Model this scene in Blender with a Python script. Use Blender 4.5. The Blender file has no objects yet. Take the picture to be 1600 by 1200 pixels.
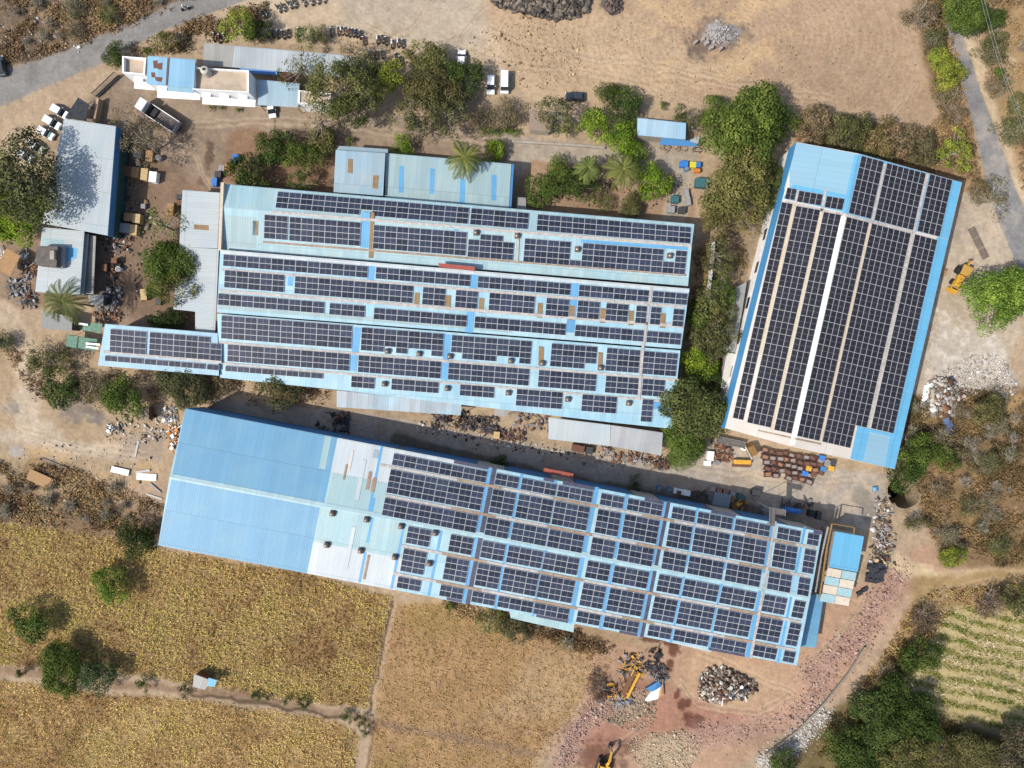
import bpy, bmesh, math, random
import numpy as np
from mathutils import Vector, Matrix, Quaternion

# ------------------------------------------------------------------ camera, sky, sun, exposure
SC = bpy.context.scene
COL = SC.collection
H = 137.5                      # flying height of the camera, metres (8 photo pixels per metre on the ground)
cam_d = bpy.data.cameras.new("camera"); cam = bpy.data.objects.new("camera", cam_d); COL.objects.link(cam)
cam.location = (0, 0, H); cam.rotation_euler = (0, 0, 0)
cam_d.sensor_width = 36; cam_d.lens = 18.0 * H / 100.0; cam_d.clip_end = 3000
SC.camera = cam
SUN_AZ = math.radians(243); SUN_EL = math.radians(50)
world = bpy.data.worlds.new("World"); SC.world = world; world.use_nodes = True
wn = world.node_tree.nodes; bg = wn["Background"]
sky = wn.new("ShaderNodeTexSky"); sky.sky_type = 'NISHITA'; sky.sun_disc = False
sky.sun_elevation = SUN_EL; sky.sun_rotation = SUN_AZ; sky.dust_density = 2.0
world.node_tree.links.new(sky.outputs[0], bg.inputs[0]); bg.inputs[1].default_value = 0.145
sl = bpy.data.lights.new("sun", 'SUN'); sl.energy = 3.75; sl.angle = math.radians(0.5); sl.color = (1.0, 0.95, 0.87)
so = bpy.data.objects.new("sun", sl); COL.objects.link(so)
sdir = Vector((math.sin(SUN_AZ) * math.cos(SUN_EL), math.cos(SUN_AZ) * math.cos(SUN_EL), math.sin(SUN_EL)))
so.rotation_euler = (-sdir).to_track_quat('-Z', 'Y').to_euler(); so.location = sdir * 200
SC.view_settings.view_transform = 'Standard'; SC.view_settings.look = 'None'
SC.view_settings.exposure = 0.55; SC.view_settings.gamma = 1.0; SC.view_settings.use_curve_mapping = False

# ------------------------------------------------------------------ helpers
rnd = random.Random(7)
KA = 1.75
def S(r, g, b, k=1.0):
    """display colour seen in sunlight -> base colour"""
    o = []
    for v in (r, g, b):
        v /= 255.0
        l = v / 12.92 if v <= 0.04045 else ((v + 0.055) / 1.055) ** 2.4
        o.append(min(0.86, l / KA * k))
    return tuple(o)
def P(px, py, h=0.0):
    s = (H - h) / H / 8.0
    return Vector(((px - 800) * s, (600 - py) * s, h))
def link(o, parent=None):
    COL.objects.link(o)
    if parent is not None: o.parent = parent
    return o
def tag(o, label=None, cat=None, group=None, kind=None):
    if label: o["label"] = label
    if cat: o["category"] = cat
    if group: o["group"] = group
    if kind: o["kind"] = kind
    return o
def thing(name, label, cat, loc=(0, 0, 0), rz=0.0, group=None):
    o = bpy.data.objects.new(name, None); COL.objects.link(o)
    o.location = loc; o.rotation_euler = (0, 0, rz); o.empty_display_size = 0.3
    return tag(o, label, cat, group)
class MB:
    """collects boxes, prisms, tubes; builds ONE mesh"""
    def __init__(s): s.v = []; s.f = []; s.m = []; s.uv = {}
    def add(s, verts, faces, mi=0):
        b = len(s.v); s.v += [tuple(v) for v in verts]
        for f in faces: s.f.append(tuple(b + i for i in f)); s.m.append(mi)
    def box(s, c, d, rz=0.0, mi=0, taper=1.0, taper_y=None):
        x, y, z = d[0] / 2, d[1] / 2, d[2] / 2; ty = taper if taper_y is None else taper_y
        ca, sa = math.cos(rz), math.sin(rz); vs = []
        for k, (t, u) in ((-1, (1, 1)), (1, (taper, ty))):
            for a, b in ((-1, -1), (1, -1), (1, 1), (-1, 1)):
                X, Y = a * x * t, b * y * u
                vs.append((c[0] + X * ca - Y * sa, c[1] + X * sa + Y * ca, c[2] + k * z))
        s.add(vs, [(3, 2, 1, 0), (4, 5, 6, 7), (0, 1, 5, 4), (1, 2, 6, 5), (2, 3, 7, 6), (3, 0, 4, 7)], mi); return s
    def slab(s, top, th, mi=0, down=None):
        """polygon of 3D points (counter-clockwise from above) given thickness"""
        n = len(top); d = Vector((0, 0, -th)) if down is None else down
        vs = [Vector(p) for p in top] + [Vector(p) + d for p in top]
        s.add(vs, [tuple(range(n)), tuple(range(2 * n - 1, n - 1, -1))] + [(i, n + i, n + (i + 1) % n, (i + 1) % n) for i in range(n)], mi); return s
    def prism(s, poly, z0, z1, mi=0): return s.slab([(p[0], p[1], z1) for p in poly], z1 - z0, mi)
    def tube(s, p0, p1, r0, r1=None, n=7, mi=0, caps=True):
        p0, p1 = Vector(p0), Vector(p1); r1 = r0 if r1 is None else r1
        q = (p1 - p0).to_track_quat('Z', 'Y'); vs = []
        for p, r in ((p0, r0), (p1, r1)):
            for i in range(n):
                a = 2 * math.pi * i / n; vs.append(p + q @ Vector((r * math.cos(a), r * math.sin(a), 0)))
        fs = [(i, (i + 1) % n, n + (i + 1) % n, n + i) for i in range(n)]
        if caps: fs += [tuple(range(n - 1, -1, -1)), tuple(range(n, 2 * n))]
        s.add(vs, fs, mi); return s
    def dome(s, c, r, rz, n=12, m=5, mi=0, z0=0.0):
        vs = []; fs = []
        for j in range(m):
            t = z0 + (math.pi / 2 - z0) * j / m
            for i in range(n):
                a = 2 * math.pi * i / n; vs.append((c[0] + r * math.cos(t) * math.cos(a), c[1] + r * math.cos(t) * math.sin(a), c[2] + rz * math.sin(t)))
        vs.append((c[0], c[1], c[2] + rz))
        for j in range(m - 1):
            for i in range(n): fs.append((j * n + i, j * n + (i + 1) % n, (j + 1) * n + (i + 1) % n, (j + 1) * n + i))
        for i in range(n): fs.append(((m - 1) * n + i, (m - 1) * n + (i + 1) % n, m * n))
        s.add(vs, fs, mi); return s
    def mesh(s, name, mats):
        me = bpy.data.meshes.new(name); me.from_pydata(s.v, [], s.f)
        for m in mats: me.materials.append(m)
        me.polygons.foreach_set("material_index", s.m); me.update(); return me
    def build(s, name, mats, parent=None, loc=None, rz=0.0, bevel=0.0):
        if not isinstance(mats, (list, tuple)): mats = [mats]
        me = s.mesh(name, mats); o = bpy.data.objects.new(name, me)
        if loc is not None: o.location = loc; o.rotation_euler = (0, 0, rz)
        link(o, parent)
        if bevel:
            bm = bmesh.new(); bm.from_mesh(me); bmesh.ops.bevel(bm, geom=bm.edges[:], offset=bevel, segments=2, affect='EDGES', profile=0.6, clamp_overlap=True); bm.to_mesh(me); bm.free()
        return o
def copy_tree(root, loc, rz, label=None, group=None, sc=None, swap=None):
    """copy of a thing with copies of its parts and sub-parts; swap: {material: material}"""
    def cp(o, parent):
        c = o.copy(); COL.objects.link(c); c.parent = parent
        if swap and o.type == 'MESH':
            for i, sl_ in enumerate(c.material_slots):
                if sl_.material in swap: nm_ = swap[sl_.material]; sl_.link = 'OBJECT'; sl_.material = nm_
        for ch in list(o.children): cp(ch, c)
        return c
    kids = list(root.children)
    r = root.copy(); COL.objects.link(r); r.location = loc; r.rotation_euler = (0, 0, rz)
    if sc: r.scale = sc if isinstance(sc, (tuple, list)) else (sc, sc, sc)
    if swap and root.type == 'MESH':
        for i, sl_ in enumerate(r.material_slots):
            if sl_.material in swap: nm_ = swap[sl_.material]; sl_.link = 'OBJECT'; sl_.material = nm_
    for ch in kids: cp(ch, r)
    if label: r["label"] = label
    if group: r["group"] = group
    return r
def npmesh(name, verts, faces, mat, tint=None, attr="tint"):
    """fast mesh from arrays; tint: per-face value or rgb stored as a face attribute"""
    verts = np.asarray(verts, np.float32); faces = np.asarray(faces, np.int32); nf, k = faces.shape
    me = bpy.data.meshes.new(name); me.vertices.add(len(verts)); me.vertices.foreach_set("co", verts.ravel())
    me.loops.add(nf * k); me.loops.foreach_set("vertex_index", faces.ravel())
    me.polygons.add(nf); me.polygons.foreach_set("loop_start", np.arange(0, nf * k, k, dtype=np.int32))
    if tint is not None:
        t = np.asarray(tint, np.float32)
        if t.ndim == 1:
            a = me.attributes.new(attr, 'FLOAT', 'FACE'); a.data.foreach_set("value", t)
        else:
            c4 = np.ones((nf, 4), np.float32); c4[:, :3] = t
            a = me.attributes.new(attr, 'FLOAT_COLOR', 'FACE'); a.data.foreach_set("color", c4.ravel())
    me.update(calc_edges=True); me.validate()
    if mat is not None: me.materials.append(mat)
    return me

# ------------------------------------------------------------------ materials
MATS = {}
def nt(name):
    m = bpy.data.materials.new(name); m.use_nodes = True
    return m, m.node_tree.nodes, m.node_tree.links, m.node_tree.nodes["Principled BSDF"]
def plain(name, col, rough=0.6, metal=0.0, var=0.15, scale=2.5, spec=0.3):
    """painted or plain surface with dirt mottling from object-space noise"""
    if name in MATS: return MATS[name]
    m, N, L, b = nt(name); b.inputs["Roughness"].default_value = rough; b.inputs["Metallic"].default_value = metal
    b.inputs["Specular IOR Level"].default_value = spec
    tc = N.new("ShaderNodeTexCoord"); nz = N.new("ShaderNodeTexNoise"); nz.inputs["Scale"].default_value = scale; nz.inputs["Detail"].default_value = 6
    nz.inputs["Roughness"].default_value = 0.7
    L.new(tc.outputs["Object"], nz.inputs["Vector"])
    r = N.new("ShaderNodeValToRGB"); e = r.color_ramp.elements
    e[0].position = 0.3; e[1].position = 0.68
    e[0].color = (*[c * (1 - var) * 0.92 for c in col], 1); e[1].color = (*[min(0.9, c * (1 + var * 0.5)) for c in col], 1)
    L.new(nz.outputs[0], r.inputs[0]); L.new(r.outputs[0], b.inputs["Base Color"])
    MATS[name] = m; return m
def sheet(name, col, alt=None, stain=(0.20, 0.13, 0.08), amount=0.25, pitch=0.3, rough=0.5, var=0.10):
    """corrugated sheet: UV u runs along the ridge, v down the slope, both in metres"""
    if name in MATS: return MATS[name]
    m, N, L, b = nt(name); b.inputs["Roughness"].default_value = rough; b.inputs["Specular IOR Level"].default_value = 0.3
    uv = N.new("ShaderNodeUVMap"); sep = N.new("ShaderNodeSeparateXYZ"); L.new(uv.outputs[0], sep.inputs[0])
    def math_(op, a, bb=None):
        n = N.new("ShaderNodeMath"); n.operation = op
        for i, x in enumerate((a, bb)):
            if x is None: continue
            if isinstance(x, (int, float)): n.inputs[i].default_value = x
            else: L.new(x, n.inputs[i])
        return n.outputs[0]
    U, V = sep.outputs[0], sep.outputs[1]
    cell = N.new("ShaderNodeTexWhiteNoise"); cell.noise_dimensions = '2D'
    cx = N.new("ShaderNodeCombineXYZ"); L.new(math_('FLOOR', math_('MULTIPLY', U, 1.0)), cx.inputs[0]); L.new(math_('FLOOR', math_('MULTIPLY', V, 0.16)), cx.inputs[1])
    L.new(cx.outputs[0], cell.inputs["Vector"])
    st = N.new("ShaderNodeTexNoise"); st.inputs["Scale"].default_value = 1.0; st.inputs["Detail"].default_value = 5; st.inputs["Roughness"].default_value = 0.65
    sv = N.new("ShaderNodeCombineXYZ"); L.new(math_('MULTIPLY', U, 2.2), sv.inputs[0]); L.new(math_('MULTIPLY', V, 0.25), sv.inputs[1]); L.new(sv.outputs[0], st.inputs["Vector"])
    bl = N.new("ShaderNodeTexNoise"); bl.inputs["Scale"].default_value = 0.16; bl.inputs["Detail"].default_value = 4; L.new(uv.outputs[0], bl.inputs["Vector"])
    mix1 = N.new("ShaderNodeMix"); mix1.data_type = 'RGBA'; alt = alt or tuple(c * 0.86 for c in col)
    rmp = N.new("ShaderNodeMapRange"); rmp.inputs[1].default_value = 0.42; rmp.inputs[2].default_value = 0.62; L.new(bl.outputs[0], rmp.inputs[0])
    L.new(rmp.outputs[0], mix1.inputs[0]); mix1.inputs[6].default_value = (*col, 1); mix1.inputs[7].default_value = (*alt, 1)
    mix2 = N.new("ShaderNodeMix"); mix2.data_type = 'RGBA'
    r2 = N.new("ShaderNodeMapRange"); r2.inputs[1].default_value = 0.52; r2.inputs[2].default_value = 0.8; r2.inputs[4].default_value = amount; L.new(st.outputs[0], r2.inputs[0])
    L.new(r2.outputs[0], mix2.inputs[0]); L.new(mix1.outputs[2], mix2.inputs[6]); mix2.inputs[7].default_value = (*stain, 1)
    hs = N.new("ShaderNodeHueSaturation"); vr = N.new("ShaderNodeMapRange"); vr.inputs[3].default_value = 1 - var; vr.inputs[4].default_value = 1 + var * 0.6
    L.new(cell.outputs[0], vr.inputs[0]); L.new(vr.outputs[0], hs.inputs["Value"]); L.new(mix2.outputs[2], hs.inputs["Color"])
    # lap joints between sheets
    fr = math_('FRACT', U); lap = math_('LESS_THAN', fr, 0.07)
    frv = math_('FRACT', math_('MULTIPLY', V, 0.16)); lapv = math_('LESS_THAN', frv, 0.022)
    both = math_('MAXIMUM', math_('MULTIPLY', lap, 0.16), math_('MULTIPLY', lapv, 0.3))
    mix3 = N.new("ShaderNodeMix"); mix3.data_type = 'RGBA'; L.new(both, mix3.inputs[0]); L.new(hs.outputs[0], mix3.inputs[6]); mix3.inputs[7].default_value = (*[c * 0.35 for c in col], 1)
    L.new(mix3.outputs[2], b.inputs["Base Color"])
    wv = math_('SINE', math_('MULTIPLY', U, 2 * math.pi / pitch)); bp = N.new("ShaderNodeBump"); bp.inputs["Strength"].default_value = 0.22; bp.inputs["Distance"].default_value = 0.03
    L.new(wv, bp.inputs["Height"]); L.new(bp.outputs[0], b.inputs["Normal"])
    MATS[name] = m; return m
def leafmat(name, trans=0.25):
    m, N, L, b = nt(name); b.inputs["Roughness"].default_value = 0.7; b.inputs["Specular IOR Level"].default_value = 0.06
    oi = N.new("ShaderNodeObjectInfo"); at = N.new("ShaderNodeAttribute"); at.attribute_name = "tint"
    hs = N.new("ShaderNodeHueSaturation"); L.new(oi.outputs["Color"], hs.inputs["Color"])
    r = N.new("ShaderNodeMapRange"); r.inputs[3].default_value = 0.32; r.inputs[4].default_value = 1.95; L.new(at.outputs["Fac"], r.inputs[0]); L.new(r.outputs[0], hs.inputs["Value"])
    r2 = N.new("ShaderNodeMapRange"); r2.inputs[3].default_value = 0.53; r2.inputs[4].default_value = 0.475; L.new(at.outputs["Fac"], r2.inputs[0]); L.new(r2.outputs[0], hs.inputs["Hue"])
    L.new(hs.outputs[0], b.inputs["Base Color"])
    tr = N.new("ShaderNodeBsdfTranslucent"); L.new(hs.outputs[0], tr.inputs[0]); mx = N.new("ShaderNodeMixShader"); mx.inputs[0].default_value = trans
    L.new(b.outputs[0], mx.inputs[1]); L.new(tr.outputs[0], mx.inputs[2]); L.new(mx.outputs[0], N["Material Output"].inputs[0])
    MATS[name] = m; return m
def facecol(name, rough=0.9):
    m, N, L, b = nt(name); b.inputs["Roughness"].default_value = rough; b.inputs["Specular IOR Level"].default_value = 0.1
    at = N.new("ShaderNodeAttribute"); at.attribute_name = "tint"; L.new(at.outputs["Color"], b.inputs["Base Color"]); MATS[name] = m; return m
LEAF = leafmat("foliage", 0.3); FACE = facecol("coloured_fragments")
BARK = plain("bark", (0.16, 0.12, 0.09), 0.9, scale=6)
CONC = plain("concrete", S(190, 180, 165), 0.9, scale=1.2, var=0.25)
CONCD = plain("dark_concrete", S(120, 112, 104), 0.9, scale=1.2, var=0.3)
WHITE = plain("white_paint", (0.74, 0.74, 0.72), 0.6, scale=0.8, var=0.12)
STEEL = plain("grey_steel", S(150, 150, 150), 0.5, var=0.25)
RUST = plain("rusty_steel", (0.13, 0.06, 0.04), 0.8, var=0.5, scale=5)
RUSTL = plain("light_rust", (0.24, 0.13, 0.085), 0.85, var=0.4, scale=5)
BLACK = plain("black_rubber", (0.02, 0.02, 0.022), 0.7)
DARK = plain("dark_metal", (0.045, 0.045, 0.05), 0.5)
GLASS = plain("dark_glass", (0.02, 0.026, 0.032), 0.12, spec=0.5)
YEL = plain("machine_yellow", (0.52, 0.28, 0.035), 0.5, var=0.3)
BLUEP = plain("blue_paint", (0.035, 0.16, 0.45), 0.5, var=0.25)
BLUED = plain("dark_blue_cladding", (0.045, 0.16, 0.33), 0.5, var=0.15)
PALEC = plain("pale_cladding", S(205, 200, 190), 0.6, var=0.15)
GREENP = plain("green_paint", S(120, 160, 138), 0.7, var=0.5)
TEAL = plain("teal_sheet", S(70, 120, 125), 0.7, var=0.35)
WOOD = plain("crate_wood", S(190, 150, 105), 0.8, var=0.3, scale=4)
WOODY = plain("pale_crate_wood", S(222, 192, 140), 0.8, var=0.2, scale=4)
WOODB = plain("brown_crate_wood", S(140, 100, 72), 0.8, var=0.35, scale=4)
GREYB = plain("grey_box_paint", S(175, 172, 172), 0.7, var=0.2)
ORNG = plain("orange_paint", (0.5, 0.17, 0.03), 0.6, var=0.3)
REDP = plain("red_trough_paint", (0.27, 0.065, 0.045), 0.7, var=0.2)
TRAY = plain("cable_tray_steel", S(206, 198, 190), 0.6, var=0.35, scale=1.5)
TRAYR = plain("rusty_walkway_grating", S(182, 156, 132), 0.7, var=0.4, scale=1.5)
TANW = plain("cream_walkway", S(226, 208, 178), 0.7, var=0.12, scale=1.5)
SKYL = plain("aged_fibreglass", S(160, 132, 92), 0.6, var=0.25, scale=1.5)
FRP = plain("dusty_translucent_sheet", S(92, 92, 112), 0.4, var=0.35, scale=0.8)
VENTM = plain("vent_metal", S(165, 145, 130), 0.35, metal=0.5, var=0.4, scale=5)
VENTB = plain("vent_base_rust", S(135, 110, 95), 0.8, var=0.4, scale=5)

# ------------------------------------------------------------------ ground: one height field, painted by what the soil is
gr = np.random.default_rng(3)
LAT = gr.random((8, 256, 256)).astype(np.float32)
def vnoise(x, y, k=0):
    xi = np.floor(x).astype(np.int64); yi = np.floor(y).astype(np.int64); fx = x - xi; fy = y - yi
    fx = fx * fx * (3 - 2 * fx); fy = fy * fy * (3 - 2 * fy); T = LAT[k % 8]
    a = T[xi % 256, yi % 256]; b = T[(xi + 1) % 256, yi % 256]; c = T[xi % 256, (yi + 1) % 256]; d = T[(xi + 1) % 256, (yi + 1) % 256]
    return a + (b - a) * fx + (c - a) * fy + (a - b - c + d) * fx * fy
def fbm(x, y, s, o=4, k=0):
    r = 0; amp = 1; tot = 0
    for i in range(o):
        r = r + amp * vnoise(x / s + 31.7 * i, y / s + 17.3 * i, k + i); tot += amp; amp *= 0.55; s /= 2.03
    return r / tot
STEP = 2.2                                         # grid spacing in photo pixels (0.275 m)
gx = np.arange(-110, 1710.1, STEP); gy = np.arange(-110, 1310.1, STEP)
GX, GY = np.meshgrid(gx, gy)                       # photo pixel coordinates of each vertex at ground level
WX = GX + 14 * (fbm(GX, GY, 30, 4, 1) - 0.5); WY = GY + 14 * (fbm(GX, GY, 30, 4, 5) - 0.5)
def sdf(poly, X, Y):
    """signed distance in pixels, positive inside"""
    d = np.full(X.shape, 1e9, np.float32); ins = np.zeros(X.shape, bool); n = len(poly)
    for i in range(n):
        ax, ay = poly[i]; bx, by = poly[(i + 1) % n]; ex, ey = bx - ax, by - ay
        t = np.clip(((X - ax) * ex + (Y - ay) * ey) / (ex * ex + ey * ey + 1e-9), 0, 1)
        d = np.minimum(d, np.hypot(X - ax - t * ex, Y - ay - t * ey))
        c = ((ay > Y) != (by > Y)); xs = ax + (Y - ay) * ex / (ey if abs(ey) > 1e-9 else 1e-9); ins ^= c & (X < xs)
    return np.where(ins, d, -d)
def sdl(pts, X, Y):
    d = np.full(X.shape, 1e9, np.float32)
    for (ax, ay), (bx, by) in zip(pts[:-1], pts[1:]):
        ex, ey = bx - ax, by - ay; t = np.clip(((X - ax) * ex + (Y - ay) * ey) / (ex * ex + ey * ey + 1e-9), 0, 1)
        d = np.minimum(d, np.hypot(X - ax - t * ex, Y - ay - t * ey))
    return d
def ss(x): x = np.clip(x, 0, 1); return x * x * (3 - 2 * x)
GC = np.empty(GX.shape + (3,), np.float32); GC[:] = S(188, 163, 132)
N1 = fbm(GX, GY, 120, 5, 0); N2 = fbm(GX, GY, 26, 4, 2); N3 = fbm(GX, GY, 7, 3, 4)
def lay(mask, col): 
    m = mask[..., None]; GC[:] = GC * (1 - m) + np.asarray(col, np.float32) * m
def area(poly, col, soft=10, a=1.0, warp=True):
    lay(a * ss(sdf(poly, WX if warp else GX, WY if warp else GY) / soft + 0.5), col)
def stroke(pts, w, col, soft=6, a=1.0, warp=True):
    lay(a * ss((w / 2 - sdl(pts, WX if warp else GX, WY if warp else GY)) / soft + 0.5), col)
def blob(x, y, r, col, a=1.0, ry=None, soft=0.5):
    d = np.hypot((WX - x) / r, (WY - y) / (ry or r)) + (N3 - .5) * .8 + (N2 - .5) * .7; lay(a * ss((1 - d) / soft), col)
def mott(poly, col, a=0.6, s0=0.5, noise=None, k=8, soft=15):
    n = N2 if noise is None else noise
    lay(a * ss(sdf(poly, WX, WY) / soft + 0.5) * ss((n - s0) * k), col)
ROAD_W = [(-120, 165), (0, 115), (100, 83), (200, 41), (287, 0), (420, -70), (560, -120), (700, -120), (520, -60), (375, 0), (250, 47), (160, 95), (0, 163), (-120, 215)]
ROAD_E = [(1462, -60), (1477, 40), (1490, 90), (1512, 160), (1530, 230), (1545, 300), (1562, 350), (1585, 405), (1640, 480), (1720, 520), (1720, 440), (1640, 400), (1607, 340), (1585, 290), (1565, 232), (1540, 160), (1516, 90), (1500, 40), (1490, -60)]
F_PLOUGH = [(742, -110), (1418, -110), (1432, 60), (1458, 150), (1478, 205), (1440, 208), (1350, 185), (1255, 168), (1180, 150), (1060, 162), (960, 158), (850, 152), (800, 110), (760, 40)]
F_CROP = [(-110, 810), (0, 818), (100, 828), (190, 842), (247, 858), (480, 898), (612, 934), (603, 975), (590, 1040), (574, 1108), (500, 1098), (400, 1086), (250, 1058), (140, 1045), (0, 1038), (-110, 1030)]
F_CROP2 = [(-110, 1062), (0, 1062), (160, 1085), (300, 1092), (400, 1108), (520, 1125), (560, 1150), (540, 1310), (-110, 1310)]
F_STUB = [(622, 940), (700, 948), (800, 985), (900, 992), (955, 1030), (948, 1062), (900, 1120), (845, 1190), (800, 1310), (560, 1310), (585, 1140), (592, 1060)]
F_SE = [(1412, 1068), (1440, 1000), (1490, 948), (1600, 950), (1710, 955), (1710, 1180), (1600, 1162), (1520, 1130), (1450, 1110)]
LANE_N = [(780, 208), (900, 222), (1000, 238), (1010, 205), (1095, 228), (1080, 290), (1070, 345), (1035, 345), (1040, 290), (1000, 262), (830, 250), (800, 300), (790, 240)]
ALLEY = [(520, 640), (620, 655), (860, 700), (1060, 718), (1110, 690), (1130, 690), (1330, 735), (1400, 742), (1372, 800), (1350, 830), (1290, 822), (800, 742), (560, 690), (330, 645), (340, 622)]
# large soils
area([(-120, -120), (560, -120), (375, 0), (280, 20), (190, 48), (100, 84), (0, 112), (-120, 160)], S(132, 112, 92), 14)
mott([(-120, -120), (300, -20), (190, 40), (0, 105), (-120, 160)], S(96, 80, 66), 0.8, 0.5)
mott([(-120, -120), (300, -20), (190, 40), (0, 105), (-120, 160)], S(170, 145, 112), 0.7, 0.55, N3)
mott([(60, 20), (200, 10), (190, 50), (70, 80)], S(158, 116, 78), 0.6, 0.48)
area([(400, -20), (780, -20), (850, 140), (700, 80), (560, 55), (420, 40), (380, 45), (330, 0)], S(206, 183, 152), 30)
area([(520, -20), (740, -20), (780, 60), (720, 85), (620, 60), (540, 40)], S(192, 176, 154), 40, 0.8)
area(F_PLOUGH, S(194, 164, 132), 22)
area([(790, 0), (1000, 20), (1120, 100), (1050, 160), (820, 150), (770, 80)], S(206, 178, 140), 60, 0.9)
mott([(930, -20), (1250, -20), (1230, 120), (1000, 140)], S(214, 180, 128), 0.55, 0.47)
for c in (S(170, 140, 110), S(150, 118, 90)): mott(F_PLOUGH, c, 0.3, 0.55, N3)
# NW yard and lanes
area([(110, 175), (190, 110), (260, 140), (420, 168), (800, 190), (800, 330), (360, 330), (340, 520), (200, 520), (120, 470), (150, 300)], S(160, 138, 116), 16)
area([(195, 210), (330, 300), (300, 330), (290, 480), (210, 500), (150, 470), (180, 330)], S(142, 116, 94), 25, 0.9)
blob(325, 245, 9, S(95, 72, 58), 0.7, 32); blob(318, 285, 16, S(110, 85, 68), 0.6, 14); blob(275, 500, 40, S(150, 110, 86), 0.6, 14)
stroke([(200, 130), (330, 185), (440, 180), (640, 205), (780, 218)], 34, S(172, 152, 130), 16, 0.8)
stroke([(424, 172), (428, 190), (433, 204)], 3, S(90, 70, 58), 2, 0.8)
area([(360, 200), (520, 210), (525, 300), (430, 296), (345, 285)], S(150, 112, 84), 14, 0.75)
area([(810, 240), (1010, 262), (1085, 290), (1085, 350), (810, 325)], S(165, 130, 100), 14, 0.7)
area(LANE_N, S(180, 166, 147), 6); mott(LANE_N, S(150, 135, 118), 0.5, 0.52)
area([(1085, 380), (1150, 340), (1200, 330), (1130, 600), (1115, 690), (1060, 560)], S(160, 138, 112), 14)
stroke([(1108, 390), (1102, 460)], 12, S(176, 130, 78), 4, 0.8)
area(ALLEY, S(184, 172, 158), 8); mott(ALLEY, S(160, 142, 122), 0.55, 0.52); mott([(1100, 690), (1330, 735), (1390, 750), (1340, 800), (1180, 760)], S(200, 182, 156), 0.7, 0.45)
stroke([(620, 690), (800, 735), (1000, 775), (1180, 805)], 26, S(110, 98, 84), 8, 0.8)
stroke([(1345, 775), (1375, 830), (1385, 860)], 26, S(140, 132, 122), 10, 0.7)
# west
area([(-110, 480), (60, 520), (300, 600), (290, 650), (250, 800), (60, 790), (-110, 780)], S(186, 160, 126), 20)
stroke([(-20, 470), (20, 500), (42, 560), (48, 620), (40, 660)], 36, S(205, 182, 152), 16)
stroke([(-60, 690), (30, 680), (60, 690), (110, 702), (210, 708)], 22, S(206, 186, 160), 14)
stroke([(35, 620), (50, 660), (85, 690)], 34, S(208, 188, 162), 16)
blob(120, 640, 40, S(148, 136, 126), 0.85, 24); blob(150, 655, 24, S(138, 128, 120), 0.9, 16); blob(15, 640, 14, S(150, 145, 140), 0.7); blob(22, 705, 14, S(190, 184, 176), 0.8, 11)
area([(200, 680), (265, 670), (255, 720), (180, 715)], S(170, 152, 134), 16, 0.8)
area([(60, 780), (-110, 700), (-110, 815), (0, 815), (240, 850), (255, 800), (160, 760)], S(138, 110, 76), 16, 0.85)
mott([(-110, 690), (100, 720), (250, 800), (240, 850), (-110, 815)], S(92, 74, 56), 0.75, 0.52); mott([(0, 690), (240, 720), (260, 800), (60, 770)], S(196, 160, 108), 0.6, 0.55)
area([(160, 770), (262, 745), (258, 815), (225, 815)], S(186, 158, 132), 14, 0.8); blob(100, 707, 0.1, S(190, 190, 190))
area([(0, 380), (60, 370), (120, 470), (40, 480), (-20, 460)], S(150, 125, 102), 12, 0.8)
# fields
area(F_CROP, S(164, 134, 84), 9); mott(F_CROP, S(166, 136, 90), 0.6, 0.5, N1, 10); mott(F_CROP, S(146, 110, 74), 0.4, 0.55)
area(F_CROP2, S(166, 134, 84), 9); mott(F_CROP2, S(150, 134, 72), 0.7, 0.5, N1, 10); mott(F_CROP2, S(186, 156, 102), 0.6, 0.52)
area(F_STUB, S(186, 148, 100), 12); mott(F_STUB, S(160, 134, 74), 0.7, 0.52, N1, 9)
rows = np.sin((GY - 0.26 * GX) * 2 * math.pi / 5.2 + 3 * N2) * 0.5 + 0.5
lay(0.35 * ss(sdf(F_STUB, WX, WY) / 20) * rows, S(138, 106, 68))
area([(840, 1010), (955, 1035), (930, 1075), (870, 1120), (760, 1130)], S(190, 160, 120), 40, 0.7)
stroke([(-110, 1040), (0, 1045), (130, 1064), (300, 1078), (400, 1092), (520, 1114), (580, 1128), (700, 1150), (850, 1180)], 13, S(158, 128, 100), 7, 0.9)
stroke([(300, 1085), (420, 1102), (540, 1124)], 5, S(88, 70, 52), 3, 0.8)
stroke([(614, 940), (603, 985), (592, 1040), (578, 1110)], 3.5, S(100, 78, 52), 3, 0.9); stroke([(620, 945), (608, 990), (597, 1040), (583, 1110)], 4, S(190, 165, 125), 3, 0.7)
stroke([(555, 1140), (530, 1200), (520, 1260)], 8, S(130, 98, 76), 5, 0.7); stroke([(590, 1130), (572, 1200), (560, 1260)], 4, S(120, 92, 66), 3, 0.7)
stroke([(960, 1050), (900, 1110), (850, 1170), (800, 1260)], 13, S(196, 166, 130), 7, 0.9)
area([(690, 930), (1000, 995), (960, 1040), (900, 990), (800, 975)], S(176, 146, 108), 10, 0.8)
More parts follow.
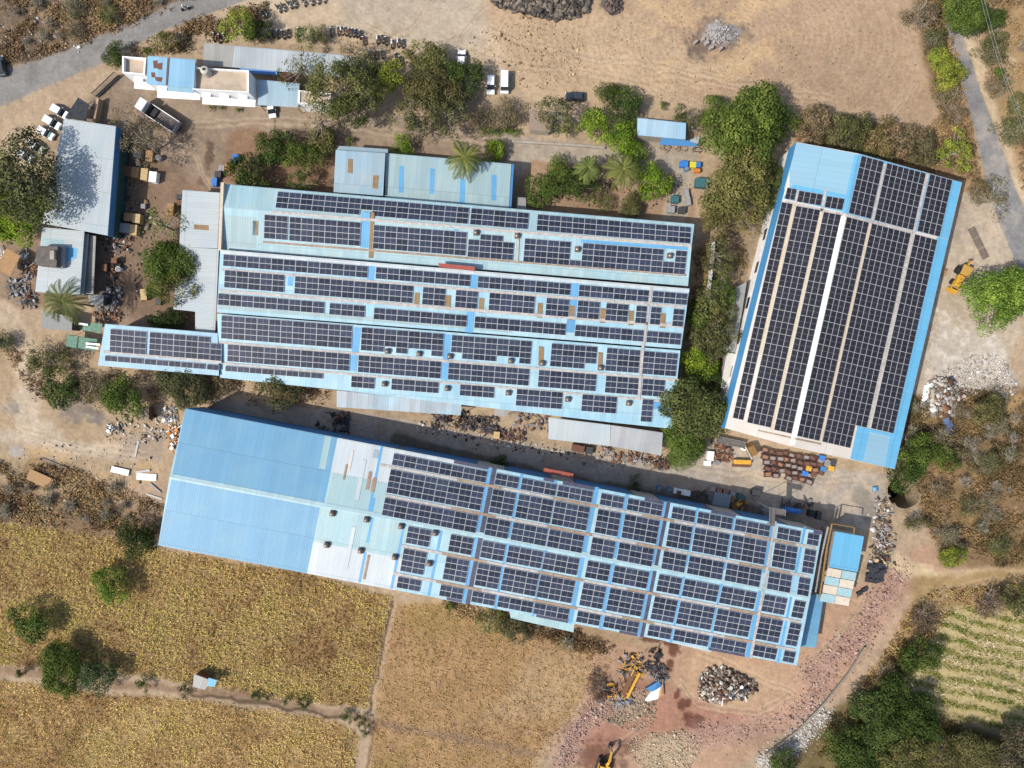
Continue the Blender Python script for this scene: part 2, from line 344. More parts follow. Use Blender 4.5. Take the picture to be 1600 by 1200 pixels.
# south-east works
area([(930, 1000), (1240, 1030), (1290, 950), (1440, 850), (1620, 890), (1500, 935), (1440, 960), (1370, 1020), (1290, 1090), (1160, 1190), (1000, 1310), (860, 1310), (900, 1140)], S(190, 152, 122), 16)
area([(985, 1050), (1080, 1090), (1180, 1120), (1110, 1150), (1000, 1160), (920, 1200), (900, 1160)], S(178, 128, 104), 22, 0.9)
area([(1080, 1020), (1240, 1045), (1215, 1090), (1120, 1110), (1070, 1070)], S(198, 162, 126), 22, 0.8)
for x, y, r, ry in ((1045, 1005, 14, 7), (1055, 1018, 13, 14), (1048, 1040, 9, 14), (1058, 1083, 7, 10), (1070, 1100, 14, 12), (1085, 1125, 20, 12), (1020, 1000, 20, 5)): blob(x, y, r, S(112, 70, 52), 0.9, ry, 0.4)
blob(930, 1180, 55, S(120, 84, 68), 0.8, 35, 0.6); blob(985, 1165, 22, S(110, 80, 60), 0.7, 14)
for pl in ([(875, 1200), (890, 1150), (940, 1105)], [(1090, 1150), (1180, 1140), (1260, 1120), (1290, 1060)], [(1265, 1050), (1330, 1010), (1380, 940), (1415, 890)]): stroke(pl, 40, S(184, 146, 130), 26, 0.6)
blob(985, 1105, 45, S(180, 158, 132), 0.8, 28); blob(1040, 1180, 55, S(196, 172, 138), 0.9, 40)
stroke([(1195, 1190), (1245, 1165), (1290, 1110)], 26, S(212, 205, 195), 12, 0.9); stroke([(1290, 1110), (1330, 1075), (1370, 1010), (1420, 940)], 20, S(196, 168, 140), 12, 0.8)
stroke([(1400, 880), (1470, 905), (1560, 900), (1700, 885)], 26, S(220, 194, 152), 12, 0.95)
area([(1345, 1065), (1400, 1010), (1440, 980), (1420, 1060), (1350, 1085)], S(186, 152, 98), 14, 0.8)
# east side
area([(1430, 330), (1530, 330), (1560, 420), (1600, 520), (1560, 590), (1440, 620), (1400, 720), (1395, 640)], S(194, 176, 152), 16)
area([(1500, 300), (1550, 310), (1600, 400), (1560, 420), (1505, 380)], S(198, 180, 156), 12, 0.9)
area([(1470, 500), (1560, 530), (1600, 620), (1540, 640), (1440, 620)], S(200, 188, 172), 20, 0.9); mott([(1455, 470), (1560, 520), (1600, 620), (1440, 640)], S(220, 212, 202), 0.45, 0.5, N3, 5)
area([(1410, 620), (1500, 610), (1600, 600), (1710, 600), (1710, 880), (1560, 890), (1480, 880), (1440, 800), (1400, 740)], S(150, 122, 86), 16)
mott([(1400, 620), (1710, 600), (1710, 880), (1480, 890)], S(108, 86, 60), 0.75, 0.5); mott([(1400, 620), (1710, 600), (1710, 880), (1480, 890)], S(188, 152, 98), 0.7, 0.54)
stroke([(1500, -60), (1510, 40), (1525, 90), (1552, 165), (1578, 240), (1600, 300), (1650, 380)], 17, S(214, 190, 152), 8, 0.9)
area([(1520, -110), (1710, -110), (1710, 420), (1640, 380), (1590, 270), (1545, 120)], S(182, 150, 104), 16); mott([(1530, -110), (1710, -110), (1710, 420), (1600, 280)], S(214, 192, 150), 0.8, 0.5); mott([(1530, -110), (1710, -110), (1710, 420), (1600, 280)], S(140, 110, 72), 0.7, 0.56)
area([(1425, -60), (1475, 0), (1510, 160), (1545, 310), (1500, 270), (1470, 180), (1440, 90)], S(150, 120, 86), 12, 0.85)
area([(1500, 240), (1530, 240), (1545, 300), (1500, 300)], S(180, 148, 108), 12)
area([(1250, 172), (1470, 210), (1500, 285), (1350, 245), (1245, 222)], S(140, 108, 76), 12, 0.9)
area([(1430, 900), (1600, 890), (1710, 890), (1710, 955), (1480, 955), (1420, 1060), (1400, 1030)], S(176, 146, 96), 14)
area([(1290, 1310), (1230, 1190), (1300, 1110), (1400, 1060), (1460, 1110), (1600, 1165), (1710, 1190), (1710, 1310)], S(130, 112, 70), 16)
area(F_SE, S(192, 172, 118), 12)
gs = np.sin((GY - 0.24 * GX - 30 * N1) * 2 * math.pi / 19) * 0.5 + 0.5
lay(0.5 * ss(sdf(F_SE, WX, WY) / 14) * ss((gs * 0.7 + N3 * 0.6 - 0.62) * 5), S(142, 142, 78))
# burnt patches, ash and tyre tracks on the ploughed field
blob(1121, 57, 60, S(112, 98, 94), 0.85, 46, 0.6); blob(958, 8, 20, S(120, 108, 102), 0.8, 20)
for k in range(7):
    stroke([(1060 + 9 * k, 108 - k), (1130, 100 + 3 * k), (1190 - 4 * k, 84 + 2 * k)], 1.4, S(220, 192, 150), 2, 0.4)
TR = [[(720, 70), (820, 96), (930, 112), (1020, 132), (1100, 160)], [(760, 40), (860, 70), (1000, 95), (1140, 120), (1300, 150)], [(1000, 120), (1060, 112), (1140, 130), (1200, 150)], [(1390, 180), (1440, 120), (1415, 40), (1420, -50)]]
TR += [[(570, 30), (650, 70), (720, 50), (760, 0)], [(450, 60), (560, 62), (640, 40), (700, -40)], [(1090, 1015), (1180, 1050), (1240, 1080), (1180, 1110), (1090, 1095), (1060, 1060)], [(1240, 1055), (1300, 1000), (1360, 920), (1400, 860)], [(1010, 1130), (960, 1160), (930, 1220)], [(-20, 600), (30, 660), (110, 690), (230, 705)], [(1460, 560), (1440, 660), (1400, 740)], [(1490, 330), (1470, 420), (1455, 500), (1430, 600)], [(300, 190), (420, 182), (560, 196), (760, 216)], [(230, 210), (300, 230), (330, 290)], [(1340, 740), (1250, 745), (1120, 730), (900, 700)], [(1560, 905), (1480, 915), (1420, 950)]]
for t in TR:
    for o in (0, 9): stroke([(x, y + o) for x, y in t], 3.0, S(214, 188, 156), 3, 0.4); stroke([(x, y + o + 4) for x, y in t], 1.8, S(140, 116, 94), 2, 0.35)
arc = np.sin(np.hypot((GX - 1150) * 0.62, (GY - 60) * 1.0) * 2 * math.pi / 6.4 + 4 * N2) * 0.5 + 0.5
lay(0.15 * ss(sdf(F_PLOUGH, WX, WY) / 30) * arc, S(140, 108, 82))
# roads
asp = ss((sdf(ROAD_W, WX * 0.25 + GX * 0.75, WY * 0.25 + GY * 0.75) + 3) / 3 + 0.5); lay(asp, S(144, 141, 138))
lay(0.45 * asp * ss((0.5 - N1) * 6), S(170, 166, 162)); lay(0.5 * asp * ss((sdl([(-120, 190), (0, 140), (110, 95), (230, 40), (340, 0), (600, -120)], WX, WY) - 14) / 8), S(164, 156, 146))
asp2 = ss(sdf(ROAD_E, WX * 0.25 + GX * 0.75, WY * 0.25 + GY * 0.75) / 3 + 0.5); lay(asp2, S(148, 146, 146)); lay(0.5 * asp2 * ss((N2 - 0.5) * 6), S(176, 166, 154))
# overall mottling of the soil
var = 1 + 0.30 * (N1 - 0.5) + 0.34 * (N2 - 0.5) + 0.40 * (N3 - 0.5)
GC *= var[..., None]
lum = GC @ np.array([0.3, 0.55, 0.15], np.float32); GC = lum[..., None] + (GC - lum[..., None]) * 0.86
GC *= np.array([1.02, 1.0, 0.96], np.float32)
# height field
Z = (0.25 * (N2 - 0.5) + 0.10 * (N3 - 0.5)) * (1 - np.maximum(asp, asp2)) - 0.02
Z += 0.05 * ss(sdf(F_STUB, GX, GY) / 10) * rows + 0.012 * ss(sdf(F_PLOUGH, GX, GY) / 10) * arc
Z += 0.5 * ss(1 - np.hypot((GX - 1118) / 36, (GY - 57) / 26)) * (0.5 + N2)
blob(1127, 53, 34, S(204, 198, 194), 0.85, 24, 0.5)
BLD = [[(240, 630), (300, 625), (1300, 815), (1250, 1050), (240, 860)], [(150, 280), (1095, 345), (1065, 680), (520, 620), (150, 580)], [(1120, 215), (1510, 280), (1400, 745), (1110, 680)], [(180, 80), (500, 80), (500, 190), (190, 170)], [(60, 180), (190, 190), (170, 470), (40, 470)]]
flat = np.zeros(GX.shape, np.float32)
for bp_ in BLD + [ALLEY, LANE_N]: flat = np.maximum(flat, ss(sdf(bp_, GX, GY) / 10 + 1))
Z *= (1 - 0.8 * flat)
WELL = (1412, 768, 27)
nv, nu = GX.shape
V = np.stack([(GX - 800) / 8, (600 - GY) / 8, Z], -1).reshape(-1, 3).astype(np.float32)
ci, cj = np.meshgrid(np.arange(nv - 1), np.arange(nu - 1), indexing='ij')
FX = (GX[:-1, :-1] + STEP / 2); FY = (GY[:-1, :-1] + STEP / 2)
zone = np.zeros(FX.shape, np.int8)
for zi, pl in ((3, F_PLOUGH), (4, F_CROP), (4, F_CROP2), (5, F_STUB), (6, F_SE), (7, LANE_N), (7, ALLEY), (1, ROAD_W), (2, ROAD_E)):
    zone[sdf(pl, WX[:-1, :-1], WY[:-1, :-1]) > 0] = zi
zone[np.hypot(FX - WELL[0], FY - WELL[1]) < WELL[2]] = 99
gm, N_, L_, b_ = nt("soil"); MATS["soil"] = gm
b_.inputs["Roughness"].default_value = 0.95; b_.inputs["Specular IOR Level"].default_value = 0.1
at = N_.new("ShaderNodeAttribute"); at.attribute_name = "soil"
tc = N_.new("ShaderNodeTexCoord"); nz = N_.new("ShaderNodeTexNoise"); nz.inputs["Scale"].default_value = 1.6; nz.inputs["Detail"].default_value = 7; nz.inputs["Roughness"].default_value = 0.75; L_.new(tc.outputs["Object"], nz.inputs["Vector"])
mr = N_.new("ShaderNodeMapRange"); mr.inputs[1].default_value = 0.3; mr.inputs[2].default_value = 0.7; mr.inputs[3].default_value = 0.78; mr.inputs[4].default_value = 1.18; L_.new(nz.outputs[0], mr.inputs[0])
hv = N_.new("ShaderNodeHueSaturation"); L_.new(mr.outputs[0], hv.inputs["Value"]); L_.new(at.outputs["Color"], hv.inputs["Color"]); L_.new(hv.outputs[0], b_.inputs["Base Color"])
bp = N_.new("ShaderNodeBump"); bp.inputs["Strength"].default_value = 0.5; bp.inputs["Distance"].default_value = 0.12; L_.new(nz.outputs[0], bp.inputs["Height"]); L_.new(bp.outputs[0], b_.inputs["Normal"])
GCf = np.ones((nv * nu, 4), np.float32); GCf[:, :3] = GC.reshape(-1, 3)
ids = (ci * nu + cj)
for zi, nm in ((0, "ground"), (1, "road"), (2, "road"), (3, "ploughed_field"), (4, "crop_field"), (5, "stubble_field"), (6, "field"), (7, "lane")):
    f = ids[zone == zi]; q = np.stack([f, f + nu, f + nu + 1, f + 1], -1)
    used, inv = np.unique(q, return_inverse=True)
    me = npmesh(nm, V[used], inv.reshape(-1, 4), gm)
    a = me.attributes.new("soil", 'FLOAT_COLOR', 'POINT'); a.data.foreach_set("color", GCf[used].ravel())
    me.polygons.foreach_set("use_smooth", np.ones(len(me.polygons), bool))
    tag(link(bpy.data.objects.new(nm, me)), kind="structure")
# land beyond the frame
B = MB(); x0, x1, y0, y1 = V[:, 0].min(), V[:, 0].max(), V[:, 1].min(), V[:, 1].max(); R_ = 900
for a, b2, c, d in ((-R_, -R_, R_, y0), (-R_, y1, R_, R_), (-R_, y0, x0, y1), (x1, y0, R_, y1)): B.add([(a, b2, -.03), (c, b2, -.03), (c, d, -.03), (a, d, -.03)], [(0, 1, 2, 3)])
tag(B.build("land", plain("far_soil", S(170, 145, 108), 0.95, var=0.3, scale=0.05)), kind="structure")
def gz(px, py):
    i = int(np.clip((py - gy[0]) / STEP, 0, nv - 1)); j = int(np.clip((px - gx[0]) / STEP, 0, nu - 1)); return float(Z[i, j])

# ------------------------------------------------------------------ roofs and solar arrays
class Slope:
    """one roof plane from four corner points; A-B run along the ridge or eave, D below A"""
    def __init__(s, A, B, C, D):
        s.A, s.B, s.C, s.D = [Vector(p) for p in (A, B, C, D)]
        s.ex = (s.B - s.A).normalized(); n = (s.B - s.A).cross(s.D - s.A)
        if n.z < 0: n = -n
        s.n = n.normalized(); ey = s.n.cross(s.ex); s.ey = ey if ey.dot(s.D - s.A) > 0 else -ey
    def on(s, px, py, dz=0.0):
        o = Vector((0, 0, H)); d = P(px, py, 0) - o
        return o + d * ((s.A + s.n * dz - o).dot(s.n) / d.dot(s.n))
    def uv(s, p): q = Vector(p) - s.A; return (q.dot(s.ex), q.dot(s.ey))
def ccw(pts):
    a = sum(p[0] * q[1] - q[0] * p[1] for p, q in zip(pts, pts[1:] + pts[:1])); return list(pts) if a > 0 else list(reversed(pts))
def roofing(name, polys, mats, parent=None, th=0.09):
    """polys: list of (Slope, [3D points], material index); slabs with UV in metres"""
    B = MB(); uvs = []
    for s, pts, mi in polys:
        pts = ccw([Vector(p) for p in pts]); n = len(pts); B.slab(pts, 0, mi, down=-s.n * th); u = [s.uv(p) for p in pts]
        for f in [tuple(range(n)), tuple(range(n - 1, -1, -1))] + [(i, i, (i + 1) % n, (i + 1) % n) for i in range(n)]: uvs += [u[k] for k in f]
    o = B.build(name, mats, parent); l = o.data.uv_layers.new(name="UVMap"); l.data.foreach_set("uv", [c for t in uvs for c in t]); return o
def patch(s, px, mat, name, parent, dz=0.02, th=0.016):
    return roofing(name, [(s, [s.on(x, y, dz) for x, y in px], 0)], [mat], parent, th)
def strip(s, p0, p1, w, mat, name, parent, dz=0.10, th=0.06):
    a, b = s.on(*p0, dz), s.on(*p1, dz); d = (b - a).normalized(); q = s.n.cross(d) * (w / 2)
    return roofing(name, [(s, [a + q, a - q, b - q, b + q], 0)], [mat], parent, th)
def walls(name, quad, mats, parent, gables=None, inset=0.25, drop=0.11, z0=-0.3, mi=0):
    """walls under a roof; quad: 4 eave points in order, gables {edge index: ridge point}"""
    c = sum((Vector(p) for p in quad), Vector()) / 4; pts = []
    def ins(p):
        p = Vector(p); d = Vector((c.x - p.x, c.y - p.y, 0)); return p + d.normalized() * inset + Vector((0, 0, -drop))
    q = [ins(p) for p in quad]; B = MB()
    for i in range(4):
        a, b = q[i], q[(i + 1) % 4]; lo = [Vector((a.x, a.y, z0)), Vector((b.x, b.y, z0))]
        ring = [lo[0], lo[1], b] + ([ins(gables[i])] if gables and i in gables else []) + [a]
        B.add(ring, [tuple(range(len(ring)))], mi)
    return B.build(name, mats, parent)

FRAME = plain("panel_frame", (0.50, 0.50, 0.49), 0.5, var=0.2, scale=0.7)
def glassmat(name, col, vary):
    m, N, L, b = nt(name); b.inputs["Roughness"].default_value = 0.14; b.inputs["Specular IOR Level"].default_value = 0.3
    oi = N.new("ShaderNodeObjectInfo"); h = N.new("ShaderNodeHueSaturation"); r = N.new("ShaderNodeMapRange"); r.inputs[3].default_value = 1 - vary; r.inputs[4].default_value = 1 + vary
    L.new(oi.outputs["Random"], r.inputs[0]); L.new(r.outputs[0], h.inputs["Value"])
    tc = N.new("ShaderNodeTexCoord"); nz = N.new("ShaderNodeTexNoise"); nz.inputs["Scale"].default_value = 1.3; nz.inputs["Detail"].default_value = 5; L.new(tc.outputs["Object"], nz.inputs["Vector"])
    mx = N.new("ShaderNodeMix"); mx.data_type = 'RGBA'; L.new(nz.outputs[0], mx.inputs[0]); mx.inputs[6].default_value = (*[c * 0.8 for c in col], 1); mx.inputs[7].default_value = (*[c * 1.1 + 0.012 for c in col], 1)
    L.new(mx.outputs[2], h.inputs["Color"]); L.new(h.outputs[0], b.inputs["Base Color"]); MATS[name] = m; return m
PV_B = glassmat("blue_solar_glass", (0.020, 0.027, 0.046), 0.34); PV_K = glassmat("black_solar_glass", (0.014, 0.014, 0.019), 0.18)
LP, SP = 2.20, 1.09                                      # nominal pitch of one panel, long and short
FRAMEK = plain("black_panel_frame", (0.36, 0.36, 0.36), 0.5, var=0.2, scale=0.7)
def panel_mesh(name, mat, fr=None):
    B = MB(); l, w = LP - 0.035, SP - 0.03; B.box((0, 0, 0.02), (l, w, 0.04))
    e = 0.034; hx = l / 2
    for sx in (-1, 1):
        a, b = (0.010 * sx, sx * (hx - e)); lo, hi = min(a, b), max(a, b)
        B.add([(lo, -w / 2 + e, .043), (hi, -w / 2 + e, .043), (hi, w / 2 - e, .043), (lo, w / 2 - e, .043)], [(0, 1, 2, 3)], 1)
    return B.mesh(name, [fr or FRAME, mat])
PM = {'b': panel_mesh("solar_panel", PV_B), 'k': panel_mesh("solar_panel", PV_K, FRAMEK)}
NW = "zero one two three four five six seven eight nine ten eleven twelve thirteen fourteen fifteen sixteen seventeen eighteen nineteen twenty".split()
ORD = "zeroth first second third fourth fifth sixth seventh eighth ninth tenth eleventh twelfth thirteenth".split()
def array(s, p0, end, nc, nr, label, group, miss=(), kind='b', portrait=False, axc=None, axr=None, dz=0.14, rpitch=None):
    """solar array: top-left pixel corner p0, end pixel of its first row, nc by nr panels"""
    o0, o1 = s.on(*p0, dz), s.on(*end, dz)
    ac = axc if axc is not None else s.ex; ar = axr if axr is not None else s.ey
    pc = (o1 - o0).length / nc; ncl = SP if portrait else LP; nrl = LP if portrait else SP
    pr = rpitch or nrl
    x = ar if portrait else ac; x = x.normalized(); y = s.n.cross(x)
    M = Matrix((x, y, s.n)).transposed(); root = thing("solar_array", label, "solar panels", group=group)
    root.matrix_world = Matrix.Translation(o0) @ M.to_4x4()
    Mt = M.transposed(); cells = [(c, r) for c in range(nc) for r in range(nr) if (c, r) not in miss]
    scc, scr = pc / ncl, pr / nrl; sc = (scr, scc, 1) if portrait else (scc, scr, 1)
    me = PM[kind]
    for (c, r) in cells[:100]:
        o = bpy.data.objects.new("solar_panel", me); COL.objects.link(o); o.parent = root
        o.location = Mt @ (ac * (pc * (c + 0.5)) + ar * (pr * (r + 0.5))); o.scale = sc
    if len(cells) > 100:
        B = MB(); src_v = [Vector(v.co) for v in me.vertices]; src_f = [tuple(p.vertices) for p in me.polygons]; src_m = [p.material_index for p in me.polygons]
        for (c, r) in cells[100:]:
            off = Mt @ (ac * (pc * (c + 0.5)) + ar * (pr * (r + 0.5))); b0 = len(B.v)
            B.v += [tuple(Vector((v.x * sc[0], v.y * sc[1], v.z)) + off) for v in src_v]; B.f += [tuple(b0 + i for i in f) for f in src_f]; B.m += src_m
        tag(B.build("solar_panel_field", list(PM[kind].materials), root), kind="stuff")
    return root
def vent_proto():
    B = MB(); B.box((0, 0, 0.15), (0.95, 0.95, 0.5)); b = B.mesh("ventilator_base", [VENTB])
    B = MB(); B.tube((0, 0, 0.38), (0, 0, 0.62), 0.30, 0.42, 12); B.dome((0, 0, 0.62), 0.46, 0.42, 14, 5)
    for i in range(14):
        a = i * math.pi / 7; B.tube((0.3 * math.cos(a), 0.3 * math.sin(a), .42), (0.5 * math.cos(a), 0.5 * math.sin(a), .66), 0.025, n=4)
    return b, B.mesh("ventilator", [VENTM])
VB, VT = vent_proto()
def vents(s, pts, parent):
    for x, y in pts:
        o = bpy.data.objects.new("ventilator", VT); link(o, parent); o.location = s.on(x, y) - Vector((0, 0, 0.02)); o.rotation_euler = (0, 0, math.atan2(s.ex.y, s.ex.x))
        b = bpy.data.objects.new("ventilator_base", VB); link(b, o)

# roofing sheets
M_CY = sheet("cyan_roof_sheet", S(174, 210, 220), S(186, 214, 216), amount=0.4)
M_CY2 = sheet("bright_cyan_roof_sheet", S(166, 210, 228), S(186, 220, 228), amount=0.28)
M_SKY = sheet("sky_blue_roof_sheet", S(114, 170, 204), S(124, 176, 204), amount=0.2, var=0.06, stain=S(150, 170, 180))
M_SKY2 = sheet("azure_roof_sheet", S(114, 190, 228), S(118, 188, 224), amount=0.08, var=0.05)
M_SKY3 = sheet("washed_azure_roof_sheet", S(156, 196, 214), S(152, 196, 218), amount=0.08, var=0.04)
M_BLU = sheet("clean_blue_roof_sheet", S(112, 182, 228), amount=0.18, var=0.05)
M_WHT = sheet("white_roof_sheet", S(214, 222, 222), S(206, 216, 220), amount=0.2)
M_CRM = sheet("cream_roof_sheet", S(236, 228, 216), S(230, 220, 206), amount=0.12, var=0.04)
M_PCY = sheet("pale_teal_roof_sheet", S(178, 208, 210), S(170, 204, 210), amount=0.25)
M_GRY = sheet("pale_grey_roof_sheet", S(198, 206, 206), S(190, 202, 206), amount=0.16, var=0.04)
M_GRB = sheet("blue_grey_roof_sheet", S(164, 192, 206), S(176, 194, 200), amount=0.35)
M_GRD = sheet("weathered_grey_roof_sheet", S(172, 170, 164), S(160, 160, 156), amount=0.35)
M_GRN = sheet("greenish_grey_roof_sheet", S(172, 196, 196), S(166, 194, 200), amount=0.3)

# ---- triple hall in the middle
G_N = "solar arrays on the triple hall north roof"; G_M = "solar arrays on the triple hall middle roof"; G_S = "solar arrays on the triple hall south roof"
hn = thing("factory_hall", "northernmost hall of the cyan triple factory, its gabled roof carrying two rows of solar arrays", "factory hall", P(715, 370))
a, b, c, d = P(346, 287, 6.5), P(1085, 350, 6.5), P(1075, 447, 6.1), P(342, 389, 6.1); r0, r1 = P(345, 323, 7.3), P(1081, 381.5, 7.3)
def at0(parent):                                         # children built in world coordinates keep them
    parent.location = (0, 0, 0); return parent
at0(hn); N1s = Slope(a, b, r1, r0); N2s = Slope(r0, r1, c, d)
roofing("roof", [(N1s, [a, b, r1, r0], 0), (N2s, [r0, r1, c, d], 0)], [M_CY], hn)
walls("wall", [a, b, c, d], [PALEC], hn, {1: r1, 3: r0})
B = MB(); e = P(345, 285, 7.6); f = P(340.5, 391, 7.2); B.slab(ccw([e, e + Vector((.55, 0, 0)), f + Vector((.55, 0, 0)), f]), 8.2); B.build("parapet", [plain("cream_parapet_paint", S(232, 214, 190), 0.8)], hn)
for pl in ([(352, 384), (352, 336), (400, 340), (400, 388)],): patch(N2s, pl, M_GRN, "roof_sheet", hn)
for pl in ([(395, 345), (404, 345), (403, 368), (394, 367)],): patch(N2s, pl, SKYL, "skylight", hn)
patch(N2s, [(579, 332), (585, 332), (583, 403), (576, 403)], SKYL, "skylight", hn, 0.09)
for pl in ([(565, 331), (578, 332), (576, 388), (563, 386)], [(709, 358), (716, 358), (715, 361), (708, 361)], [(908, 374), (1075, 386), (1075, 391), (908, 379)]): patch(N2s, pl, M_BLU, "roof_sheet", hn, 0.03)
strip(N2s, (425, 331), (1080, 384), 0.5, TRAY, "cable_tray", hn); strip(N2s, (411, 378), (1072, 430), 0.35, TRAYR, "cable_tray", hn); strip(N2s, (810, 366), (808, 408), 0.4, TRAY, "cable_tray", hn, 0.2)
vents(N2s, [(744, 364), (808, 369), (902, 390), (1046, 400)], hn)
AR = "triple hall's north roof"
array(N1s, (434, 299), (733.5, 325), 16, 3, "longest solar array top row, " + AR + ", one panel missing", G_N, {(7, 2)})
array(N1s, (736.5, 325), (827, 333), 5, 3, "short five-panel-wide solar array, middle one top row, " + AR, G_N)
array(N1s, (840, 334.5), (1080, 355), 13, 3, "thirteen-wide solar array at the east end of the top row " + AR, G_N)
array(N2s, (413, 335), (450, 338.5), 2, 4, "narrow two-wide solar array at the west end of the lower row, " + AR, G_N)
array(N2s, (452.5, 338.5), (564, 348.5), 6, 4, "six-by-four solar array west of the long brown skylight, lower row, " + AR, G_N)
array(N2s, (584, 351), (730, 364), 8, 4, "eight-by-four solar array just east of the long brown skylight, lower row, " + AR, G_N)
array(N2s, (732.5, 364), (804.5, 370), 4, 4, "ragged solar array beside two vents, corner panels missing, lower row, " + AR, G_N, {(0, 0), (3, 0)})
array(N2s, (820, 372), (1074, 394), 14, 4, "long notched solar array at the east end of the lower row, " + AR, G_N, {(4, 0), (4, 1), (4, 2), (12, 0), (12, 1)})

hm = thing("factory_hall", "middle hall of the cyan triple factory, solar arrays broken up by brown skylights", "factory hall"); at0(hm)
a, b, c, d = P(344, 391, 7.5), P(1077, 452, 7.5), P(1064, 545, 6.4), P(339, 488, 6.4); Ms = Slope(a, b, c, d)
roofing("roof", [(Ms, [a, b, c, d], 0)], [M_CY2], hm); walls("wall", [a, b, c, d], [PALEC], hm)
strip(Ms, (344, 393), (1077, 454), 0.7, M_WHT, "ridge_cap", hm, 0.05, 0.04)
for p0, p1, w, m in (((347, 421), (1070, 480), .5, TRAY), ((342, 454), (1068, 510), .55, TRAY), ((1018, 448), (1004, 545), .55, TRAY)): strip(Ms, p0, p1, w, m, "cable_tray", hm)
for x in (648, 697, 749, 840.5, 890.5, 938.5, 983, 1032.5): patch(Ms, [(x, 457 + (x - 648) * .084), (x + 7.8, 457.6 + (x - 648) * .084), (x + 6.4, 480.5 + (x - 648) * .084), (x - 1.4, 480 + (x - 648) * .084)], SKYL, "skylight", hm, 0.08)
for pl in ([(576, 411), (587, 412), (582, 452), (571, 451)], [(892, 440), (905, 441), (897, 520), (884, 519)], [(451, 428), (459, 429), (457, 447), (449, 446)], [(735, 426), (747, 427), (738, 520), (726, 519)]): patch(Ms, pl, M_BLU, "roof_sheet", hm, 0.03)
patch(Ms, [(342, 475), (800, 512), (800, 520), (342, 483)], M_GRN, "roof_sheet", hm)
AR = "triple hall's middle roof"
for i, (p0, p1, n, t) in enumerate([((349, 397), (575.5, 416), 12, "twelve-wide"), ((587.5, 417), (736, 430), 8, "eight-wide"), ((747, 431), (892.5, 443), 8, "eight-wide"), ((905, 444.5), (1015, 453.5), 6, "six-wide"), ((1020, 454), (1075, 458.5), 3, "three-wide")]):
    array(Ms, p0, p1, n, 2, f"{t} two-deep solar array, {ORD[i + 1]} from west top row, {AR}", G_M)
for i, (p0, p1, n) in enumerate([((351, 421.5), (445, 429.5), 5), ((461, 431), (646.5, 447), 10), ((661, 448), (697, 451), 2), ((712.5, 452.5), (747.5, 455.5), 2), ((765, 457), (836.5, 463), 4), ((854, 465), (890.5, 468), 2), ((903, 469), (938, 472), 2), ((947.5, 473), (983, 476), 2), ((994.5, 477), (1012, 478.5), 1), ((1017.5, 479), (1034, 480.3), 1), ((1052.5, 482), (1070, 483.5), 1)]):
    array(Ms, p0, p1, n, 3, f"three-deep solar array {NW[n]} wide, {ORD[i + 1]} from west skylight row, {AR}", G_M)
for i, (p0, p1, n) in enumerate([((341, 458), (507.5, 472), 9), ((515, 473), (571, 478), 3), ((584.5, 480.5), (730.5, 493), 8), ((742, 494), (885, 506), 8), ((899, 507), (1007, 516), 6), ((1011, 516.5), (1065, 521), 3)]):
    array(Ms, p0, p1, n, 2, f"two-deep solar array {NW[n]} wide, {ORD[i + 1]} from west bottom row, {AR}", G_M)
def trough(pl, h, parent, name="red_trough"):
    pts = [P(x, y, h) for x, y in pl]; B = MB(); B.slab(ccw(pts), 0.5); B.build(name, [REDP], parent)
tr = thing("roof_trough", "rusty red trough lying at the north edge of the triple hall's middle roof", "trough", at0(hm).location); trough([(685, 411), (742, 416.5), (742, 423), (686, 417)], 8.15, tr, "basin")
B = MB()
for x in (688, 713, 738): q = P(x, 417, 7.3); B.tube(q, q + Vector((0, 0, .5)), 0.06)
B.build("support", [RUST], tr)

hs = thing("factory_hall", "southernmost and largest hall of the cyan triple factory, with a narrow wing reaching west", "factory hall"); at0(hs)
a, b, c, d = P(339, 490, 6.3), P(1063, 547.5, 6.3), P(1050, 670, 4.7), P(344, 590, 4.7); Ss = Slope(a, b, c, d)
d2, c2 = P(399, 592.5, 5.0), P(527, 609, 4.9)
c = Ss.on(1050, 670); roofing("roof", [(Ss, [a, b, c, Ss.on(954, 660), Ss.on(530, 609.5), d], 0)], [M_CY2], hs); walls("wall", [a, b, c, d], [PALEC], hs, inset=0.6)
w1, w2, w3, w4 = P(164, 506, 5.9), P(340, 520.5, 5.9), P(342, 587, 5.3), P(153, 571, 5.3); Ws = Slope(w1, w2, w3, w4); w3 = Ws.on(342, 587)
roofing("wing_roof", [(Ws, [w1, w2, w3, w4], 0)], [sheet("powder_blue_roof_sheet", S(166, 206, 228), S(176, 210, 226), amount=0.12)], hs); walls("wing_wall", [w1, w2, w3, w4], [PALEC], hs)
for p0, p1, w in (((343, 535), (1060, 594), .5), ((346, 567.5), (1050, 628), .4), ((162, 549.5), (346, 566), .5)): strip(Ss if p0[0] > 200 else Ws, p0, p1, w, TRAY, "cable_tray", hs)
strip(Ss, (1004, 545), (998, 625), .55, TRAY, "cable_tray", hs, 0.2)
for pl in ([(553, 511), (564, 512), (557, 580), (546, 579)], [(695, 522), (705, 523), (700, 594), (689, 593)], [(1021, 624), (1034, 625), (1033, 640), (1020, 639)]): patch(Ss, pl, M_BLU, "roof_sheet", hs, 0.03)
for pl in ([(842, 541), (850, 542), (849, 572), (841, 571)], [(935, 550), (942, 551), (941, 578), (934, 577)]): patch(Ss, pl, SKYL, "skylight", hs, 0.08)
vents(Ss, [(606, 549), (655, 553), (703, 557), (798, 564), (847, 568), (938, 575), (601, 600), (699, 607), (794, 614), (887, 624), (982, 630)], hs)
AR = "triple hall's south roof"
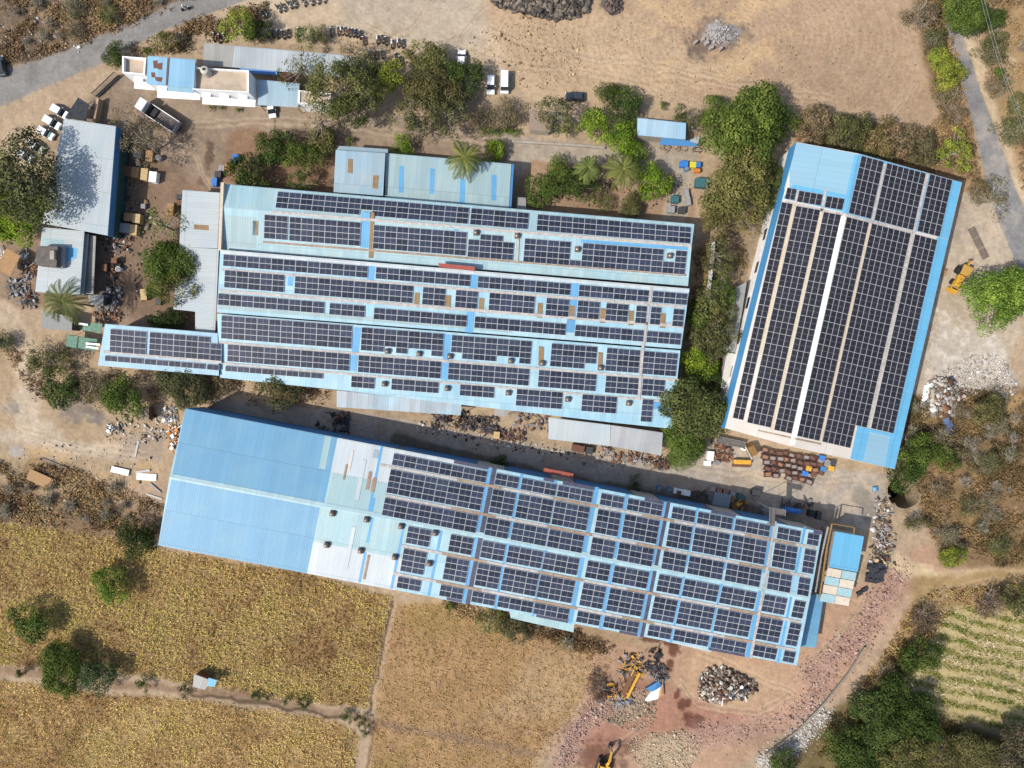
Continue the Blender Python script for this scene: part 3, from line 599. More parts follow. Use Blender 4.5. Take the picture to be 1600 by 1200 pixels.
for i, (p0, p1, n, miss, t) in enumerate([((346, 492.5), (551, 509), 11, (), "unbroken eleven-wide"), ((565, 511), (694, 521.5), 7, {(2, 3), (4, 3), (5, 3)}, "seven-wide notched"), ((706, 523), (831.5, 533.5), 7, {(0, 3), (4, 3), (5, 3)}, "seven-wide notched"), ((862, 536), (934, 542), 4, {(3, 3)}, "four-wide (one corner missing)"), ((948.5, 543), (1001.5, 547.5), 3, (), "three-wide"), ((1006, 548), (1060, 552.5), 3, (), "three-wide")]):
    array(Ss, p0, p1, n, 4, f"{t} four-deep solar array, {ORD[i + 1]} from west top row, {AR}", G_S, miss)
for i, (p0, p1, n) in enumerate([((355.5, 537.5), (547, 553), 10), ((560, 554.5), (690, 565), 7), ((701, 566), (828, 576.5), 7), ((842, 577.5), (933, 585), 5), ((947, 586.5), (1000, 590.5), 3), ((1004.5, 591), (1040, 594), 2)]):
    array(Ss, p0, p1, n, 3, f"three-deep solar array {NW[n]} wide, {ORD[i + 1]} from west second row, {AR}", G_S)
for i, (p0, p1, n, nr) in enumerate([((352, 571), (505, 583.5), 8, 1), ((549, 587), (586, 590), 2, 2), ((612, 591), (686, 597), 4, 2), ((719, 600), (773, 604.5), 3, 2), ((807.5, 607), (880, 613.5), 4, 3), ((910, 615.5), (965, 620), 3, 3), ((1004, 623), (1022, 624.5), 1, 4)]):
    array(Ss, p0, p1, n, nr, f"{NW[n]}-by-{NW[nr]} solar array, {ORD[i + 1]} from west lowest row, {AR}", G_S)
G_W = "solar arrays on the west wing"; AR = "on triple hall's powder blue west wing"
array(Ws, (172.5, 513.5), (229.5, 518), 3, 4, "three-by-four solar array at the west end " + AR, G_W)
array(Ws, (234, 518.5), (329, 526.5), 5, 4, "five-by-four solar array, the biggest one " + AR, G_W)
array(Ws, (329.5, 535.8), (347, 537.2), 1, 3, "single column of three solar panels " + AR, G_W)
array(Ws, (164, 555), (224, 560), 3, 1, "single row of three solar panels under the tray " + AR, G_W)
array(Ws, (226, 560.3), (321, 568), 5, 1, "single row of five solar panels under the tray " + AR, G_W)
array(Ws, (323.5, 568.5), (343, 570), 1, 1, "lone solar panel east of the lower strip " + AR, G_W)

# ---- long hall in the south
hl = thing("factory_hall", "longest hall, sky blue at its west end and pale with solar arrays to the east", "factory hall"); at0(hl)
a, b, c, d = P(290, 638, 8.5), P(1285, 831, 8.5), P(1245, 1040, 8.5), P(247, 852, 8.5); r0, r1 = P(265, 744.5, 9.7), P(1266, 934, 9.7)
Ln, Ls = Slope(a, b, r1, r0), Slope(r0, r1, c, d)
roofing("roof", [(Ln, [a, b, r1, r0], 0), (Ls, [r0, r1, c, d], 0)], [M_CY2], hl); walls("wall", [a, b, c, d], [plain("shed_cladding", S(150, 150, 146), 0.7, var=0.25)], hl, {1: r1, 3: r0})
def lu(u, v): return (290 + u - 0.2 * v, 638 + 0.1915 * u + v)
def lpatch(u0, v0, u1, v1, mat, name="roof_sheet", dz=0.02):
    if v0 < 106 < 108 < v1: lpatch(u0, v0, u1, 106, mat, name, dz); return lpatch(u0, 108.5, u1, v1, mat, name, dz)
    s = Ln if (v0 + v1) / 2 < 107 else Ls; return patch(s, [lu(u0, v0), lu(u1, v0), lu(u1, v1), lu(u0, v1)], mat, name, hl, dz)
lpatch(0, 0.2, 237, 106.5, M_SKY); lpatch(0, 107.5, 232, 213.5, M_SKY)
lpatch(238, 0.3, 330, 55, M_WHT); lpatch(238, 55.5, 330, 106.5, M_PCY); lpatch(232.5, 107.5, 372, 163, M_PCY); lpatch(232.5, 163.5, 372, 213.5, M_WHT); lpatch(330.5, 0.3, 440, 6.5, M_WHT)
lpatch(438, 107.5, 480, 213.5, M_PCY); lpatch(218, 0.5, 228, 52, M_PCY, dz=0.04)
for u0, v0, u1, v1 in ((305, 0, 309, 106), (309, 80, 313, 106), (312, 109, 316, 150), (312, 165, 316, 212), (362, 110, 366, 212), (420, 108, 424, 212), (474, 2, 479, 106), (474, 108, 479, 213), (524, 2, 528, 213), (576, 2, 581, 106), (583, 108, 587, 213), (640, 0, 646, 213), (688, 2, 693, 213), (748, 2, 752, 213), (799, 2, 802.5, 213), (858, 2, 861, 213), (917, 0, 923, 213), (966, 0, 970, 213)): lpatch(u0, v0, u1, v1, M_BLU, dz=0.035)
for u0, v0, u1, v1 in ((479.5, 0.5, 486.5, 106), (479.5, 108, 486.5, 213), (752.5, 0.5, 758, 106), (752.5, 108, 758, 213), (420, 0.5, 474, 5.5), (560, 0.5, 576, 5.5), (590, 0.5, 640, 6), (718, 0.5, 748, 6.5), (822, 0.5, 860, 6), (982, 0.5, 995, 7), (450, 206, 474, 213), (590, 206, 640, 213), (720, 208, 748, 213), (860, 208, 916, 213)): lpatch(u0, v0, u1, v1, FRP, "translucent_sheet", 0.05)
for u0, v0, u1, v1, m in ((258, 38, 261, 62, TRAYR), (282, 26, 288, 88, M_WHT), (295, 42, 300, 70, TRAYR), (303, 50, 309, 72, TRAYR), (286, 130, 292, 195, M_WHT), (318, 168, 322, 206, TRAYR), (262, 15, 266, 46, M_CRM), (296, 8, 304, 20, M_GRB)): lpatch(u0, v0, u1, v1, m, "loose_sheet", 0.09)
cap = roofing("ridge_cap", [(Ln, [r0 + Vector((0, 0, .06)) - Ln.ey * .55, r1 + Vector((0, 0, .06)) - Ln.ey * .55, r1 + Vector((0, 0, .07)), r0 + Vector((0, 0, .07))], 0), (Ls, [r0 + Vector((0, 0, .07)), r1 + Vector((0, 0, .07)), r1 + Vector((0, 0, .06)) + Ls.ey * .45, r0 + Vector((0, 0, .06)) + Ls.ey * .45], 0)], [M_CY], hl, 0.03)
def lstrip(v, u0, u1, w=0.5, first=TRAY):
    cuts = sorted({u0, u1} | {x for x in (430, 500, 580, 650, 720, 770, 880, 960) if u0 < x < u1}); k = 0
    for x, y in zip(cuts[:-1], cuts[1:]):
        strip(Ln if v < 107 else Ls, lu(x, v), lu(y - .5, v), w, TRAY if k % 2 == 0 else TRAYR, "walkway_grating", hl); k += 1
for v, u0 in ((29, 310), (73.5, 326), (144.5, 366), (188.5, 362)): lstrip(v, u0, 990)
for p0, p1 in ((lu(922, 0), lu(924, 106)), (lu(924, 108), lu(926, 213))): strip(Ln if p0[1] < 840 else Ls, p0, p1, .45, TRAY, "cable_tray", hl, 0.17)
vents(Ls, [(520, 802), (573, 811.5), (627, 822), (680, 832.5), (511, 851), (564, 860), (617, 870), (671, 880)], hl)
BLK = [(327, 8), (487, 2), (527.5, 3), (584, 3), (651, 2), (693, 3), (762.5, 2), (802.5, 3), (861, 3), (927, 2), (974, 1)]
RW = [(7.3, 2, "first"), (32.2, 4, "second"), (76.3, 3, "third"), (112.5, 3, "fourth"), (147.4, 4, "fifth"), (191.2, 2, "sixth")]
G_L = "solar arrays on the long south hall"
for v, nr, rn in RW:
    bl = BLK if v < 107 else [(370.5, 2), (437, 2)] + BLK[1:]; s = Ln if v < 107 else Ls
    for i, (u, n) in enumerate(bl):
        array(s, lu(u, v), lu(u + n * 18.35, v), n, nr, f"{NW[n]}-by-{NW[nr]} solar array, {ORD[i + 1]} from west {rn} row, long south hall", G_L, rpitch=1.085)
for t0, t1, m in ((.335, .455, BLUED), (.455, .50, PALEC), (.502, .57, BLUED), (.575, .61, PALEC), (.613, .70, BLUED), (.705, .745, PALEC), (.747, .825, BLUED), (.83, .872, PALEC), (.875, .94, BLUED), (.945, .99, PALEC), (0.0, .33, BLUED)):
    q = [a.lerp(b, t0 + .002), a.lerp(b, t1)]; dn = (b - a).cross(Vector((0, 0, 1))).normalized(); dn = dn if dn.y > 0 else -dn
    q = [p + dn * 0.02 for p in q]; B = MB(); B.slab(ccw([q[0] + dn * .05, q[1] + dn * .05, q[1] - dn * .03, q[0] - dn * .03]), 7.0); o = B.build("wall_panel", [m], hl); o.location.z = -0.25
tr2 = thing("roof_trough", "dark red trough under the north eave of the long hall, above the shaded alley", "trough"); B = MB()
B.slab(ccw([P(850, 731, 6.6), P(896, 740, 6.6), P(895, 748, 6.6), P(849, 738, 6.6)]), 0.6); B.build("basin", [REDP], tr2)
B = MB(); 
for x, y in ((856, 738), (890, 744)): q = P(x, y, 6.0); B.tube((q.x, q.y, 0), q, 0.07)
B.build("support", [RUST], tr2)

# ---- right hand hall with black panels
hr = thing("factory_hall", "eastern hall with cream and azure roof almost covered by black solar arrays", "factory hall"); at0(hr)
wn_, rn_, en_ = P(1245, 222, 8.5), P(1342, 240, 10.4), P(1503, 285, 8.5); ws_, rs_, es_ = P(1133, 669, 8.5), P(1237.5, 698, 10.4), P(1398, 733, 8.5)
Rw, Re = Slope(rn_, rs_, ws_, wn_), Slope(rn_, rs_, es_, en_)
roofing("roof", [(Rw, [rn_, rs_, ws_, wn_], 0), (Re, [rn_, rs_, es_, en_], 0)], [M_CRM], hr); walls("wall", [wn_, en_, es_, ws_], [WHITE], hr, {0: rn_, 2: rs_})
patch(Rw, [(1245.5, 222.5), (1341, 240.5), (1324, 318), (1225, 295)], M_SKY3, "roof_sheet", hr); patch(Rw, [(1240, 288), (1329, 306), (1324, 333), (1222, 310)], M_SKY2, "roof_sheet", hr, 0.035)
patch(Re, [(1342.5, 240.5), (1502.5, 285), (1482, 374), (1323, 334)], M_SKY2, "roof_sheet", hr); patch(Re, [(1464, 370), (1482, 374.5), (1398, 732.5), (1328.5, 717), (1340, 665), (1391.5, 677)], M_SKY2, "roof_sheet", hr)
patch(Re, [(1359, 674), (1391, 682), (1383, 728), (1348, 720)], M_SKY3, "roof_sheet", hr, 0.035)
strip(Rw, (1338.5, 242), (1320, 333), .7, M_SKY2, "ridge_cap", hr, 0.08); strip(Rw, (1317.5, 334), (1236.8, 695), .55, WHITE, "ridge_cap", hr, 0.09, 0.05); strip(Re, (1321, 334), (1240, 695), .45, WHITE, "ridge_cap", hr, 0.09, 0.05)
for s, p0, p1, w, m in ((Rw, (1242, 316), (1162, 665), .5, TANW), (Rw, (1284, 326), (1205, 672), .5, TANW), (Re, (1383, 256), (1363, 346), .5, TRAY), (Re, (1362, 348), (1282, 690), .5, TANW), (Re, (1449.5, 271), (1356, 668), .6, TRAY), (Rw, (1228, 316), (1323, 337), .55, TRAY), (Re, (1325, 337.5), (1426, 363), .5, TRAY), (Rw, (1161, 667), (1236, 684), .25, TRAYR), (Re, (1240, 685), (1283, 694), .25, TRAYR), (Rw, (1248, 297), (1243, 317), .4, TRAY), (Rw, (1290, 295), (1285, 327), .4, TRAY)): strip(s, p0, p1, w, m, "walkway", hr)
ce = Vector((0, 0, 0))
qa, qb = wn_.lerp(ws_, .0), ws_; dn = Vector((0, 0, 1)).cross(qb - qa).normalized(); dn = dn if dn.x < 0 else -dn
B = MB(); B.slab(ccw([qa + dn * .02 + Vector((0, 0, -.1)), qb + dn * .02 + Vector((0, 0, -.1)), qb - dn * .12 + Vector((0, 0, -.1)), qa - dn * .12 + Vector((0, 0, -.1))]), 3.6); B.build("blue_fascia", [plain("blue_fascia_paint", (0.06, 0.24, 0.45), 0.5, var=0.1)], hr)
for t in (.3, .42, .55, .68, .8):
    q = qa.lerp(qb, t); B = MB(); B.box((q.x + .15, q.y, 2.9), (.12, 2.2, 1.3), math.atan2(-(qb - qa).x, (qb - qa).y)); o = B.build("window", [GLASS], hr)
G_R = "black solar arrays on the eastern hall"; W_, E_ = -Rw.ey, Re.ey; XR = Rw.ex
def rarr(s, p0, p1, nc, nr, label, miss=()):
    rp = 2.135
    array(s, p0, p1, nc, nr, label, G_R, miss, 'k', True, -s.ey if s is Rw else s.ey, s.ex, rpitch=rp)
AR = "on eastern hall"
rarr(Rw, (1221.5, 315.5), (1238.5, 319.5), 2, 19, "two-wide strip of black solar panels along the west eave " + AR)
rarr(Rw, (1244, 321.5), (1281.5, 330), 4, 19, "four-wide strip of black solar panels between two cream walkways " + AR)
rarr(Rw, (1286.8, 330.8), (1314.5, 337), 3, 19, "three-wide strip of black solar panels just west of the white ridge " + AR)
rarr(Rw, (1230, 293), (1245, 296.5), 2, 1, "pair of black solar panels half hidden under the big tree " + AR)
rarr(Rw, (1248.5, 297.5), (1286, 305.5), 4, 1, "single row of four black solar panels below the bare azure patch " + AR)
rarr(Rw, (1291.8, 306), (1319.8, 312), 3, 1, "single row of three black solar panels below the bare azure patch " + AR)
rarr(Re, (1346, 243), (1381, 253), 4, 5, "four-by-five black solar array at the north gable beside the ridge " + AR)
rarr(Re, (1386, 254.3), (1447, 270.5), 7, 5, "seven-by-five black solar array in the middle of the azure north end " + AR)
rarr(Re, (1453, 271.8), (1488.5, 281), 4, 5, "four-by-five black solar array in the northeast corner " + AR)
rarr(Re, (1323, 338.5), (1358, 347.5), 4, 19, "four-wide strip of black solar panels just east of the white ridge " + AR)
rarr(Re, (1362.2, 348.8), (1423.5, 364.3), 7, 19, "widest black solar array, seven panels across, stepped at its south end " + AR, {(5, 17), (5, 18), (6, 17), (6, 18)})
rarr(Re, (1429.5, 365.7), (1465, 374.5), 4, 17, "four-wide strip of black solar panels along the east eave " + AR)

# ------------------------------------------------------------------ sheds and smaller buildings
def shed(name, label, cat, px, hs_, roofm, wallm=None, posts=False, up=0, group=None, th=0.08):
    """px: NW, NE, SE, SW roof corners; hs_: one height or two (north edge, south edge) or four; up: 0 sheets run north-south, 1 east-west"""
    h = [hs_] * 4 if not isinstance(hs_, (tuple, list)) else (list(hs_) if len(hs_) == 4 else [hs_[0], hs_[0], hs_[1], hs_[1]])
    q = [P(x, y, z) for (x, y), z in zip(px, h)]; t = at0(thing(name, label, cat, group=group))
    s = Slope(*q) if not up else Slope(q[1], q[2], q[3], q[0]); q[2] = s.on(*px[2]); q[0] = s.on(*px[0])
    roofing("roof", [(s, q, 0)], [roofm], t, th)
    if wallm: walls("wall", q, [wallm], t, inset=0.35)
    if posts:
        c = sum(q, Vector()) / 4
        for i in range(4):
            a, b = q[i], q[(i + 1) % 4]
            if (b - a).length < 1.5: continue
            p = a + (c - a).normalized() * 0.3; B = MB(); B.tube((p.x, p.y, -.2), (p.x, p.y, p.z - th), 0.07); B.build("post", [RUST], t)
    return t, s
DGREEN = plain("dark_green_cladding", (0.03, 0.07, 0.06), 0.6)
t, s = shed("storage_shed", "large pale grey roofed shed with blue eave, next to the white parked cars", "shed", [(100, 185), (181, 197), (168, 368), (66, 349)], (5.6, 5.6, 5.4, 5.4), M_GRY, DGREEN, up=0)
a, b = P(181.5, 197, 5.6), P(168.5, 368, 5.4); B = MB(); B.slab(ccw([a + Vector((.02, 0, -.1)), b + Vector((.02, 0, -.1)), b + Vector((-.1, 0, -.1)), a + Vector((-.1, 0, -.1))]), 1.7); B.build("blue_fascia", [BLUED], t)
t, s = shed("workshop", "pale grey roofed workshop with a concrete tank base on it, beside a palm", "workshop", [(66, 355), (132, 361), (125, 461), (55, 456)], 4.2, M_GRY, CONC, up=1)
patch(s, [(100, 384), (121, 388), (119, 404), (99, 412)], M_SKY2, "roof_sheet", t); patch(s, [(66, 372), (98, 374), (98, 383), (66, 382)], M_PCY, "roof_sheet", t)
B = MB(); B.slab(ccw([P(57, 384, 6.2), P(90, 385, 6.2), P(88, 417, 6.2), P(55.5, 414, 6.2)]), 2.4); B.slab(ccw([P(88.5, 385.5, 5.2), P(100, 385.5, 5.2), P(98, 418, 5.2), P(88, 418, 5.2)]), 1.2, 1); q = P(83, 399, 6.5); B.box(q, (.8, 1.6, .7), mi=2); B.build("tank_base", [CONCD, GREYB, CONC], t)
shed("lean_to", "narrow grey lean-to roof strip along the east side of the workshop", "lean-to", [(133.5, 365), (139, 365.5), (131.5, 460), (126, 459.5)], 3.4, M_GRY, None, True, up=1)
shed("lean_to", "dark corrugated lean-to in the shade east of the workshop", "lean-to", [(140, 367), (150, 369), (146, 460), (133, 459)], (2.9, 2.6), M_GRD, None, True, up=1)
shed("store_hut", "small grey flat roof below the palm, west of the green scaffold", "hut", [(66, 484), (113, 496), (112, 517), (64, 513)], 2.8, plain("cement_sheet", S(165, 165, 160), 0.9), CONCD)
shed("store_hut", "small dark grey roof between the palm and the scrap pile", "hut", [(138, 461), (162, 461), (161, 478), (138, 475)], 2.5, M_GRD, CONCD)
t, s = shed("side_shed", "long pale grey shed roof against the west wall of the triple hall", "shed", [(285, 297), (344, 301), (340, 388), (280, 386)], (4.6, 4.6, 4.6, 4.6), M_GRY, CONC, up=1)
q = [s.on(x, y) for x, y in ((280, 386), (342, 389), (336, 519), (305, 516), (305, 487), (271, 483))]; roofing("roof", [(s, q, 0)], [M_GRY], t); patch(s, [(303, 350.5), (326, 352), (326, 360), (303, 358)], SKYL, "skylight", t)
for x, y in ((275, 480), (306, 512), (332, 512), (282, 390)): q = s.on(x, y); B = MB(); B.tube((q.x, q.y, -.2), (q.x, q.y, q.z), 0.09); B.build("post", [RUST], t)
t, s = shed("annex", "blue grey annex roof with two brown skylights, north of the triple hall", "annex", [(524.5, 234), (602, 239), (598.5, 306), (521, 300)], 5.6, M_GRB, CONC)
patch(s, [(544, 248), (551, 248.5), (551, 271), (543, 270)], SKYL, "skylight", t, .05); patch(s, [(583, 274), (592, 274), (590, 295), (582, 294)], SKYL, "skylight", t, .05)
B = MB(); B.slab(ccw([P(530, 228, 5.0), P(606, 233, 5.0), P(606, 239, 5.0), P(526, 234, 5.0)]), .1); B.build("canopy", [M_GRB], t)
t, s = shed("annex", "pale teal annex roof with blue sheets and a palm leaning over it", "annex", [(602.5, 239), (799, 256), (795, 325), (601, 309)], 4.7, M_GRN, CONC)
for x, y, w, h in ((624, 259, 7, 42), (672, 263, 7, 40), (719, 279, 8, 40), (768, 273, 8, 40)): patch(s, [(x, y), (x + w, y + .6), (x + w - 1, y + h), (x - 1, y + h)], M_BLU, "roof_sheet", t, .03)
B = MB(); B.slab(ccw([P(799.5, 256, 4.6), P(803, 257, 4.6), P(799, 325, 4.6), P(795.5, 325, 4.6)]), .12); B.build("gutter", [BLUED], t)
shed("side_canopy", "small grey flat roof at the east end of the teal annex", "canopy", [(808, 308), (822, 309), (822, 327), (807, 326)], 3.0, plain("cement_sheet", S(165, 165, 160)), None, True)
t, s = shed("bike_shelter", "long grey corrugated shelter behind the white office, trees over its east end", "shelter", [(319, 67), (561, 88), (557, 122), (317, 101)], (3.4, 3.0), sheet("shelter_roof_sheet", S(190, 198, 200), S(176, 186, 190), amount=.3, pitch=.4), None, True)
patch(s, [(319, 67.5), (366, 71.5), (362, 104.5), (317.5, 100.5)], M_GRD, "roof_sheet", t)
B = MB(); B.slab(ccw([P(361, 100, 2.7), P(433, 106, 2.7), P(433, 117, 2.3), P(398, 115, 2.3), P(361, 104, 2.5)]), .05); B.build("awning", [BLUEP], t)
t, s = shed("tool_shed", "light blue roofed shed by the trees with a lower blue lean-to in front", "shed", [(996, 184), (1072, 192), (1071, 218), (995, 211)], (3.6, 3.2), sheet("light_blue_roof_sheet", S(176, 206, 222), S(160, 206, 232), pitch=.5), CONC)
B = MB(); B.slab(ccw([P(1034, 215, 2.7), P(1090, 221, 2.7), P(1088, 229, 2.3), P(1030, 226, 2.3)]), .06); B.slab(ccw([P(1078, 218.5, 2.9), P(1092, 213, 2.9), P(1092, 225, 2.9), P(1079, 221.5, 2.9)]), .06, 1); B.build("lean_to_roof", [BLUED, M_GRY], t)
for x, y in ((1034, 226), (1060, 228), (1086, 229)): q = P(x, y, 2.3); B = MB(); B.tube((q.x, q.y, 0), q, .05); B.build("post", [RUST], t)
shed("gatehouse", "small flat brown roofed hut beside the lane, partly under an olive tree", "hut", [(828, 173), (862, 175), (860, 206), (826, 203)], 2.8, plain("dusty_roof_slab", S(168, 148, 130), .9), CONC)
t, s = shed("plant_room", "blue roofed block off the east end of the long hall, ochre pipes alongside", "plant room", [(1305, 830), (1350, 838), (1340, 894), (1295, 886)], 6.2, M_SKY2, CONC)
B = MB()
for k, (x0, m) in enumerate(((0, 0), (1, 1))):
    for j in range(4):
        xa, ya = 1293.5 + x0 * 23 - 1.6 * j * 2.1, 887 + x0 * 4 + j * 13.2
        B.slab(ccw([P(xa, ya, 5.4 + .02 * j), P(xa + 22, ya + 4, 5.4 + .02 * j), P(xa + 19.5, ya + 16.5, 5.3), P(xa - 2.5, ya + 12.5, 5.3)]), .07, (j + k) % 2)
B.build("striped_roof", [plain("cream_sheet", S(236, 222, 200), .7), plain("aqua_sheet", S(178, 214, 220), .6)], t)
for x, y in ((1290, 935), (1329, 940), (1296, 890)): q = P(x, y, 5.2); B = MB(); B.tube((q.x, q.y, 0), q, .09); B.build("post", [RUST], t)
shed("lean_to", "plain blue lean-to roof at the southeast corner of the long hall", "lean-to", [(1262, 930), (1288, 927), (1275, 1012), (1249, 1010)], 3.6, M_SKY, None, True, up=1)
t, s = shed("lean_to", "blue grey patchwork lean-to below the southern hall of the triple factory", "lean-to", [(526, 607), (721, 629), (720, 649), (526, 636)], (4.3, 3.4), sheet("patchwork_roof_sheet", S(176, 186, 192), S(172, 204, 220), amount=.3, var=.2), None, True)
shed("lean_to", "pale grey lean-to with a step in its edge, over the scrap stacks", "lean-to", [(857, 652), (954, 664), (953, 697), (857, 686)], (4.0, 3.2), M_GRY, None, True); 
shed("lean_to", "weathered grey lean-to under the big tree at the alley bend", "lean-to", [(954.5, 664), (1036, 676), (1033, 712), (953.5, 697)], (4.0, 3.2), sheet("stone_grey_roof_sheet", S(186, 188, 188), S(174, 178, 180), amount=.2), None, True)
shed("lean_to", "small grey canopy hanging over the burnt stack beside the alley", "lean-to", [(773, 637), (795, 639), (794, 651), (772, 649)], 3.2, M_GRD, None, True)
shed("lean_to", "narrow pale canopy strip along the long hall's south wall, by the stubble field", "lean-to", [(795, 951), (898, 970), (896, 988), (798, 966)], (3.8, 3.4), M_PCY, None, True)
shed("lean_to", "thin pale canopy strip along the long hall's south wall, by the tyre pile", "lean-to", [(1041, 997), (1112, 1013), (1111, 1019), (1040, 1002)], 3.4, M_WHT, None, True)
shed("lean_to", "plain grey lean-to along the eastern hall's west wall", "lean-to", [(1150, 449), (1167, 440), (1149, 551), (1130, 549)], 3.0, plain("cement_sheet", S(165, 165, 160)), CONC, up=1)
shed("lean_to", "whitewashed lean-to along the eastern hall's west wall", "lean-to", [(1136, 550), (1154, 554), (1142, 608), (1126, 606)], 3.2, plain("whitewash_roof", S(226, 220, 210), .8), CONC, up=1)
t, s = shed("field_hut", "tiny field hut with grey roof and a blue sheet, between the two crops", "hut", [(303, 1053), (330, 1063), (320, 1078), (301, 1073)], 2.4, M_GRD, WOODB)
patch(s, [(326, 1059), (339, 1063), (335, 1073), (323, 1072)], M_SKY2, "roof_sheet", t, .12)
shed("tarp_cover", "black shade-net canopy between the white cars and the grey shed", "canopy", [(122, 152), (139, 163), (134, 189), (101, 184)], (2.8, 2.5), plain("black_netting", (0.03, 0.034, 0.038), .9, var=.6), None, True)
shed("side_hut", "little brown roofed hut beside the round bush near the debris", "hut", [(215, 637), (233, 634), (232, 658), (214, 656)], 2.3, plain("dusty_roof_slab", S(168, 148, 130), .9), WOODB)

# ---- white office
of = at0(thing("office_building", "white two-storey office with flat terraces and a blue metal roof, west of the trees", "office building"))
OFL = plain("terrace_screed", S(212, 192, 168), .9, var=.25, scale=.6)
def block(px, h, par, floorm, name):
    q = [P(x, y, h) for x, y in px]; B = MB(); lo = [(p.x, p.y) for p in ccw(q)]
    B.prism(lo, -.2, h); B.build(name + "wall", [WHITE], of)
    c = sum(q, Vector()) / 4; inn = [p + (c - p).normalized() * .35 for p in q]; B = MB(); B.slab(ccw([p + Vector((0, 0, .03)) for p in inn]), .02); B.build("terrace", [floorm], of)
    if par:
        B = MB()
        for i in range(4):
            a, b = q[i], q[(i + 1) % 4]; a2, b2 = inn[i], inn[(i + 1) % 4]; B.slab(ccw([p + Vector((0, 0, par)) for p in (a, b, b2, a2)]), par - .005)
        B.build("parapet", [WHITE], of)
    return q
qA = block([(195, 91), (232, 94), (230, 120), (195, 117)], 6.2, .9, OFL, ""); qB = block([(233, 94), (303, 99), (302, 135), (231, 131)], 6.4, 0, OFL, ""); qC = block([(304, 108), (391, 113), (391, 147), (304, 142)], 6.2, .8, OFL, "")
qD = block([(467, 142), (518, 147), (515, 165), (466, 162)], 3.8, .3, OFL, "")
s = Slope(P(231, 87, 7.6), P(305, 93, 7.6), P(303, 138, 7.2), P(229, 131, 7.2)); roofing("blue_roof", [(s, [s.A, s.B, s.on(303, 138), s.D], 0)], [sheet("office_roof_sheet", S(150, 196, 222), S(142, 190, 220), amount=.15, pitch=.5)], of)
for pl in ([(239, 95), (246, 94), (247, 106), (240, 107)], [(247, 99), (254, 98), (253, 109), (246, 108)], [(236, 113), (242, 113), (243, 121), (237, 121)], [(242, 120), (254, 121), (252, 128), (243, 126)]): patch(s, pl, RUST, "rust_patch", of)
strip(s, (263, 90), (260, 133), .35, CONCD, "roof_joint", of)
sA = Slope(P(262, 133, 7.0), P(303, 137, 7.0), P(303, 146, 6.2), P(262, 142, 6.2)); roofing("awning", [(sA, [sA.A, sA.B, sA.C, sA.D], 0)], [M_SKY3], of)
for q in (qA, qB, qC):
    a, b = q[3], q[2]; n = (b - a).cross(Vector((0, 0, 1))).normalized(); n = n if n.y < 0 else -n; rz = math.atan2((b - a).y, (b - a).x); L_ = (b - a).length; k = max(1, int(L_ / 3.2))
    for lvl in (1.5, 4.5):
        for i in range(k):
            p = a.lerp(b, (i + .5) / k); B = MB(); B.box((p.x + n.x * .04, p.y + n.y * .04, lvl), (1.2, .12, 1.2), rz); w = B.build("window", [GLASS], of)
            B = MB(); B.box((p.x + n.x * .35, p.y + n.y * .35, lvl + .75), (1.7, .7, .08), rz); B.build("sunshade", [WHITE], w)
    B = MB(); p = a.lerp(b, .5); B.box((p.x + n.x * .6, p.y + n.y * .6, 3.05), (L_ - .3, 1.2, .12), rz); B.build("ledge", [WHITE], of)
t, s = shed("office_porch", "grey metal porch roof joining the office to its east room", "porch", [(402, 124), (468, 130), (466, 168), (403, 164)], (3.9, 3.4), M_GRB, None, True)
tk = at0(thing("water_tank", "round pale water tank standing on the office terrace", "water tank")); q = P(325, 115, 6.25)
B = MB(); B.tube(q, q + Vector((0, 0, 1.5)), .85, .8, 16); B.dome(q + Vector((0, 0, 1.5)), .8, .35, 16); B.build("tank_body", [plain("tank_plastic", S(214, 206, 192), .6)], tk); B = MB(); B.tube(q + Vector((0, 0, 1.8)), q + Vector((0, 0, 1.98)), .25, n=10); B.build("lid", [BLACK], tk)

# ---- yard walls, gate, posts
def wall_run(pts, h, w, m, label, name="yard_wall"):
    B = MB()
    for (a, b) in zip(pts[:-1], pts[1:]):
        a, b = P(*a), P(*b); d = (b - a).normalized(); q = Vector((-d.y, d.x, 0)) * w / 2; B.slab(ccw([p + Vector((0, 0, h)) for p in (a + q, a - q, b - q, b + q)]), h + .3)
    return tag(B.build(name, [m]), label, "wall")
wall_run([(1112, 381), (1109, 420), (1103, 466)], 2.0, .3, WHITE, "low white wall behind the trees east of the triple hall")
wall_run([(160, 158), (154, 194)], 1.6, .5, plain("tan_wall_paint", S(196, 170, 140), .9), "tan wall stub running from the gate to the grey shed")
wall_run([(1195, 1178), (1245, 1140), (1290, 1094), (1325, 1050), (1350, 1010)], .6, .35, plain("stone_retaining_wall", S(172, 160, 144), .95, var=.5, scale=3), "curving stone retaining wall above the white gravel strip", "retaining_wall")
wall_run([(800, 222), (900, 228), (945, 232)], .5, .4, CONC, "low concrete kerb wall along the north lane", "kerb_wall")
gt = at0(thing("sliding_gate", "dark steel sliding gate lying along the entrance beside the office", "gate")); a, b = P(152, 152, 0), P(187, 119, 0); d = (b - a).normalized(); rz = math.atan2(d.y, d.x); m = (a + b) / 2
B = MB(); B.box((m.x, m.y, .15), ((b - a).length, .5, .3), rz); B.build("rail", [CONCD], gt)
B = MB(); L_ = (b - a).length; B.box((m.x, m.y, 1.9), (L_, .12, .12), rz); B.box((m.x, m.y, .5), (L_, .12, .12), rz)
for i in range(17): p = a.lerp(b, i / 16); B.box((p.x, p.y, 1.2), (.07, .07, 1.5), rz)
B.build("leaf_frame", [DARK], gt)

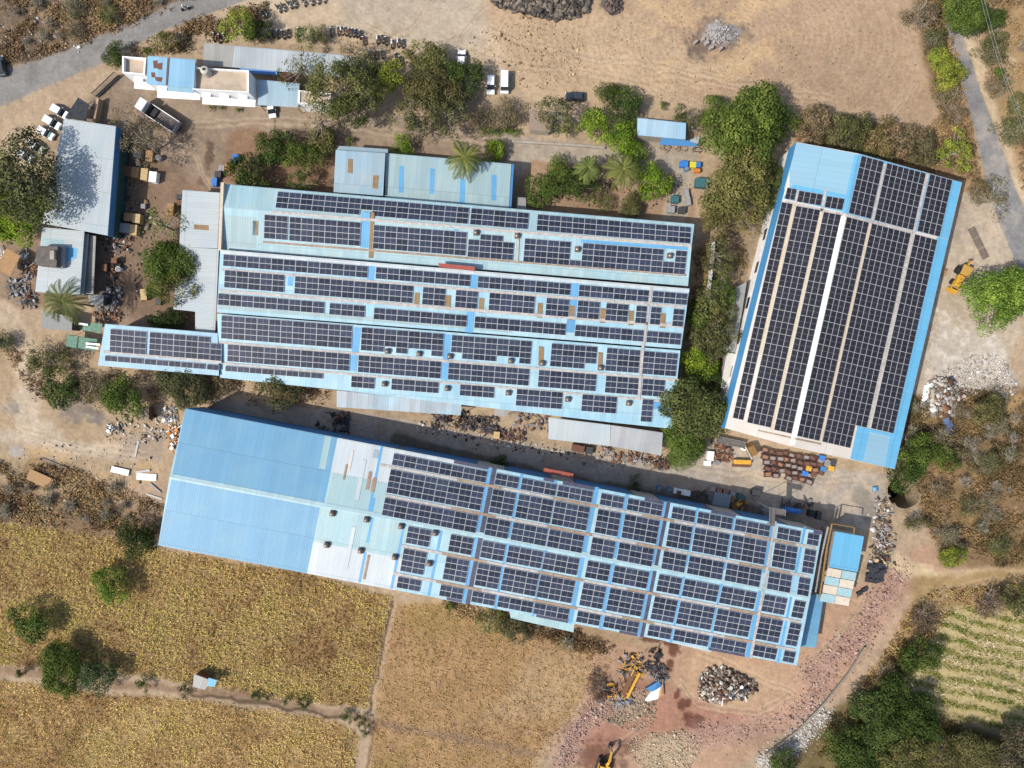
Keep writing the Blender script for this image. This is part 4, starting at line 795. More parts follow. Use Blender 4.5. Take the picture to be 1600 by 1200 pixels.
# ------------------------------------------------------------------ vehicles
def car_proto(paint, label, L_=3.9, W=1.68, name="parked_car", van=False):
    t = thing(name, label, "van" if van else "car"); B = MB(); B.box((0, 0, .55), (L_, W, .55), taper=.95, taper_y=.92); B.build("body", [paint], t, bevel=.24)
    cx, cl = (-.2, L_ * .68) if not van else (-.15, L_ * .86); ch = .55 if not van else .95
    B = MB(); B.box((cx, 0, .82 + ch / 2), (cl, W * .9, ch), taper=.74 if not van else .9, taper_y=.84); B.build("cabin_glass", [GLASS], t)
    B = MB(); B.box((cx - (.22 if not van else .1), 0, .84 + ch), (cl * (.60 if not van else .84), W * .77, .06)); B.build("roof", [paint], t, bevel=.025)
    for sx in (-1, 1):
        for sy in (-1, 1):
            B = MB(); c = (sx * L_ * .31, sy * (W / 2 - .1), .3); B.tube((c[0], c[1] - .1, c[2]), (c[0], c[1] + .1, c[2]), .3, n=14); w = B.build("wheel", [BLACK], t)
            B = MB(); B.tube((c[0], c[1] - .11, c[2]), (c[0], c[1] + .11, c[2]), .17, n=10); B.build("rim", [STEEL], w)
    for sy in (-1, 1):
        B = MB(); B.box((L_ / 2 - .03, sy * W * .34, .68), (.08, .32, .16)); B.build("headlight", [WHITE], t)
        B = MB(); B.box((L_ * .12, sy * (W / 2 + .06), .98), (.12, .16, .12)); B.build("mirror", [paint], t)
    return t
WCAR = plain("white_car_paint", (.78, .78, .78), .3, var=.04); DCAR = plain("dark_car_paint", (.03, .04, .05), .3, var=.1); GCAR = plain("silver_car_paint", (.42, .42, .42), .3, var=.08)
rz = math.radians(-31)
c1 = car_proto(WCAR, "white hatchback nearest the road of three beside the grey shed"); c1.location = P(93, 174, .6).xy.to_3d(); c1.rotation_euler.z = rz; G_CAR = "cars parked beside the grey shed"; c1["group"] = G_CAR
copy_tree(c1, P(81, 191, .6).xy.to_3d(), rz, "white hatchback in the middle of three beside the grey shed"); c3 = copy_tree(c1, P(71, 207.5, .6).xy.to_3d(), rz, "white hatchback with a pale sunshade, last of three beside the grey shed", sc=.95)
B = MB(); B.box((1.02, 0, 1.12), (.5, 1.1, .03), 0); o = B.build("windscreen_shade", [plain("aqua_sunshade", S(150, 205, 215), .5)], c3); o.rotation_euler.y = .5; o.location = (-.45, 0, .55)
copy_tree(c1, P(55, 229, .6).xy.to_3d(), rz, "grey car half covered by the tree beside the grey shed", swap={WCAR: GCAR})
copy_tree(c1, P(38, 243, .6).xy.to_3d(), rz, "silver car almost hidden under the big dark tree", swap={WCAR: GCAR})
copy_tree(c1, P(899, 151, .6).xy.to_3d(), math.radians(178), "black car parked alone on the sand by the olive tree", "cars on the sandy lot", swap={WCAR: DCAR})
copy_tree(c1, P(767, 132, .6).xy.to_3d(), math.radians(-91), "white car parked beside the white van under the trees", "cars on the sandy lot")
copy_tree(c1, P(721, 94, .6).xy.to_3d(), math.radians(88), "white car with its nose sticking out of the dark tree", "cars on the sandy lot")
copy_tree(c1, P(2, 104, .6).xy.to_3d(), math.radians(100), "black car at the roadside in the western scrub", "cars on the road", swap={WCAR: DCAR})
copy_tree(c1, P(424, 170, .6).xy.to_3d(), math.radians(-80), "white car parked under the office porch", "cars at the office", sc=.92)
copy_tree(c1, P(532, 164, .6).xy.to_3d(), math.radians(-85), "black car in the shade of the tall trees east of the office", "cars at the office", swap={WCAR: DCAR})
v = car_proto(WCAR, "white van with a long flat roof parked under the trees", 4.4, 1.75, "van", True); v.location = P(788.5, 128, .8).xy.to_3d(); v.rotation_euler.z = math.radians(-91)
# lorry
tk = thing("lorry", "white-cabbed lorry with an empty grey open bed in the yard", "lorry", P(252, 184, .8).xy.to_3d(), math.radians(147))
B = MB(); B.box((0, 0, .75), (8.4, .9, .3)); B.build("chassis", [DARK], tk); B = MB(); B.box((3.55, 0, 1.75), (1.7, 2.3, 2.0), taper=.93, taper_y=.95); B.build("cab", [WCAR], tk, bevel=.15)
B = MB(); B.box((4.38, 0, 2.1), (.12, 2.0, .8)); B.build("windscreen", [GLASS], tk)
B = MB(); B.box((-1.0, 0, 1.05), (6.2, 2.4, .12)); B.build("bed_floor", [plain("worn_bed_floor", S(120, 110, 108), .8, var=.5, scale=1.5)], tk)
for c, d, m in (((-1.0, 1.2, 1.65), (6.3, .1, 1.1), WHITE), ((-1.0, -1.2, 1.65), (6.3, .1, 1.1), WHITE), ((-4.12, 0, 1.65), (.1, 2.3, 1.1), GREYB), ((2.12, 0, 1.85), (.1, 2.3, 1.5), DARK)): B = MB(); B.box(c, d); B.build("bed_side", [m], tk)
B = MB(); B.box((1.3, 0, 1.35), (1.2, 1.9, .5)); B.build("tarpaulin", [BLACK], tk, bevel=.15)
for x in (3.3, -1.9, -3.1):
    for y in (-1.0, 1.0): B = MB(); B.tube((x, y - .16, .5), (x, y + .16, .5), .5, n=16); w = B.build("wheel", [BLACK], tk); B = MB(); B.tube((x, y - .17, .5), (x, y + .17, .5), .26, n=10); B.build("rim", [STEEL], w)
# motorcycles
def bike_proto():
    t = thing("motorcycle", "motorcycle in the row", "motorcycle"); B = MB(); B.box((.22, 0, .82), (.62, .3, .26), taper=.8, taper_y=.7); B.box((.05, 0, .5), (.5, .26, .4)); B.tube((.55, 0, .95), (.75, 0, .3), .045); B.build("body", [DCAR], t, bevel=.03)
    B = MB(); B.box((-.45, 0, .8), (.75, .26, .12), taper=.9); B.build("seat", [BLACK], t, bevel=.03)
    for x in (.72, -.62): B = MB(); B.tube((x, -.06, .3), (x, .06, .3), .31, n=14); B.build("wheel", [BLACK], t)
    B = MB(); B.tube((.5, -.36, 1.02), (.5, .36, 1.02), .025, n=5); B.build("handlebar", [STEEL], t); B = MB(); B.box((.68, 0, .88), (.14, .2, .18)); B.build("headlight", [WHITE], t)
    return t
bk = bike_proto(); bk["label"] = "motorcycle with a light-clad rider on the asphalt road"; bk.location = P(291.5, 15.5); bk.rotation_euler.z = math.radians(18)
rp = thing("person", "rider in pale shirt and helmet sitting on the motorcycle on the road", "person", P(291.5, 15.5), math.radians(18))
def skin_body(chains, name, mat, parent):
    vs, es, rs = [], [], []
    for ch in chains:
        prev = None
        for it in ch:
            if isinstance(it, int): prev = it; continue
            vs.append(it[:3]); rs.append(it[3]); i = len(vs) - 1
            if prev is not None: es.append((prev, i))
            prev = i
    me = bpy.data.meshes.new(name); me.from_pydata(vs, es, []); o = bpy.data.objects.new(name, me); link(o, parent); md = o.modifiers.new("skin", 'SKIN'); me.materials.append(mat)
    for i, r in enumerate(rs): me.skin_vertices[0].data[i].radius = (r, r)
    me.skin_vertices[0].data[0].use_root = True; o.modifiers.new("sub", 'SUBSURF').levels = 1; o.modifiers["sub"].render_levels = 1; return o
SHIRT = plain("pale_shirt", S(216, 214, 206), .9); SKIN = plain("skin", (.25, .13, .08), .6)
skin_body([[(-.3, 0, .92, .17), (-.25, 0, 1.15, .17), (-.18, 0, 1.4, .16), (-.12, 0, 1.55, .07), (-.08, 0, 1.72, .1), (-.07, 0, 1.84, .08)], [2, (-.15, .22, 1.4, .07), (.12, .32, 1.15, .05), (.45, .33, 1.05, .04)], [2, (-.15, -.22, 1.4, .07), (.12, -.32, 1.15, .05), (.45, -.33, 1.05, .04)], [0, (.1, .2, .86, .09), (.12, .24, .4, .06), (.25, .24, .33, .045)], [0, (.1, -.2, .86, .09), (.12, -.24, .4, .06), (.25, -.24, .33, .045)]], "body", SHIRT, rp)
B = MB(); B.dome((-.07, 0, 1.76), .15, .16, 12, 5, z0=-.6); B.build("helmet", [WHITE], rp)
WBIKE = plain("pale_scooter_paint", (.6, .6, .6), .4); RBIKE = plain("red_bike_paint", (.2, .03, .03), .4); GBIKE = plain("grey_bike_paint", (.1, .1, .11), .4)
rows_b = [("in the roadside row at the top of the sandy lot", -62, [(411, 24), (416, 22), (435, 15), (443, 13), (452, 9), (460, 7), (474, 5), (486, 3), (496, 1), (505, -1)]),
    ("in the shaded row behind the grey shelter", 94, [(420, 55), (427, 54), (435, 55), (443, 56), (451, 54), (467, 52)]), ("in the long row at the edge of the trees, north of the shelter", 97, [(518, 52), (529, 50), (534, 50), (540, 51), (546, 53), (552, 53), (557, 54), (563, 56), (569, 66)]),
    ("in the short row north of the yellow-green tree", 95, [(590, 64), (597, 63), (603, 66), (613, 71), (622, 69), (629, 70)]), ("standing scattered under the trees near the sandy lot", 100, [(579, 87), (587, 88), (597, 87), (619, 91), (626, 96), (584, 104), (336, 60), (344, 62), (352, 61)])]
for where, ang, pts in rows_b:
    for k, (x, y) in enumerate(pts):
        sw = {0: None, 1: {DCAR: GBIKE}, 2: {DCAR: RBIKE}, 3: {DCAR: WBIKE}}[rnd.choice((0, 0, 0, 1, 1, 2, 3))]
        copy_tree(bk, P(x, y), math.radians(ang + rnd.uniform(-9, 9)), "dusty motorcycle " + where, "motorcycles " + where, swap=sw)
# yellow machines
def digger(px, py, rz, label):
    t = thing("excavator", label, "excavator", P(px, py), rz); B = MB()
    for y in (-1.05, 1.05):
        B = MB(); B.box((0, y, .42), (3.5, .5, .8)); tr_ = B.build("track", [BLACK], t, bevel=.2)
    B = MB(); B.box((-.45, 0, 1.35), (2.9, 2.2, .9)); B.build("house", [YEL], t, bevel=.12); B = MB(); B.box((-1.75, 0, 1.4), (.7, 2.3, 1.0)); B.build("counterweight", [YEL], t, bevel=.15)
    B = MB(); B.box((.5, .62, 1.95), (1.4, .95, 1.5), taper=.88); B.build("cab_glass", [GLASS], t); B = MB(); B.box((.45, .62, 2.73), (1.3, .9, .07)); B.build("cab_roof", [YEL], t)
    for a, b, w in (((.7, -.2, 1.6), (2.6, -.2, 3.2), .34), ((2.6, -.2, 3.2), (4.3, -.2, 2.6), .3)): B = MB(); B.tube(a, b, w, w * .7, 6); B.build("boom", [YEL], t)
    B = MB(); B.tube((4.3, -.2, 2.6), (4.5, -.2, 1.0), .22, .16, 6); B.build("stick", [YEL], t); B = MB(); B.box((4.3, -.2, .7), (.8, .9, .7), taper=.6); B.build("bucket", [DARK], t); return t
digger(941, 1196, math.radians(72), "yellow excavator working on the dark red earth")
lo = thing("backhoe_loader", "yellow backhoe with tan canopy roof parked beside the big green tree", "backhoe", P(1499, 433, .8).xy.to_3d(), math.radians(-115))
B = MB(); B.box((.9, 0, 1.15), (2.4, 1.3, .9)); B.build("bonnet", [YEL], lo, bevel=.15); B = MB(); B.box((-1.1, 0, 1.5), (1.8, 1.7, 1.3)); B.build("cab_body", [GLASS], lo); B = MB(); B.box((-1.1, 0, 2.3), (2.0, 1.9, .12)); B.build("canopy_roof", [plain("faded_yellow_roof", S(214, 170, 84), .6)], lo, bevel=.05)
for x, r, y in ((1.3, .5, .85), (-1.2, .75, .95)):
    for s_ in (-1, 1): B = MB(); B.tube((x, s_ * y - .2, r), (x, s_ * y + .2, r), r, n=16); B.build("wheel", [BLACK], lo)
B = MB(); B.box((2.9, 0, .6), (.8, 2.2, .8), taper=.7); B.build("front_bucket", [YEL], lo)
for y in (-.7, .7): B = MB(); B.box((2.0, y, 1.0), (1.7, .18, .25)); B.build("loader_arm", [YEL], lo)
B = MB(); B.tube((-2.1, 0, 1.2), (-2.9, 0, 2.6), .2, .16, 6); B.tube((-2.9, 0, 2.6), (-3.4, 0, 1.2), .16, .12, 6); B.build("rear_boom", [YEL], lo)

# ------------------------------------------------------------------ trees and shrubs
def quads(c, n, size, asp, rng):
    """leaf-sized quads: centres c (N,3), facing n (N,3), size (N,)"""
    n = n / (np.linalg.norm(n, axis=1, keepdims=True) + 1e-9); r = rng.normal(size=n.shape); u = r - (r * n).sum(1, keepdims=True) * n; u /= (np.linalg.norm(u, axis=1, keepdims=True) + 1e-9); w = np.cross(n, u)
    u = u * size[:, None] * .5; w = w * size[:, None] * .5 * asp; k = n * size[:, None] * .12
    v = np.stack([c - u, c - w * .9 + k, c + u, c + w * .9 + k], 1).reshape(-1, 3); f = np.arange(len(c) * 4).reshape(-1, 4); return v, f
def crown_mesh(name, seed, R, ht, base, leaf, cov, nb, br=(.24, .4), droop=0.0, gap=0.0):
    rng = np.random.default_rng(seed); ph = rng.uniform(0, 6.28, 4); cs = []; rb = []
    for i in range(nb):
        az = rng.uniform(0, 6.283); edge = 1 + .16 * math.sin(2 * az + ph[0]) + .13 * math.sin(3 * az + ph[1]) + .08 * math.sin(5 * az + ph[2])
        q = math.sqrt(rng.uniform(0.02, 1)) if i > nb * .35 else rng.uniform(.75, 1); q = q if i > 2 else .22 * i; r = R * rng.uniform(*br)
        rad = max(0, (R * edge - r * .75)) * q; z = base + ht * (.34 + .5 * math.sqrt(max(0, 1 - q * q * .85)) * rng.uniform(.6, 1.1)) - droop * q * q
        cs.append((rad * math.cos(az), rad * math.sin(az), max(z, r * .5))); rb.append(r)
    C_, Nn, Sz, T = [], [], [], []
    for (c, r) in zip(cs, rb):
        n = max(14, int(cov * 4 * math.pi * r * r / (leaf * leaf * .6))); d = rng.normal(size=(n, 3)); d /= np.linalg.norm(d, axis=1, keepdims=True)
        d = d[(d[:, 2] > -.35) | (rng.random(n) < .3)]; lump = 1 + .22 * np.sin(d[:, 0] * 5 + rng.uniform(0, 6)) * np.sin(d[:, 1] * 5 + rng.uniform(0, 6)) * np.sin(d[:, 2] * 5 + rng.uniform(0, 6))
        rr = r * lump * (1 - .45 * rng.random(len(d)) ** 2); p = np.array(c) + d * rr[:, None] * np.array([1, 1, .75]); keep = rng.random(len(d)) > gap; p, d = p[keep], d[keep]
        C_.append(p); Nn.append(d * 1.0 + rng.normal(size=d.shape) * .34 + np.array([0, 0, .25])); Sz.append(leaf * rng.uniform(.65, 1.35, len(d)))
        T.append(np.clip(rng.normal(.45, .15) + rng.normal(0, .14, len(d)), 0, 1))
    v, f = quads(np.concatenate(C_), np.concatenate(Nn), np.concatenate(Sz), .6, rng); v[:, 2] = np.maximum(v[:, 2], .05)
    return npmesh("crown", v, f, LEAF, np.concatenate(T)), cs
def trunk_mesh(cs, R, base, ht, r0, nl, rng_, twig=False):
    B = MB(); top = base + ht * .3; B.tube((0, 0, -.3), (.1 * R * .3, 0, top), r0, r0 * .6, 8)
    for c in cs[:nl]:
        m = Vector((c[0] * .45, c[1] * .45, top + (c[2] - top) * .55)); B.tube((.1 * R * .3, 0, top - .1), m, r0 * .5, r0 * .28, 5, caps=False); B.tube(m, Vector(c), r0 * .28, r0 * .08, 4, caps=False)
    return B.mesh("trunk", [BARK])
PALEBARK = plain("pale_bark", (.32, .28, .23), .9, scale=6)
def bare_mesh(seed, R, ht):
    """leafless thorn bush: many forked twigs"""
    r = random.Random(seed); B = MB()
    for i in range(26):
        az = r.uniform(0, 6.28); q = r.uniform(.25, 1); p = Vector((0, 0, 0)); e = Vector((math.cos(az) * R * q * .6, math.sin(az) * R * q * .6, ht * r.uniform(.5, .9))); B.tube(p, e, .05, .03, 4, caps=False)
        for k in range(5): B.tube(e.lerp(p, r.uniform(0, .4)), e + Vector((r.uniform(-1, 1), r.uniform(-1, 1), r.uniform(-.1, .4))) * R * .42, .026, .012, 3, caps=False)
    return B.mesh("trunk", [PALEBARK])
PRO = {}
def proto(kind, size, k):
    key = (kind, size, k)
    if key not in PRO:
        R = {'s': 1.6, 'm': 3.4, 'l': 6.2}[size]; sd = hash((kind == 'sparse', size, k, len(PRO))) % 9999; sd = {'dense': 100, 'sparse': 300, 'dry': 500, 'thin': 700}[kind] + {'s': 10, 'm': 20, 'l': 30}[size] + k
        lf = {'s': .22, 'm': .30, 'l': .40}[size]; nb = {'s': 12, 'm': 34, 'l': 64}[size]; ht = R * {'dense': 1.15, 'sparse': 1.3, 'dry': .95, 'thin': 1.0}[kind]; base = R * {'dense': .14, 'sparse': .55, 'dry': .08, 'thin': .5}[kind]
        cov = {'dense': .66, 'sparse': .5, 'dry': .36, 'thin': .30}[kind]; br = {'dense': (.20, .36), 'sparse': (.15, .28), 'dry': (.20, .36), 'thin': (.14, .26)}[kind]
        if kind == 'sparse': nb = int(nb * 1.25)
        cm, cs = crown_mesh("crown", sd, R, ht, base, lf, cov, nb, br, gap={'dense': 0, 'sparse': .12, 'dry': .22, 'thin': .3}[kind])
        tm = trunk_mesh(cs, R, base, ht, R * .05 + .03, 14 if kind != 'dense' else 8, None) if kind != 'dry' else bare_mesh(sd, R, R * .9)
        if kind in ('sparse', 'thin'): tm.materials.clear(); tm.materials.append(PALEBARK)
        PRO[key] = (cm, tm, R, base + ht * .6)
    return PRO[key]
DG, MG, BG, OL, BR, YG, DK, GB = (.040, .058, .014), (.062, .088, .018), (.110, .155, .016), (.090, .092, .030), (.135, .102, .055), (.135, .150, .024), (.030, .045, .014), (.080, .076, .030)
tn = [0]
def tree(px, py, r, kind, col, label, name="tree", cat=None, group=None, stretch=1.0):
    R = r / 8.0; size = 's' if R < 2.2 else 'm' if R < 4.6 else 'l'; tn[0] += 1; cm, tm, R0, hc = proto(kind, size, tn[0] % 3); sc = R / R0 * .97
    p = P(px, py, hc * sc * .9); t = thing(name, label, cat or {"tree": "tree", "shrub": "shrub", "hedge_bush": "shrub"}.get(name, "tree"), (p.x, p.y, gz(px, py)), rnd.uniform(0, 6.28), group); t.scale = (sc, sc, sc * stretch)
    c = bpy.data.objects.new("crown", cm); link(c, t); k = rnd.uniform(.88, 1.12); k *= 1.42; c.color = (min(.2, col[0] * k * rnd.uniform(.93, 1.07)), min(.24, col[1] * k), col[2] * k, 1)
    b = bpy.data.objects.new("trunk", tm); link(b, t); return t
TL = [  # px, py, radius px, kind, colour, label
 (180, 86, 19, 'dense', DG, "olive green tree at the bend of the asphalt road, west of the office"), (228, 80, 8, 'dense', MG, "small green bush against the office's west terrace"), (256, 66, 17, 'sparse', OL, "olive bush on the verge behind the office's blue roof"), (282, 58, 13, 'dry', BR, "brown dry bush on the verge behind the office"),
 (372, 42, 26, 'sparse', YG, "bushy olive tree on the verge north of the grey shelter"), (402, 48, 20, 'dense', DG, "dark bushy tree over the west end of the motorcycle row"), (478, 58, 17, 'sparse', MG, "green bush between the shelter and the long motorcycle row, western one"), (502, 58, 15, 'dense', OL, "green bush between the shelter and the long motorcycle row, eastern one"),
 (470, 108, 34, 'thin', OL, "thin olive tree over the middle of the grey shelter roof"), (452, 128, 19, 'dense', (.17, .07, .06), "pink flowering bougainvillea beside the office porch"), (458, 146, 18, 'thin', BR, "brownish creeper tree hanging over the porch roof"), (533, 140, 50, 'sparse', OL, "tall pale-limbed open tree, biggest of the grove over the shelter's east end"), (552, 80, 32, 'thin', BR, "beige leaved tree at the northern edge of the grove by the motorcycles"), (563, 112, 30, 'sparse', OL, "olive tree hiding the east end of the grey shelter"), (500, 190, 34, 'thin', BR, "sandy brown thin tree spreading over the lane south of the grove"), (560, 172, 28, 'sparse', DG, "dark open tree in the middle of the grove, over the lane's north side"),
 (602, 128, 31, 'dense', YG, "yellow-green tree between the two dark groves"), (668, 92, 34, 'dense', OL, "dusty olive tree at the north tip of the dark grove by the sandy lot"), (678, 142, 42, 'dense', GB, "largest dusty dark tree in the grove beside the parked white van"), (722, 122, 34, 'dense', DG, "dark tree at the east side of the grove with a white car under it"), (645, 178, 34, 'sparse', GB, "thin grey-green tree at the southwest of the dark grove"), (700, 180, 34, 'sparse', GB, "brown-green tree over the lane at the south of the dark grove"), (655, 205, 24, 'thin', BR, "thin branchy tree shading the lane below the dark grove"),
 (790, 178, 28, 'dry', BR, "brown leafless shrubbery south of the parked white van"), (752, 190, 20, 'dry', BR, "dry brown bush beside the lane hedge"), (868, 180, 30, 'sparse', GB, "grey-green olive tree beside the black car"), (888, 198, 15, 'dense', YG, "small yellow-green bush under the olive tree by the hut"), (952, 148, 20, 'dense', DG, "tall dark tree behind the bright green pair, sand side"), (977, 170, 28, 'dense', DG, "dark green tree touching the light blue shed's corner"), (932, 197, 26, 'dense', BG, "bright green tree, western of the pair beside the light blue shed"), (971, 214, 26, 'dense', BG, "bright green tree, eastern of the pair beside the light blue shed"), (992, 242, 20, 'dense', BG, "bright green bush behind the eastern palm"),
 (1062, 179, 14, 'dense', MG, "round green bush behind the light blue shed"), (1034, 166, 9, 'dense', MG, "little green bush on the field edge behind the light blue shed"), (1085, 192, 24, 'dry', GB, "scrubby olive bush between the light blue shed and the huge tree"), (1168, 202, 62, 'dense', MG, "huge green tree at the northwest corner of the eastern hall"), (1212, 195, 34, 'dense', MG, "green tree overhanging the azure roof corner of the eastern hall"), (1118, 178, 26, 'dense', MG, "green tree west of the huge tree on the field edge"), (1160, 285, 56, 'dense', (.095, .088, .028), "large rusty green tree over the yard gap, below the huge tree"), (1205, 290, 36, 'dense', (.085, .09, .028), "rusty green tree covering the eastern hall's west eave"), (1118, 335, 32, 'dense', (.10, .085, .03), "brown-green tree at the east end of the concrete yard"), (1165, 345, 24, 'sparse', (.10, .085, .03), "thin brown-green tree by the eastern hall's blue fascia"),
 (872, 268, 22, 'dense', MG, "leafy tree at the north of the garden clump by the palms"), (848, 296, 30, 'dense', MG, "broad leafy tree at the west end of the garden clump"), (908, 292, 28, 'dense', DG, "dark round tree under the western garden palm"), (985, 322, 18, 'dense', GB, "small grey-green bush at the roof edge of the northern hall"), (1020, 284, 28, 'dense', BG, "light green tree at the east end of the garden clump"), (945, 318, 16, 'dry', OL, "scruffy low bush on the bare garden soil"),
 (430, 228, 28, 'dense', DG, "dark tree in the garden west of the blue grey annex, by the lane"), (473, 243, 27, 'dense', MG, "lighter green tree in the garden west of the blue grey annex"), (502, 226, 26, 'dense', OL, "olive bush along the lane beside the blue grey annex"), (545, 221, 9, 'dense', MG, "little green hedge bush by the lane at the annex corner"), (388, 272, 34, 'dense', DG, "big dark bush north of the triple hall's west end"), (468, 286, 20, 'sparse', MG, "low shrubs against the triple hall's north eave"), (410, 252, 14, 'dense', DG, "small bush between two dark garden trees"), (630, 231, 19, 'dense', BG, "bright green hedge bush north of the teal annex, western"), (772, 238, 19, 'dense', BG, "bright green hedge bush north of the teal annex, beside the palm"), (1000, 300, 14, 'dense', MG, "small bush squeezed against the light green tree"),
 (195, 188, 25, 'thin', BR, "thin brown tree between the grey shed and the lorry"), (226, 222, 36, 'thin', (.12, .10, .06), "see-through brown tree over the crates in the yard"), (42, 288, 62, 'sparse', (.07, .07, .03), "large dark tree shading the grey shed roof"), (28, 335, 48, 'dense', BG, "bright green tree at the frame's west side, below the dark tree"), (256, 352, 34, 'thin', MG, "open green tree in the dirt yard beside the long grey roof"), (290, 372, 26, 'dry', (.16, .11, .10), "pinkish bare tree leaning on the long grey roof"), (262, 418, 42, 'dense', MG, "dense green tree in the dirt yard beside the long grey roof"), (272, 448, 32, 'sparse', OL, "olive lower tree beside the long grey roof's south corner"), (265, 502, 22, 'dense', DK, "dark shrub in the shade north of the west wing"), (240, 502, 14, 'dense', DK, "smaller dark shrub in the shade north of the west wing"),
 (95, 606, 32, 'dense', DG, "dark green round bush by the dusty track"), (194, 622, 34, 'dense', MG, "round grey-green bush beside the little brown hut"), (74, 558, 34, 'dry', GB, "big brown-olive thicket west of the west wing"), (150, 612, 26, 'dry', BR, "brown bush between two round green bushes"), (285, 600, 38, 'dense', (.06, .062, .028), "dark olive bush under the west wing's south eave"), (438, 610, 34, 'dense', (.07, .068, .03), "dark olive bush south of the triple hall, west of the patchwork lean-to"), (345, 602, 20, 'dry', BR, "dry brown bush between two dark olive bushes"), (5, 535, 17, 'dry', DK, "dark thorn bush on the west side of the dusty track"), (122, 598, 14, 'dense', DG, "small dark bush joined to the round bush by the track"),
 (1102, 498, 28, 'dense', MG, "green tree north in the strip east of the triple hall"), (1108, 535, 32, 'dense', GB, "dusty tree in the middle of the strip east of the triple hall"), (1092, 570, 27, 'dense', BG, "bright green bush in the strip east of the triple hall"), (1106, 590, 24, 'dense', DG, "dark bush next to the bright bush east of the triple hall"), (1088, 640, 50, 'dense', (.055, .068, .022), "large dark tree at the alley bend between three halls"), (1068, 690, 36, 'dense', MG, "green tree drooping over the weathered lean-to at the alley bend"), (1110, 470, 26, 'sparse', OL, "olive tree just south of the low white wall"), (1126, 520, 26, 'sparse', GB, "dusty bush between the strip's trees and the grey lean-to"), (1122, 400, 26, 'sparse', GB, "dusty bush east of the low white wall's north end"), (1122, 420, 24, 'thin', OL, "thin shrub beside the low white wall"), (1128, 455, 24, 'sparse', MG, "loose green shrub at the south end of the low white wall"), (1135, 490, 18, 'sparse', OL, "thin shrub near the eastern hall's grey lean-to"),
 (1272, 196, 32, 'dense', (.11, .09, .05), "brown-olive bush on the field edge by the azure roof corner"), (1312, 206, 32, 'dry', (.12, .10, .055), "dry brown bush in the hedge north of the eastern hall"), (1330, 205, 34, 'dense', GB, "dark olive bush in the hedge north of the eastern hall"), (1378, 222, 34, 'dense', (.10, .082, .035), "rusty olive bush in the hedge at the eastern hall's ridge"), (1412, 218, 28, 'sparse', BR, "brown bush in the hedge north of the eastern hall's east slope"), (1440, 232, 30, 'dense', (.09, .075, .04), "dark brown bush near the hedge's east end"), (1492, 238, 30, 'sparse', YG, "light green feathery bush beside the eastern road"), (1478, 152, 24, 'dry', BR, "dry brown bush at the ploughed field's corner by the road"), (1490, 180, 18, 'dry', BR, "small brown bush on the road verge, south of the yellow-green tree"), (1468, 95, 20, 'dense', YG, "yellow-green roadside tree, northern half of a pair"), (1482, 118, 24, 'dense', YG, "yellow-green roadside tree leaning over the asphalt"), (1442, 25, 30, 'dry', (.13, .10, .06), "brown bush at the ploughed field's northeast corner"), (1460, 60, 22, 'dry', GB, "scrubby bush north of the yellow-green pair"), (1505, 14, 38, 'dense', MG, "green tree growing over the eastern road at its top"), (1548, 30, 20, 'dense', DG, "dark tree on the far verge at the top of the eastern road"), (1548, 82, 24, 'dry', GB, "olive scrub on the far verge under the wires"), (1558, 118, 14, 'dense', MG, "small green bush on the far verge under the wires"), (1590, 165, 18, 'sparse', OL, "olive bush at the frame's east side"), (1580, 205, 26, 'dry', GB, "dry olive scrub on the far road verge"), (1550, 312, 32, 'thin', (.12, .10, .05), "patchy brown-green tree beside the road's turn"), (1530, 300, 18, 'sparse', BR, "brown shrub on the road's west verge"),
 (1562, 464, 51, 'dense', (.085, .125, .02), "big bright green tree beside the yellow backhoe"), (1432, 706, 28, 'dense', MG, "green bush at the southeast corner of the eastern hall"), (1412, 740, 30, 'dense', DG, "dark green bush covering the west side of the stone well"), (1475, 715, 22, 'dense', MG, "green bush in the scrub, east of the hall corner bush"), (1475, 690, 24, 'dry', BR, "brown bush above the green scrub bush"), (1545, 640, 24, 'dense', GB, "dusty dark bush beside the pale rubble"), (1488, 870, 20, 'dense', YG, "light green bush at the south edge of the eastern scrub"), (1562, 852, 18, 'dry', OL, "olive bush among brown scrub near the frame's east side"),
 (1442, 1022, 30, 'dense', DG, "dark green bush at the west edge of the striped field"), (1418, 1032, 20, 'dense', DG, "smaller dark bush at the west edge of the striped field"), (1446, 968, 24, 'dry', (.10, .065, .045), "dark brown thorn bush above the striped field"), (1385, 1052, 20, 'dry', BR, "brown shrub on the slope below the pink rubble"), (1356, 1104, 32, 'dense', (.05, .065, .02), "green tree at the north of the southeast thicket"), (1392, 1085, 34, 'dense', DG, "dark tree in the southeast thicket, near the striped field"), (1430, 1132, 42, 'dense', DG, "dark tree on the east side of the southeast thicket"), (1380, 1146, 38, 'dense', (.05, .07, .02), "broad green tree in the middle of the southeast thicket"), (1322, 1158, 34, 'dense', DG, "green tree on the west side of the southeast thicket"), (1345, 1190, 40, 'dense', DG, "dark tree at the bottom of the southeast thicket"), (1415, 1185, 40, 'sparse', OL, "olive tree at the bottom of the southeast thicket"), (1480, 1180, 36, 'dry', GB, "dry bush south of the striped field"), (1530, 1180, 36, 'dense', GB, "olive bush south of the striped field, near the bottom"), (1582, 1180, 40, 'dense', (.07, .06, .035), "dark brown bush in the southeast corner"), (1225, 1192, 22, 'dense', DG, "dark bush beside the retaining wall's lower end"),
 (1550, 940, 28, 'dry', (.11, .08, .055), "brown thicket above the striped field, west part"), (1592, 938, 28, 'dense', GB, "olive thicket above the striped field, east part"),
